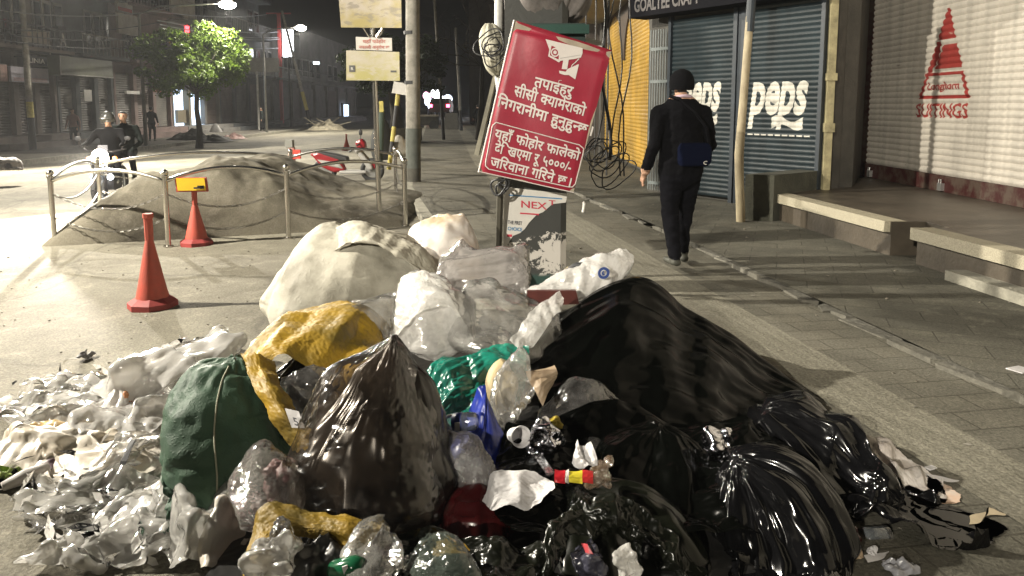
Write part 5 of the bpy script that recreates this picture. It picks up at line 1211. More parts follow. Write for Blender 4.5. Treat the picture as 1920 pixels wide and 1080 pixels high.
for s in (-1, 1):
    mb = MB(); mb.ball(ml(s*.22, .45, .84), .04, 6); mb.build('halo_indicator', mk('amber halo glow', (1., .45, .12), .4, emit=2.5), mc)  # amber glow added on either side to stand for the headlight's halo
    mb = MB(); mb.ball(ml(s*.14, .5, .5), .055, 6); mb.build('running_light', mk('cool running lamp', (.85, .92, 1.), .4, emit=16), mc)
    mb = MB(); mb.tube([ml(s*.3, .3, 1.0), ml(s*.4, .32, 1.18)], .008, 5); mb.ball(ml(s*.42, .32, 1.2), .055, 6, (1.2, .4, .8)); mb.build('mirror', m_blk, mc)
mb = MB(); mb.prism([ml(-.1, .42, .9), ml(.1, .42, .9), ml(.08, .36, 1.08), ml(-.08, .36, 1.08)], MR.to_3x3() @ V3((0, -.02, 0))); mb.build('visor', m_bike, mc)
hlg = lamp('SPOT', 'headlight_beam', tuple(ml(0, 1.1, .86)), 5000, (1., .9, .76), tuple(ml(.2, 5, .0)), .06, 100, .8); hlg.parent = mc; hlg.location = V3(hlg.location)-org
def rider(label, y, z, helm, mats, armf):
    hips = .0; s = []
    for g in (-1, 1):
        h, k, f = V3((g*.1, -.02, 0)), V3((g*.2, .4, -.06)), V3((g*.19, .22, -.44)); s += [(h, k, .098, .07, 1.), (k, f, .068, .05, 1.), (f, f+V3((0, .15, -.04)), .045, .036, .8)]
        S_ = V3((g*.2, .04, .47)); e, w = (V3((g*.32, .26, .27)), V3((g*.32, .5, .24))) if armf else (V3((g*.3, .08, .2)), V3((g*.2, .28, .08)))
        s += [(S_, e, .07, .055, 1.), (e, w, .053, .04, 1.), (w, w+(w-e).normalized()*.1, .035, .03, .8)]
    s += [(V3((-.08, 0, .02)), V3((.08, 0, .02)), .13, .13, .95), (V3((0, 0, .05)), V3((0, .05, .38)), .16, .18, .75), (V3((-.15, .05, .45)), V3((.15, .05, .45)), .09, .09, .95), (V3((0, .05, .45)), V3((0, .07, .58)), .075, .058, 1.)]
    hc = V3((0, .09, .69)); s += [(hc+V3((0, -.015, .025)), hc+V3((0, .02, .03)), .088, .082, 1.), (hc+V3((0, .04, -.02)), hc+V3((0, .05, -.07)), .062, .045, 1.), (hc+V3((0, .1, .005)), hc+V3((0, .112, -.02)), .012, .014, 1.)]
    p = ml(0, y, z)
    def col(c): return (3 if (c[2] > hc.z+.06 or c[1] < hc.y-.01) else 0) if c[2] > .57 else (4 if c[2] < -.42 else (1 if c[2] > .02 or abs(c[0]) > .24 else 2))
    o, M_ = body_mesh('body', s, .024, col, mats, p, YW, .0, 2, 1.)
    r_ = root('person', label, 'person', tuple(p)); put(o, r_); mb = MB()
    for g in (-1, 1): mb.ball(M_ @ (hc+V3((g*.032, .09, .015))), .012, 5)
    mb.build('eye', m_hair, r_)
    if helm:
        mb = MB(); pr = [(.125*math.cos(a), .15*math.sin(a)) for a in [math.pi/2*k/7 for k in range(8)]]; c = M_ @ (hc+V3((0, .0, .02))); mb.lathe([(.128, -.06)]+pr, c, 20); mb.tube([M_ @ (hc+V3((.13*math.cos(t), .13*math.sin(t)*1.1+.02, .03))) for t in [.4+2.3*k/10 for k in range(11)]], .014, 6); mb.build('helmet', mk('grey helmet', (.06, .06, .055), .15), r_, smooth=True)
    return r_
rider('helmeted rider steering the motorcycle with the bright headlight', -.12, .84, True, [m_skin, m_dk, m_dk, m_hair, m_shoe], True)
rr_ = rider('bareheaded passenger in dark clothes sitting behind the motorcycle rider', -.5, .9, False, [m_skin, m_gc, m_dk, m_hair, m_shoe], False)
rr_.location.x += .17
# ================================================================ THE HEAP OF RUBBISH BAGS
def plastic(name, col, rough=.2, bump=.35, bscale=22, stretch=(1, 1, 1), col2=None, trans=0., spec=.6, fade=None):
    m = bpy.data.materials.new(name); m.use_nodes = True; n = m.node_tree.nodes; l = m.node_tree.links; b = n['Principled BSDF']
    b.inputs['Roughness'].default_value = rough; b.inputs['Specular IOR Level'].default_value = spec; tc = n.new('ShaderNodeTexCoord')
    mp = n.new('ShaderNodeMapping'); mp.inputs['Scale'].default_value = stretch; l.new(tc.outputs['Object'], mp.inputs[0])
    a = n.new('ShaderNodeTexNoise'); a.noise_type = 'RIDGED_MULTIFRACTAL'; a.inputs['Scale'].default_value = bscale; a.inputs['Detail'].default_value = 3; a.inputs['Distortion'].default_value = .8; l.new(mp.outputs[0], a.inputs[0])
    bp = n.new('ShaderNodeBump'); bp.inputs['Strength'].default_value = bump; bp.inputs['Distance'].default_value = .006; l.new(a.outputs[0], bp.inputs['Height']); l.new(bp.outputs[0], b.inputs['Normal'])
    g = noise_tex(n, l, tc.outputs['Object'], 4, 6, .65); c = mixc(n, l, col, col2 or tuple(x*.6 for x in col), ramp(n, l, g, [(.4, 0.), (.65, 1.)])); l.new(c, b.inputs['Base Color'])
    if trans: b.inputs['Alpha'].default_value = 1-trans
    return m
m_bk = plastic('black bin film', (.0016, .0019, .0015), .2, .16, 9, spec=.07)
m_bk2 = plastic('black shiny film', (.004, .004, .0045), .14, .14, 8, spec=.5)
m_bkol = plastic('black olive film', (.007, .008, .005), .24, .12, 8, spec=.4)
m_br = plastic('smoky brown film', (.013, .01, .008), .22, .14, 10, trans=.06)
m_gs = plastic('green woven sack', (.05, .098, .06), .6, .5, 60, col2=(.035, .07, .045), spec=.3)
m_ws = plastic('white woven sack', (.48, .455, .38), .6, .35, 40, col2=(.27, .25, .2), spec=.3)
m_wb = plastic('white film bag', (.62, .58, .52), .35, .4, 18, col2=(.55, .47, .36))
m_ye = plastic('yellow sack', (.34, .21, .016), .55, .15, 14, col2=(.13, .09, .012), spec=.35)
m_te = plastic('teal film', (.01, .2, .14), .22, .4, 16, col2=(.01, .13, .1), trans=.12)
m_bl = plastic('blue film', (.014, .035, .32), .3, .3, 14)
m_rd = plastic('dark red film', (.075, .008, .009), .25, .4, 14)
m_foil = plastic('foil', (.7, .7, .75), .15, .3, 16); m_foil.node_tree.nodes['Principled BSDF'].inputs['Metallic'].default_value = 1
m_cl = film('clear film', (.85, .83, .78), .8, .09, gloss=2., bump=.2, bscale=12)
m_cl2 = film('clear film bright', (.92, .9, .86), .34, .09, gloss=2.4, bump=.25, bscale=18)
m_mk = film('milky film', (.93, .91, .88), .1, .16, gloss=1.7, bump=.25, bscale=18)
m_cld = film('smoky clear film', (.3, .29, .28), .8, .12, tint=(.9, .9, .9), gloss=2., bump=.4, bscale=18)
m_tan = plastic('tan board', (.34, .25, .16), .6, .2, 12); m_mar = plastic('maroon board', (.07, .02, .016), .35, .2, 10)
m_paper = plastic('white tissue', (.68, .66, .66), .65, .4, 14, spec=.3)
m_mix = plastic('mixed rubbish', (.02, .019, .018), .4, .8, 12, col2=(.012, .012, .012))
LV3 = ((7, 90, .03), (3, 60, .06), (1, 25, .12)); LV2 = ((5, 70, .04), (2, 60, .03)); LVS = ((4, 60, .05), (1, 50, .03))
GB = 'tied bags in the heap'
def pbag(name, label, rings, mat, cat='rubbish bag', M=200, N=150, seed=1, ec=1.14, el=1.1, dn=.05, lump=.1, sq=1., ground=0., lv=LV3, group=None, an=(2.5, 8), fold=None):
    o = bag(name, rings, mat, M, N, seed, ec, el, dn, lump, sq, ground, lv, an, fold); tag(o, label, cat, group); return o
def net(rows, M, N):
    A = np.array([[tuple(P(*p)) for p in r] for r in rows]); k = [catmull(r, N) for r in A]; k = np.array(k)
    return np.stack([catmull(k[:, j], M) for j in range(N)], 1)
def LZ(x, y, z=0.):
    v = (y-PP)/F; return (CAMH-z)/(math.sin(PITCH)+v*math.cos(PITCH))
def sheet(name, label, rows, mat, cat, M=60, N=60, seed=1, ec=1.1, el=1.1, dn=.03, lv=LVS, ground=None, group=None, amp=.5, an=(3, 3), fold=None):
    T = net(rows, M, N); X = crumple(T, False, ec, el, dn, seed, lv, amp, zmin=ground, an=an, fold=fold); o = grid_mesh(name, X, False, mat); 
    if label: tag(o, label, cat, group)
    return o
# --- loose core under everything
n = 90; V = np.zeros((n, n, 3)); rng = np.random.default_rng(3)
for i in range(n):
    for j in range(n):
        u, v = 2*i/(n-1)-1, 2*j/(n-1)-1; d = math.hypot(u, v); x, y = .3+u*1.25+.1*v, 3.35+v*1.35
        V[i, j] = (x, y, .1*max(0, 1-d**2.6)*(1+.25*mnoise.fractal(V3((x*4, y*4, 1)), 1, 2, 5))-.012)
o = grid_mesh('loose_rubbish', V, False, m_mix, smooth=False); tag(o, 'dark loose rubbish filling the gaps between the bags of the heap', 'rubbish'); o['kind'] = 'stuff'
# --- big bags, back to front
pbag('white_sack', 'very large dusty white woven sack at the back left of the heap', [(696, 430, 66, 5.25, .12), (694, 442, 84, 5.25, .22), (688, 490, 126, 5.2, .34), (680, 560, 150, 5.15, .4), (676, 615, 148, 5.1, .4), (676, 652, 110, 5.1, .36)], m_ws, 'sack', 200, 150, 6, 1.04, 1.04, .03, .09, lv=((8, 60, .04), (3, 40, .04), (1, 20, .06)), an=(7, 5), fold=(.1, 11, .1, .5))
RG = [(584, 494, 5.12), (607, 456, 5.14), (642, 428, 5.16), (690, 417, 5.16), (745, 438, 5.12), (790, 472, 5.05), (818, 508, 5.0)]
HM = [(596, 517, 5.03), (622, 480, 4.96), (655, 457, 4.92), (700, 454, 4.9), (745, 477, 4.88), (782, 507, 4.87), (806, 532, 4.88)]
sheet('sack_flap', 'loose folded mouth of the very large white woven sack, lying over its top', [[(x, y+10, l_+.3) for x, y, l_ in RG], RG, [(x+(a-x)*.5, y+(b-y)*.5, l_+(c-l_)*.6) for (x, y, l_), (a, b, c) in zip(RG, HM)], HM, [(x, y-7, l_+.07) for x, y, l_ in HM]], m_ws, 'sack mouth', 70, 130, 3, 1.02, 1.02, .02, lv=None, fold=(.1, 9, .08, .4))
pbag('white_bag', 'white plastic bag with brown stains standing behind the large woven sack', [(842, 404, 22, 5.5, .05), (842, 413, 36, 5.5, .1), (838, 445, 62, 5.45, .2), (832, 490, 78, 5.4, .25), (830, 540, 80, 5.4, .25)], plastic('stained white bag', (.62, .58, .54), .4, .3, 16, col2=(.42, .32, .2)), 'rubbish bag', 140, 100, 21, 1.04, 1.04, .03, an=(5, 4), fold=(.14, 10, .08, .4))
sheet('black_bag', 'huge taut black bag forming the right shoulder of the heap, sloping down to a point', [
 [(985, 640, 4.6), (1060, 600, 4.75), (1185, 560, 4.9), (1300, 620, 4.8), (1420, 700, 4.5), (1534, 762, 4.0)],
 [(957, 648, 4.1), (1045, 597, 4.25), (1186, 527, 4.35), (1296, 590, 4.35), (1420, 668, 4.2), (1534, 752, 3.93)],
 [(965, 664, 3.85), (1050, 612, 3.95), (1186, 541, 4.12), (1300, 610, 4.12), (1420, 686, 4.0), (1532, 757, 3.86)],
 [(1000, 720, 3.55), (1080, 680, 3.65), (1190, 640, 3.78), (1300, 668, 3.82), (1410, 730, 3.75), (1515, 768, 3.74)],
 [(1015, 790, 3.3), (1100, 758, 3.4), (1200, 738, 3.5), (1300, 756, 3.52), (1400, 786, 3.52), (1480, 790, 3.54)],
 [(1025, 860, 3.1), (1110, 835, 3.18), (1210, 822, 3.24), (1310, 830, 3.28), (1400, 842, 3.3), (1460, 850, 3.3)]], m_bk, 'rubbish bag', 170, 210, 3, 1.07, 1.04, .045, lv=((8, 90, .03), (4, 60, .03), (1, 25, .1)), an=(4, 8), fold=(.06, 7, .2, .7), group=GB)
pbag('black_bag', 'slack black bag with bright glints lying at the right end of the heap', [(1430, 770, 26, 3.35, .1), (1478, 802, 62, 3.3, .18), (1535, 858, 80, 3.18, .22), (1595, 902, 68, 3.05, .18), (1650, 930, 36, 2.98, .1), (1685, 945, 10, 2.95, .03)], m_bk2, 'rubbish bag', 200, 150, 9, 1.12, 1.1, .05, .1, fold=(.1, 9, .08, .35), group=GB)
sheet('black_film', 'flat torn black film trailing out over the pavers at the far right', [[(1560, 905, 3.1), (1650, 925, 3.03), (1740, 955, 2.93), (1830, 985, 2.83), (1872, 1010, 2.75)], [(1560, 940, 2.92), (1650, 950, 2.9), (1740, 975, 2.84), (1830, 1005, 2.77), (1868, 1025, 2.72)], [(1570, 985, 2.78), (1660, 990, 2.77), (1740, 1010, 2.73), (1820, 1035, 2.65), (1850, 1050, 2.6)], [(1600, 985, 2.75), (1680, 1005, 2.7), (1750, 1035, 2.62), (1810, 1052, 2.58), (1840, 1058, 2.56)]], m_bk2, 'film', 110, 140, 15, 1.02, 1.02, .02, lv=None, fold=(.36, 12, .08, .35), ground=.004)
sheet('black_film', 'broad sheet of black film filling the middle of the heap under the small dull bag', [[(950, 800, LZ(950, 800, .2)), (1060, 775, LZ(1060, 775, .22)), (1200, 770, LZ(1200, 770, .2)), (1380, 790, LZ(1380, 790, .18)), (1480, 830, LZ(1480, 830, .12))], [(930, 870, LZ(930, 870, .2)), (1060, 850, LZ(1060, 850, .14)), (1200, 850, LZ(1200, 850, .14)), (1350, 870, LZ(1350, 870, .15)), (1500, 900, LZ(1500, 900, .1))], [(930, 940, LZ(930, 940, .16)), (1060, 930, LZ(1060, 930, .12)), (1200, 930, LZ(1200, 930, .1)), (1350, 930, LZ(1350, 930, .12)), (1560, 950, LZ(1560, 950, .08))], [(960, 1010, LZ(960, 1010, .1)), (1100, 1010, LZ(1100, 1010, .08)), (1250, 1010, LZ(1250, 1010, .08)), (1400, 1010, LZ(1400, 1010, .07)), (1600, 1000, LZ(1600, 1000, .03))]], m_bk, 'film', 140, 140, 77, 1.15, 1.15, .06, lv=((7, 90, .03), (3, 60, .05), (1, 25, .1)))
pbag('black_bag', 'small dull black bag between the foil scrap and the huge black bag', [(1235, 795, 12, 3.08, .04), (1235, 812, 55, 3.06, .1), (1232, 850, 96, 3.0, .16), (1225, 905, 112, 2.9, .18), (1215, 960, 110, 2.8, .18), (1210, 1000, 70, 2.72, .12)], m_bk, 'rubbish bag', 180, 130, 31, 1.16, 1.14, .05, group=GB)
pbag('black_bag', 'tall pleated black bag shining at the front right of the heap', [(1372, 860, 14, 2.75, .04), (1385, 872, 48, 2.75, .1), (1420, 920, 105, 2.72, .17), (1445, 990, 125, 2.68, .2), (1450, 1060, 130, 2.62, .22), (1450, 1140, 125, 2.55, .2), (1450, 1190, 80, 2.5, .15)], m_bk2, 'rubbish bag', 240, 160, 41, 1.24, 1.05, .05, .06, lv=((6, 90, .03), (3, 70, .02), (1, 40, .02)), group=GB)
pbag('black_bag', 'slumped olive black bag with a gathered fold at the front centre', [(1085, 908, 14, 2.75, .04), (1090, 925, 60, 2.73, .12), (1110, 975, 135, 2.68, .2), (1125, 1040, 175, 2.6, .22), (1130, 1120, 180, 2.5, .2), (1130, 1190, 120, 2.42, .15)], m_bkol, 'rubbish bag', 220, 150, 52, 1.14, 1.1, .06, .1, group=GB)
sheet('black_bag_mouth', 'open gathered mouth of olive black film hanging over the front of the slumped bag', [[(1010, 1080, 2.35), (1015, 1000, 2.45), (1050, 955, 2.52), (1110, 925, 2.56), (1180, 950, 2.55), (1260, 1010, 2.5), (1320, 1080, 2.42)], [(1022, 1100, 2.3), (1035, 1010, 2.38), (1070, 975, 2.45), (1120, 960, 2.48), (1185, 985, 2.48), (1255, 1040, 2.43), (1300, 1100, 2.36)], [(1040, 1110, 2.34), (1055, 1020, 2.42), (1085, 1000, 2.47), (1125, 995, 2.5), (1180, 1015, 2.5), (1240, 1065, 2.46), (1280, 1110, 2.4)]], m_bkol, 'bag mouth', 60, 160, 8, 1.2, 1.2, .05)
bb_ = pbag('brown_bag', 'peaked smoky brown bag in the middle front of the heap', [(738, 630, 5, 2.98, .02), (737, 648, 26, 2.97, .05), (730, 700, 70, 2.94, .1), (722, 770, 108, 2.9, .16), (715, 850, 140, 2.86, .2), (712, 920, 150, 2.82, .22), (705, 975, 130, 2.8, .2), (700, 1015, 80, 2.75, .14)], m_br, 'rubbish bag', 240, 190, 4, 1.06, 1.04, .028, .09, lv=((6, 80, .03), (3, 50, .04), (1, 20, .06)), an=(4, 9), fold=(.1, 7, .14, .5), group=GB)
bb_.data.materials[0].node_tree.nodes['Principled BSDF'].inputs['Roughness'].default_value = .27
put(bag('outer_film', [(738, 632, 7, 2.95, .02), (734, 652, 34, 2.93, .06), (722, 705, 84, 2.9, .12), (712, 775, 124, 2.86, .18), (706, 855, 156, 2.82, .22), (702, 925, 164, 2.78, .24), (700, 985, 130, 2.74, .2), (698, 1020, 80, 2.7, .14)], film('smoky brown outer film', (.13, .1, .075), .86, .13, tint=(.9, .86, .82), gloss=1.7, bump=.15, bscale=9), 160, 120, 44, 1.04, 1.04, .02, .08, 1., 0, None, (3, 8), (.09, 8, .1, .4)), bb_)
gs_ = pbag('green_sack', 'dark green woven sack with a pale seam at the left of the heap', [(440, 662, 10, 3.2, .03), (437, 677, 32, 3.2, .07), (427, 710, 70, 3.15, .14), (424, 775, 96, 3.1, .2), (428, 860, 118, 3.02, .22), (416, 930, 116, 2.95, .2), (378, 985, 78, 2.85, .14), (345, 1008, 42, 2.8, .08)], m_gs, 'sack', 200, 170, 5, 1.06, 1.09, .04, .1, lv=((8, 80, .03), (3, 50, .04), (1, 25, .06)), an=(6, 4), fold=(.09, 6, .15, .5))
vv = gs_.data.vertices; mb = MB(); mb.tube([V3(vv[145*170+k].co)+V3((0, -.003, .001)) for k in range(28, 146, 2)], .0035, 5); put(mb.build('seam', mk('pale thread', (.3, .3, .22), .8)), gs_)
# yellow torn sack: hood and strap
sheet('yellow_sack', 'torn yellow sack arching open over the left middle of the heap', [[(470, 640, 3.85), (530, 592, 3.95), (600, 574, 4.0), (680, 572, 4.0), (735, 610, 3.95)], [(455, 665, 3.6), (515, 606, 3.68), (590, 584, 3.72), (675, 590, 3.75), (730, 650, 3.7)], [(462, 690, 3.42), (512, 640, 3.42), (580, 632, 3.45), (650, 650, 3.45), (715, 690, 3.42)], [(490, 700, 3.35), (522, 668, 3.33), (575, 690, 3.33), (640, 735, 3.3), (700, 735, 3.3)]], m_ye, 'sack', 110, 120, 3, 1.03, 1.03, .02, lv=None, fold=(.09, 8, .12, .5))
sheet('yellow_strip', 'long yellow strip of torn sack slanting down beside the green sack', [[(450, 662, 3.25), (468, 705, 3.08), (498, 765, 2.96), (546, 838, 2.87), (580, 866, 2.82)], [(480, 664, 3.2), (500, 712, 3.02), (530, 770, 2.91), (574, 832, 2.82), (600, 858, 2.79)], [(516, 676, 3.24), (526, 720, 3.06), (560, 774, 2.95), (598, 826, 2.85), (616, 846, 2.82)]], m_ye, 'film', 40, 120, 7, 1.02, 1.02, .02, lv=None, fold=(.1, 8, .08, .35))
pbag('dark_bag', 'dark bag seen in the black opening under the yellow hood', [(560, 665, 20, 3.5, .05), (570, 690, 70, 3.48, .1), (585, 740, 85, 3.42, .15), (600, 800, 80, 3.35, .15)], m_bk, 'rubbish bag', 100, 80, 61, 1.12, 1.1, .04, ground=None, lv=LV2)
pbag('clear_bag', 'clear bag with a white tag inside the opening of the yellow sack', [(600, 690, 10, 3.2, .02), (590, 715, 38, 3.18, .05), (572, 750, 48, 3.13, .06), (548, 775, 34, 3.1, .05), (535, 795, 14, 3.08, .02)], m_cld, 'rubbish bag', 100, 80, 62, 1.03, 1.03, .02, ground=None, lv=None, fold=(.16, 10, .04, .15))
tg = root('price_tag', 'little white paper tag with a handwritten 5 lying on the yellow strip', 'tag', tuple(P(550, 785, 2.86))); a_, b_, c_, d_ = P(534, 766, 2.88), P(560, 772, 2.87), P(572, 803, 2.83), P(547, 802, 2.84)
mb = MB(); mb.prism([a_, b_, c_, d_], (0, .003, 0)); mb.build('paper', m_paper, tg); mb = MB(); v, f = line_mesh('5', 1, .02); place(mb, v, f, P(553, 797, 2.822), (b_-a_).normalized(), (a_-d_).normalized(), width=.02, height=.036); mb.build('lettering', m_pk, tg)
pbag('red_bag', 'dark red plastic bag wedged behind the olive black bag', [(905, 905, 30, 2.8, .06), (905, 930, 58, 2.78, .12), (905, 980, 72, 2.72, .15), (900, 1040, 60, 2.62, .12), (895, 1075, 30, 2.55, .08)], m_rd, 'rubbish bag', 120, 90, 71, 1.12, 1.14, .04, lv=LV2)
sheet('blue_film', 'bright blue plastic bag folded to a peak in the middle of the heap', [[(835, 850, 3.05), (868, 800, 3.07), (895, 735, 3.1), (906, 722, 3.1)], [(860, 880, 2.98), (890, 830, 3.0), (908, 765, 3.05), (910, 724, 3.1)], [(895, 900, 2.95), (920, 850, 2.98), (922, 790, 3.04), (912, 728, 3.1)], [(945, 905, 3.0), (958, 860, 3.03), (938, 800, 3.08), (916, 735, 3.12)]], m_bl, 'rubbish bag', 70, 70, 4, 1.06, 1.06, .025, lv=((6, 60, .04), (2, 40, .03)))
sheet('teal_film', 'teal green plastic bag spread under the clear bags', [[(803, 700, 3.5), (850, 664, 3.58), (920, 652, 3.6), (990, 655, 3.6)], [(820, 730, 3.38), (865, 690, 3.45), (925, 672, 3.5), (992, 685, 3.52)], [(832, 765, 3.28), (875, 735, 3.34), (930, 715, 3.4), (985, 715, 3.46)], [(845, 800, 3.22), (880, 785, 3.26), (930, 770, 3.32), (975, 750, 3.4)]], m_te, 'rubbish bag', 80, 80, 6, 1.18, 1.15, .04)
pbag('food_bag', 'clear bag holding a cream bread roll beside the blue bag', [(975, 652, 5, 3.32, .02), (972, 675, 22, 3.3, .04), (962, 715, 40, 3.26, .06), (950, 760, 36, 3.2, .06), (955, 800, 14, 3.15, .03)], m_cl, 'rubbish bag', 110, 80, 81, 1.03, 1.03, .02, ground=None, lv=None, fold=(.16, 10, .03, .15))
pbag('bread_roll', 'cream bread roll inside the clear bag beside the blue bag', [(948, 678, 10, 3.36, .03), (940, 700, 28, 3.35, .05), (940, 740, 32, 3.32, .05), (950, 770, 16, 3.3, .03)], plastic('cream crust', (.5, .4, .22), .6, .3, 10), 'bread', 60, 50, 82, 1.05, 1.05, .02, ground=None, lv=LV2)
sheet('card_flap', 'bent tan card flap beside the food bag', [[(985, 700, 3.3), (1015, 690, 3.34), (1040, 686, 3.36)], [(1000, 730, 3.2), (1015, 715, 3.2), (1046, 700, 3.28)], [(1018, 762, 3.18), (1030, 735, 3.2), (1042, 715, 3.26)]], m_tan, 'card', 30, 30, 3, 1.02, 1.02, .01)
# --- clear bags along the crest
GC = 'clear film bags along the crest of the heap'
def cbag(label, rings, mat=None, seed=1, M=150, N=110, ec=1.02, el=1.02, dn=.02, name='clear_bag', **k):
    return pbag(name, label, rings, mat or m_cl, 'clear bag', M, N, seed, 1.03, 1.03, dn, .05, ground=None, lv=None, group=GC, fold=(.11, 10, .09, .4), **k)
cbag('boxy clear bag left of the sparkling clear bag on the crest', [(700, 562, 40, 3.95, .06), (700, 570, 52, 3.93, .12), (698, 610, 56, 3.88, .16), (694, 655, 58, 3.82, .15), (692, 668, 40, 3.8, .1)], seed=11, ec=1.08, el=1.06, sq=.3)
cbag('sparkling crumpled clear bag standing at the centre of the crest', [(775, 510, 8, 4.0, .03), (780, 528, 32, 4.0, .08), (795, 560, 66, 3.95, .14), (810, 600, 84, 3.88, .18), (815, 645, 82, 3.82, .16), (815, 665, 50, 3.8, .1)], m_cl2, 12, ec=1.25, el=1.2, dn=.05)
sheet('clear_wrap', 'tall glinting scrap of clear wrap sticking up at the centre of the crest', [[(738, 640, 3.7), (740, 590, 3.78), (745, 545, 3.85), (755, 520, 3.9)], [(790, 585, 3.7), (788, 555, 3.74), (782, 530, 3.8), (790, 508, 3.86)], [(850, 580, 3.74), (836, 548, 3.76), (820, 530, 3.8), (815, 516, 3.86)], [(885, 640, 3.75), (868, 580, 3.8), (850, 545, 3.85), (838, 530, 3.9)]], m_cl2, 'film', 90, 80, 13, 1.02, 1.02, .02, lv=None, fold=(.16, 10, .04, .15), group=GC)
cbag('grey clear bag folded like a box in front of the peeling pillar', [(905, 468, 30, 4.5, .04), (905, 474, 72, 4.5, .12), (910, 505, 80, 4.45, .16), (915, 545, 78, 4.4, .15), (915, 558, 50, 4.38, .1)], film('greyish clear film', (.5, .47, .45), .5, .12, gloss=2., bump=.25, bscale=10), 14, ec=1.06, el=1.05, dn=.03, sq=.3)
cbag('flat wide clear bag on the right of the crest above the teal bag', [(960, 548, 30, 4.0, .06), (955, 560, 85, 3.98, .12), (945, 600, 108, 3.9, .16), (935, 645, 110, 3.8, .15), (930, 668, 70, 3.75, .1)], m_cl, 15, ec=1.2, el=1.16)
sheet('clear_wrap', 'twisted clear wrap trailing down toward the huge black bag', [[(955, 640, 3.62), (985, 600, 3.72), (1015, 565, 3.8), (1050, 548, 3.85)], [(975, 655, 3.58), (1000, 615, 3.66), (1030, 580, 3.74), (1058, 560, 3.8)], [(1000, 650, 3.6), (1020, 622, 3.66), (1040, 592, 3.74), (1056, 575, 3.8)]], m_cl2, 'film', 50, 80, 16, 1.02, 1.02, .02, lv=None, fold=(.16, 10, .04, .15), group=GC)
lg = pbag('logo_bag', 'white translucent bag with a round blue emblem at the back right of the crest', [(1180, 472, 12, 4.4, .02), (1165, 488, 26, 4.38, .06), (1130, 512, 36, 4.34, .1), (1085, 532, 32, 4.3, .1), (1030, 545, 22, 4.25, .06), (985, 552, 8, 4.2, .03)], m_mk, 'rubbish bag', 140, 110, 17, 1.03, 1.03, .02, ground=None, lv=None, fold=(.13, 9, .05, .2))
em = MB(); c_ = P(1132, 512, 4.17); ex, ey = V3((.8, -.1, .35)).normalized(), V3((-.3, 0, .9)).normalized(); rr3 = [.034, .018]
em.add([c_+ex*math.cos(t)*q+ey*math.sin(t)*q for q in rr3 for t in [2*math.pi*i/20 for i in range(20)]], [(i, (i+1) % 20, 20+(i+1) % 20, 20+i) for i in range(20)])
em.add([c_+ex*math.cos(t)*q+ey*math.sin(t)*q for q in (.013, .001) for t in [1+4*i/10 for i in range(11)]], [(i, i+1, 12+i, 11+i) for i in range(10)])
o = em.build('emblem', mk('emblem blue', (.02, .05, .2), .5)); put(o, lg)
mb = MB(); mb.prism([P(988, 546, 4.1), P(1080, 545, 4.1), P(1086, 570, 4.05), P(990, 575, 4.05)], (0, .03, .0)); tag(mb.build('board_scrap', m_mar), 'dark maroon board scrap under the white emblem bag', 'board')
mb = MB(); mb.tube([P(1052, 520, 4.35), P(1062, 508, 4.33), P(1080, 498, 4.3), P(1096, 496, 4.3), P(1094, 506, 4.28), P(1075, 512, 4.28)], [.012, .016, .02, .018, .014, .01], 8); tag(mb.build('black_strap', m_blk, smooth=True), 'black looped strap beside the emblem bag at the foot of the pillar', 'strap')
o = sheet('yellow_scrap', 'small yellowish foam scrap behind the black looped strap', [[(1048, 520, 4.4), (1060, 500, 4.42), (1075, 497, 4.42)], [(1052, 528, 4.35), (1066, 512, 4.36), (1080, 506, 4.38)], [(1060, 532, 4.35), (1072, 524, 4.35), (1082, 518, 4.36)]], mk('yellow foam', (.5, .4, .16), .8), 'scrap', 24, 24, 2, 1.05, 1.05, .02)
# --- small things in the hollow
bo = root('water_bottle', 'clear water bottle with a blue label lying beside the blue bag', 'bottle', tuple(P(860, 792, 3.0)))
ax = (P(905, 788, 2.98)-P(815, 796, 3.05)).normalized(); L0 = P(818, 796, 3.04)
m_pet = film('bottle plastic', (.5, .55, .6), .75, .08, gloss=2.5, bump=.1)
mb = MB(); mb.lathe([(.012, 0), (.014, .02), (.018, .025), (.036, .06), (.038, .075), (.036, .08), (.038, .085), (.038, .16), (.036, .165), (.037, .172), (.03, .182), (.01, .183)], L0, 24, ax); mb.build('body', m_pet, bo, smooth=True)
mb = MB(); mb.lathe([(.0392, .085), (.0392, .125)], L0, 24, ax); mb.build('label', mk('label blue', (.012, .025, .16), .35), bo, smooth=True); mb = MB(); q = L0+ax*.098; mb.obox(q+V3((0, -.0415, .002)), ax*.011, V3((0, .002, 0)), V3((0, 0, .017))); mb.build('label_panel', m_paper, bo)
mb = MB(); mb.lathe([(.015, -.012), (.015, .01)], L0, 16, ax); mb.build('cap', m_paper, bo)
cbag('bubbly clear bag of scraps under the water bottle', [(830, 815, 14, 2.93, .03), (845, 835, 34, 2.9, .06), (875, 865, 46, 2.86, .07), (905, 890, 34, 2.82, .05), (925, 905, 12, 2.8, .02)], film('bubbly film', (.4, .38, .38), .55, .1, gloss=2.6, bump=.9, bscale=45), 91, 120, 90, 1.25, 1.2, .03)
cu = root('white_cup', 'white paper cup lying open toward the foil in the hollow', 'cup', tuple(P(968, 822, 3.02))); axc = (P(985, 820, 2.9)-P(955, 812, 3.03)).normalized()
mb = MB(); q = P(962, 815, 3.02); pr = [(.028, 0), (.04, .075), (.043, .078), (.043, .07), (.037, .07), (.026, .004)]; mb.lathe(pr, q, 24, axc); mb.build('body', m_paper, cu, smooth=True, auto=40)
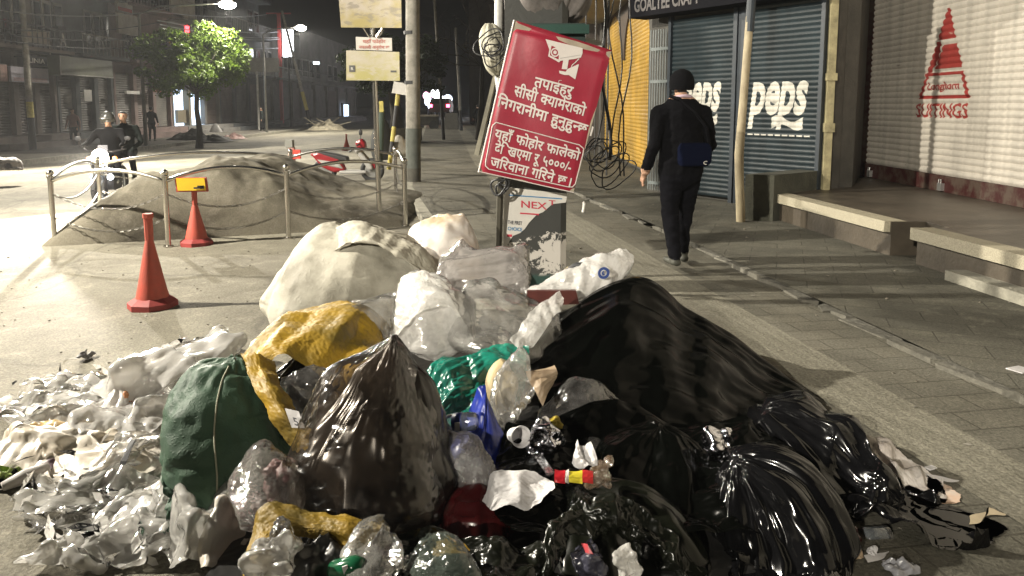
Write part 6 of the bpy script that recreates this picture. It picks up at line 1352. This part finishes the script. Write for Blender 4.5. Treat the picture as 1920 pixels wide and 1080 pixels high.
def crump(name, label, cx, cy, lam, rpx, mat, cat, seed, group=None, e=1.4, dn=.35, sx=1., sy=1.):
    r = rpx*lam/F; return pbag(name, label, [(cx, cy-rpx*sy, rpx*.15*sx, lam, r*.1), (cx, cy-rpx*.7*sy, rpx*.7*sx, lam, r*.6), (cx, cy, rpx*sx, lam, r*.9), (cx, cy+rpx*.7*sy, rpx*.7*sx, lam, r*.6), (cx, cy+rpx*sy, rpx*.15*sx, lam, r*.1)], mat, cat, 90, 70, seed, 1.02, 1.02, r*.2, .3, ground=None, lv=None, group=group, fold=(.28, 12, r*.5, r*2.5))
crump('foil_ball', 'bright crumpled foil beside the white paper cup', 1018, 822, 2.95, 32, m_foil, 'foil', 5, sx=.95, sy=1.1)
crump('foil_scrap', 'crumpled foil scrap standing on top of the black bags at right', 1355, 836, 2.95, 27, m_foil, 'foil', 6, sx=.95, sy=1.25)
crump('yellow_peel', 'bit of yellow peel behind the crumpled foil', 1040, 795, 3.15, 14, mk('peel', (.4, .3, .03), .5), 'peel', 7)
sheet('white_tissue', 'flat white sheet of paper lying across the red bag', [[(905, 940, 2.62), (920, 890, 2.68), (960, 886, 2.69), (1010, 893, 2.68), (1035, 900, 2.67)], [(915, 952, 2.58), (930, 920, 2.61), (975, 915, 2.62), (1015, 918, 2.61), (1040, 918, 2.6)], [(925, 958, 2.56), (955, 948, 2.56), (985, 958, 2.55), (1005, 945, 2.57), (1020, 930, 2.58)]], m_paper, 'paper', 60, 60, 9, 1.02, 1.02, .02, lv=None, fold=(.1, 6, .06, .2))
wr = root('snack_wrapper', 'shiny red and yellow snack wrapper above the olive black bag', 'wrapper', tuple(P(1075, 892, 2.62)))
for k, (x0, x1, c_) in enumerate([(1040, 1060, (.5, .02, .03)), (1060, 1067, (.6, .55, .5)), (1067, 1092, (.6, .5, .04)), (1092, 1112, (.45, .03, .03))]):
    m_ = plastic('wrapper print %d' % k, c_, .2, .3, 10); o = sheet('wrapper_panel', None, [[(x0, 883, 2.64), (x1, 882-.3*k, 2.64)], [(x0, 892, 2.61), (x1, 893, 2.61)], [(x0, 904, 2.6), (x1, 907, 2.6)]], m_, '', 20, 20, 3+k, 1.04, 1.04, .006); put(o, wr)
crump('clear_scrap', 'small brownish ball of clear wrap right of the snack wrapper', 1130, 888, 2.65, 26, film('brownish wrap', (.3, .2, .12), .6, .1, gloss=2.6, bump=.6), 'film', 8)
sheet('torn_tissue', 'ragged white torn tissue above the snack wrapper', [[(1072, 855, 2.86), (1082, 825, 2.88), (1092, 840, 2.88), (1112, 836, 2.87)], [(1076, 872, 2.8), (1090, 852, 2.82), (1102, 860, 2.82), (1118, 856, 2.82)], [(1090, 880, 2.78), (1102, 872, 2.79), (1112, 872, 2.79), (1120, 872, 2.79)]], m_paper, 'tissue', 36, 36, 4, 1.2, 1.2, .025)
mb = MB(); mb.prism([P(1000, 855, 2.84), P(1016, 852, 2.85), P(1042, 888, 2.7), P(1026, 892, 2.69)], (0, .004, 0)); tag(mb.build('clear_strip', m_cld), 'narrow stiff clear strip pointing at the snack wrapper', 'strip')
cbag('smoky clear bag half sunk below the huge black bag', [(1120, 718, 20, 3.4, .03), (1110, 745, 70, 3.36, .08), (1105, 790, 85, 3.3, .1), (1110, 835, 60, 3.2, .08), (1120, 860, 20, 3.15, .03)], m_cld, 92, 120, 90, 1.2, 1.18, .04)
# --- front edge
cbag('clear bag with pinkish contents between the green sack and the brown bag', [(515, 848, 12, 2.75, .03), (510, 862, 45, 2.74, .07), (505, 900, 66, 2.7, .1), (500, 945, 64, 2.64, .1), (490, 985, 40, 2.58, .06)], m_cl, 93, 140, 110, 1.16, 1.14, .04)
crump('pink_rubbish', 'pinkish crumpled rubbish inside the clear bag at the front left', 530, 905, 2.74, 40, plastic('pink rubbish', (.3, .17, .16), .5, .5, 12, col2=(.12, .06, .06)), 'rubbish', 12, e=1.3)
sheet('yellow_sack', 'lower yellow sack folded open along the bottom edge of the picture', [[(452, 1100, 2.32), (462, 1010, 2.42), (495, 955, 2.5), (580, 958, 2.5), (660, 968, 2.48), (720, 975, 2.46)], [(462, 1120, 2.28), (485, 1030, 2.36), (520, 985, 2.42), (590, 985, 2.42), (650, 1000, 2.4), (700, 1010, 2.4)], [(480, 1130, 2.3), (520, 1050, 2.36), (545, 1010, 2.42), (595, 1010, 2.42), (640, 1020, 2.4), (672, 1038, 2.38)]], m_ye, 'sack', 70, 150, 23, 1.03, 1.03, .02, lv=None, fold=(.13, 10, .05, .25))
sheet('yellow_scrap', 'yellow flap of sack below the red bag', [[(785, 995, 2.5), (820, 1000, 2.48), (860, 1018, 2.44), (880, 1035, 2.4)], [(790, 1020, 2.44), (825, 1022, 2.42), (858, 1032, 2.4), (876, 1040, 2.38)], [(800, 1040, 2.4), (830, 1042, 2.38), (850, 1042, 2.37), (868, 1044, 2.36)]], m_ye, 'scrap', 40, 50, 4, 1.06, 1.06, .02)
cbag('clear bag of dark scraps at the bottom edge under the yellow sack', [(720, 985, 10, 2.38, .03), (705, 1005, 40, 2.36, .06), (700, 1050, 60, 2.3, .08), (700, 1110, 60, 2.22, .08)], m_cl, 94, 120, 90, 1.25, 1.2, .035)
cbag('greenish clear bag at the bottom edge left of the olive black bag', [(800, 1010, 20, 2.36, .04), (815, 1040, 65, 2.32, .07), (820, 1090, 80, 2.25, .08), (820, 1130, 60, 2.2, .06)], film('greenish film', (.16, .2, .17), .6, .15, gloss=1.8), 95, 120, 90, 1.18, 1.14, .04)
crump('clear_scrap', 'ball of clear wrap at the bottom edge inside the lower yellow sack', 515, 1055, 2.3, 42, m_cl2, 'film', 14, sx=.9)
crump('clear_scrap', 'grey clear wrap hanging in the mouth of the lower yellow sack', 525, 1010, 2.38, 26, m_cld, 'film', 15, sx=.7, sy=1.3)
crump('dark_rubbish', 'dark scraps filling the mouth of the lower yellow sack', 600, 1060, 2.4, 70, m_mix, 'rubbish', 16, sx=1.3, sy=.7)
gbt = root('bottle_piece', 'green glass bottle end with a white label at the bottom edge', 'bottle', tuple(P(648, 1068, 2.28))); mb = MB(); mb.lathe([(.03, 0), (.034, .01), (.034, .09), (.02, .12)], P(625, 1072, 2.3), 20, (P(680, 1060, 2.26)-P(625, 1072, 2.3)).normalized()); mb.build('body', mk('green glass', (.01, .09, .04), .15), gbt, smooth=True); mb = MB(); mb.obox(P(648, 1068, 2.245), (.008, 0, .003), (0, .002, 0), (-.003, 0, .012)); mb.build('label', m_paper, gbt)
mb = MB(); mb.prism([P(1090, 1020, 2.4), P(1102, 1022, 2.38), P(1116, 1046, 2.36), P(1106, 1052, 2.36)], (0, .006, 0)); tag(mb.build('red_scrap', mk('pinkish red scrap', (.45, .06, .07), .4)), 'pinkish red scrap in the open mouth of the olive black bag', 'scrap')
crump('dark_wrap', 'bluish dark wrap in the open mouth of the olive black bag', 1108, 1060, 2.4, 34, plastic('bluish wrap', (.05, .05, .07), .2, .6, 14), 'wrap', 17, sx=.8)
crump('clear_scrap', 'bright clear wrap at the bottom edge under the olive black fold', 1180, 1068, 2.28, 30, m_cl2, 'film', 18, sx=.8, sy=1.2)
sheet('black_film', 'dark film sagging along the bottom edge between the red bag and the olive bag', [[(720, 1010, LZ(720, 1010, .16)), (820, 990, LZ(820, 990, .14)), (920, 1000, LZ(920, 1000, .13)), (1020, 1020, LZ(1020, 1020, .12))], [(700, 1050, LZ(700, 1050, .12)), (820, 1040, LZ(820, 1040, .1)), (930, 1040, LZ(930, 1040, .12)), (1040, 1060, LZ(1040, 1060, .1))], [(690, 1110, LZ(690, 1110, .1)), (820, 1110, LZ(820, 1110, .08)), (940, 1110, LZ(940, 1110, .1)), (1060, 1110, LZ(1060, 1110, .08))]], m_bkol, 'film', 60, 90, 78, 1.02, 1.02, .02, lv=None, fold=(.22, 10, .06, .25))
# --- right edge litter
sheet('paper_litter', 'crumpled whitish paper litter running out from the bag at the right end', [[(1590, 800, 3.55), (1650, 825, 3.4), (1715, 868, 3.22), (1765, 905, 3.08)], [(1605, 830, 3.3), (1665, 858, 3.2), (1725, 900, 3.05), (1775, 930, 2.95)], [(1630, 868, 3.16), (1690, 908, 3.02), (1735, 938, 2.93), (1772, 950, 2.9)]], plastic('soiled paper', (.7, .66, .62), .6, .3, 16, col2=(.45, .4, .36)), 'paper', 70, 90, 3, 1.02, 1.02, .02, lv=None, fold=(.2, 12, .04, .2), ground=.004)
sheet('orange_litter', 'orange stained tissue litter on the pavers at the right end', [[(1690, 905, 3.15), (1730, 900, 3.15), (1770, 920, 3.05), (1800, 938, 2.97)], [(1690, 935, 3.0), (1730, 935, 3.0), (1770, 945, 2.95), (1800, 950, 2.92)], [(1720, 955, 2.9), (1750, 960, 2.88), (1775, 955, 2.9), (1790, 955, 2.9)]], plastic('orange tissue', (.6, .36, .22), .6, .6, 16, col2=(.55, .48, .42)), 'tissue', 60, 70, 5, 1.02, 1.02, .02, lv=None, fold=(.22, 12, .03, .12), ground=.004)
sheet('lilac_paper', 'lilac white paper corner lying right of the paper litter', [[(1735, 900, 3.12), (1770, 905, 3.1), (1798, 915, 3.06)], [(1745, 912, 3.08), (1775, 915, 3.06), (1802, 918, 3.05)]], m_paper, 'paper', 24, 30, 2, 1.03, 1.03, .012, ground=.006)
sheet('beige_leaf', 'flat beige rag lying on the pavers beyond the black film', [[(1790, 985, 2.85), (1820, 965, 2.9), (1862, 968, 2.88)], [(1790, 992, 2.8), (1825, 980, 2.84), (1860, 972, 2.86)]], mk('beige rag', (.4, .33, .22), .8, var=.4), 'rag', 24, 30, 4, 1.05, 1.05, .012, ground=.006)
crump('purple_bit', 'small purplish onion peel on the pavers at the far right', 1821, 955, 2.94, 7, mk('onion purple', (.2, .08, .12), .5), 'peel', 21)
crump('maroon_bag', 'small maroon bag in the shadow between the pleated bag and the black film', 1585, 1000, 2.68, 22, m_rd, 'rubbish bag', 22, sy=1.3)
jar = root('clear_jar', 'clear plastic tub lying under the black film at the right', 'tub', tuple(P(1640, 1008, 2.7))); mb = MB(); mb.lathe([(.036, 0), (.04, .01), (.04, .08), (.036, .09)], P(1618, 1010, 2.7), 22, (1, .1, 0)); mb.build('body', m_pet, jar, smooth=True); mb = MB(); mb.lathe([(.042, .08), (.042, .095), (.03, .096)], P(1618, 1010, 2.7), 22, (1, .1, 0)); mb.build('lid', m_cld, jar)
crump('white_scrap', 'small white crumpled cup scrap by the bottom right of the pleated bag', 1636, 1037, 2.58, 11, m_paper, 'scrap', 23)
crump('tan_scrap', 'small tan scrap left of the white crumpled cup scrap', 1606, 1046, 2.57, 12, m_tan, 'scrap', 24)
sheet('paper_scrap', 'little printed paper rectangle below the white crumpled cup scrap', [[(1622, 1050, 2.56), (1645, 1044, 2.58), (1664, 1042, 2.58)], [(1628, 1064, 2.52), (1650, 1057, 2.54), (1668, 1050, 2.56)]], m_paper, 'paper', 16, 20, 4, 1.02, 1.02, .006, ground=.006)
crump('foil_scrap', 'dark glinting foil bits at the bottom edge right of the pleated bag', 1680, 1066, 2.5, 26, plastic('dark foil', (.3, .3, .32), .2, .8, 20), 'foil', 25, sx=1.4, sy=.6)
mb = MB(); q = G(1745, 877, .004); mb.obox(q, (.02, .008, 0), (-.006, .012, 0), (0, 0, .003)); tag(mb.build('paper_chip', m_paper), 'tiny pale paper chip alone on the shaded pavers at right', 'scrap')
mb = MB(); q = G(1913, 693, .056); mb.obox(q, (.05, .02, 0), (-.02, .04, 0), (0, 0, .003)); tag(mb.build('paper_chip', m_paper), 'pale paper chip on the upper pavement at the right edge', 'scrap')
# ================================================================ LEFT LITTER
GLF = 'sheets of plastic litter left of the heap'
def lit_sheet(label, cx, cy, w, h, mat, seed, z=.06, rot=0., name='film_litter', cat='film', N=54, e=1.35, dn=.045, group=GLF, base=None):
    """crumpled film lying on the road: centre, width and apparent height in picture pixels"""
    r = np.random.default_rng(seed); c = GR(cx, cy); lam = c.y/.98; sx = w*lam/F/2; near, far_ = GR(cx, cy+h*.5), GR(cx, cy-h*.45); sy = max(.05, (far_.y-near.y)/2); n = 5; A = np.zeros((n, n, 3))
    for i in range(n):
        for j in range(n):
            u, v = 2*i/(n-1)-1, 2*j/(n-1)-1; k = 1-.25*(abs(u)*abs(v)); x, y = u*sx*k+r.normal()*sx*.2, v*sy*k+r.normal()*sy*.2
            A[i, j] = (c.x+x*math.cos(rot)-y*math.sin(rot), (near.y+far_.y)/2+x*math.sin(rot)+y*math.cos(rot), (c.z if base is None else base)+.01+z*max(0, (1-.6*max(abs(u), abs(v))))*r.uniform(.1, 1.5))
    k_ = np.array([catmull(a, N) for a in A]); T = np.stack([catmull(k_[:, j], N) for j in range(N)], 1)
    X = crumple(T, False, 1.02, 1.02, .02, seed, None, .8, zmin=roadz(c.x)+.004, fold=(.15, 13, .05, .3))
    o = grid_mesh(name, X, False, mat); tag(o, label, cat, group); return o
LS = [
 ('high bright pile of white film against the left side of the green sack', 335, 715, 190, 110, m_mk, .22),
 ('cream flat packet lying behind the bright white film', 255, 692, 95, 34, m_wb, .03),
 ('thin clear wrapper farthest back on the left of the litter', 140, 722, 140, 26, m_cl2, .05),
 ('clear crinkled wrapper at the left end below the thin back wrapper', 75, 760, 130, 40, m_cl2, .05),
 ('broad white film below the cream flat packet', 220, 750, 210, 60, m_cl2, .09),
 ('white film with soft folds beside the middle of the green sack', 250, 800, 150, 90, m_mk, .16),
 ('clear film spread across the left above the amber packet', 110, 790, 200, 44, m_cl2, .07),
 ('white film between the amber packet and the green sack', 205, 832, 150, 40, m_mk, .08),
 ('big white bag lying flat under the black strip', 190, 870, 190, 90, m_wb, .09),
 ('puffed white bag cut off by the left edge of the picture', 55, 855, 160, 64, m_wb, .12),
 ('glassy clear film right of the black strip', 270, 890, 130, 100, m_cl, .15),
 ('clear wrapping with bright folds below the big flat white bag', 175, 945, 220, 70, m_cl2, .1),
 ('white film in front of the lower left of the green sack', 290, 985, 170, 80, m_mk, .13),
 ('thin clear film with a dark rim at lower left', 140, 985, 150, 40, m_cl, .05),
 ('upright white film scrap before the foot of the green sack', 350, 985, 100, 110, m_cl2, .24),
 ('wide bright film along the bottom left', 250, 1035, 240, 70, m_cl2, .12),
 ('clear crumpled bag at the bottom left corner of the litter', 130, 1060, 130, 60, m_cl2, .1),
 ('clouded film between the bottom litter and the lower yellow sack', 395, 1030, 140, 120, m_cl2, .2),
 ('crinkled clear film under the clear bag with pinkish contents', 445, 965, 90, 100, m_cl2, .2),
 ('pale bag with thin stripes left of the lower yellow sack', 440, 1030, 80, 110, m_wb, .2),
]
for k, (lb, x, y, w_, h_, m_, z_2) in enumerate(LS): lit_sheet(lb, x, y, w_*1.18, h_*1.12, m_, 100+k, z_2*1.1)
lit_sheet('amber sandwich packet with a brown end between white bags', 110, 822, 150, 26, plastic('amber packet', (.55, .36, .12), .35, .3, 12, col2=(.5, .4, .25)), 201, .06, e=1.1, dn=.02, name='amber_packet', cat='packet', group=None)
lit_sheet('dark purplish scraps under the puffed white bag', 90, 880, 90, 26, plastic('purple scraps', (.09, .05, .06), .5, .6, 12), 202, .05, e=1.3, name='dark_scraps', cat='scraps', group=None)
lit_sheet('light green packet at the left edge of the litter', 28, 894, 70, 20, plastic('green packet', (.3, .42, .08), .4, .2, 8, col2=(.5, .55, .3)), 203, .03, e=1.04, dn=.01, name='green_packet', cat='packet', group=None)
lit_sheet('black scrap beneath the light green packet', 22, 908, 70, 16, m_bk, 204, .015, e=1.04, dn=.01, name='black_scrap', cat='scrap', group=None)
lit_sheet('small orange stained scrap among the bright white film', 235, 776, 50, 14, plastic('orange scrap', (.5, .22, .1), .5, .4, 14), 205, .12, e=1.2, dn=.02, name='orange_scrap', cat='scrap', group=None)
lit_sheet('dark scrap under the film at lower left', 190, 1005, 100, 14, m_bk, 206, .03, e=1.1, dn=.02, name='dark_scrap', cat='scrap', group=None)
mb = MB(); a, b = GR(5, 925)+V3((0, 0, .03)), GR(92, 896)+V3((0, 0, .035)); mb.tube([a, a.lerp(b, .5)+V3((0, 0, .01)), b], [.02, .034, .036], 10); tag(mb.build('paper_roll', plastic('grey paper', (.4, .37, .35), .6, .3, 10), smooth=True), 'rolled grey paper tube pointing out of the litter at left', 'paper')
mb = MB(); a, b = P(224, 872, 3.12), P(247, 832, 3.2); mb.prism([a, a+V3((.025, 0, 0)), b+V3((.012, 0, .004)), b+V3((-.012, 0, 0))], (0, .01, .012)); tag(mb.build('black_strip', m_blk), 'black plastic strip standing on the white bag left of the green sack', 'strip')
lit_sheet('small grey stone like scrap alone on the road left of the heap', 160, 674, 24, 12, plastic('grey scrap', (.25, .24, .24), .5, .5, 20), 207, .05, e=1.2, dn=.02, name='grey_scrap', cat='scrap', group=None)
# fine scraps nobody would count
r = np.random.default_rng(77); mb = MB()
for k in range(260):
    x, y = r.uniform(20, 440), r.uniform(690, 1075)
    if (x < 90 and (y < 730 or y > 1000)) or r.random() < .3*abs(x-240)/220: continue
    c = GR(x, y)+V3((0, 0, r.uniform(.005, .1))); u = V3(r.normal(size=3)).normalized()*r.uniform(.025, .07); w_ = V3(r.normal(size=3)).cross(u).normalized()*r.uniform(.008, .03)
    mb.add([c-u, c-w_*.6, c+u*.8+w_*.3, c+w_+V3((0, 0, .008))], [(0, 1, 2), (0, 2, 3)])
o = mb.build('film_scraps', m_cl2); tag(o, 'countless small shreds of clear film strewn through the litter at left', 'film'); o['kind'] = 'stuff'
r = random.Random(5); mb = MB()
for k in range(700):
    x, y = r.uniform(-8, 4.2), r.uniform(2.4, 16); z = .0
    xk = poly_at(KERB, y); z = roadz(x) if x < xk else (0 if x < poly_at(BROK, y) else .055); s = r.uniform(.002, .008)*(1.8 if r.random() < .1 else 1)
    if xk-.02 < x < xk+.2: continue
    mb.obox((x, y, z+s*.4), (s, s*.3, 0), (-s*.3, s*.8, 0), (0, 0, s*.5))
o = mb.build('grit', mk('grit', (.2, .18, .14), .9, var=.5, vscale=3)); tag(o, 'small grit and pebbles scattered over the road and pavement', 'grit'); o['kind'] = 'stuff'

r = np.random.default_rng(12); mb = MB()
for k in range(130):
    x, y = r.uniform(-6, 4.6), r.uniform(3, 15)
    if poly_at(KERB, y)-.05 < x < poly_at(KERB, y)+.25: continue
    z = roadz(x) if x < poly_at(KERB, y) else (.005 if x < poly_at(BROK, y) else .062)
    c = V3((x, y, z+.004)); a = r.uniform(0, 6.28); u = V3((math.cos(a), math.sin(a), r.uniform(0, .3)))*r.uniform(.008, .03); w_ = V3((-math.sin(a), math.cos(a), r.uniform(0, .3)))*r.uniform(.005, .02)
    mb.add([c-u, c-w_, c+u, c+w_], [(0, 1, 2, 3)])
o = mb.build('ground_litter', mk('trodden scraps', (.3, .28, .24), .8, var=.8, vscale=2.)); tag(o, 'tiny trodden scraps of paper and leaf lying about the road and pavement', 'litter'); o['kind'] = 'stuff'
# ================================================================ NIGHT SMOG
hz = bpy.data.materials.new('haze'); hz.use_nodes = True; n = hz.node_tree.nodes; n.remove(n['Principled BSDF'])
pv = n.new('ShaderNodeVolumePrincipled'); pv.inputs['Color'].default_value = (.8, .82, .85, 1); pv.inputs['Density'].default_value = .0007; pv.inputs['Anisotropy'].default_value = .25
hz.node_tree.links.new(pv.outputs[0], n['Material Output'].inputs['Volume'])
mb = MB(); mb.box(-1600, -310, -3, 1600, 1850, 40); o = mb.build('haze', hz); o['kind'] = 'stuff'; tag(o, 'thin night smog hanging over the whole street', 'haze')
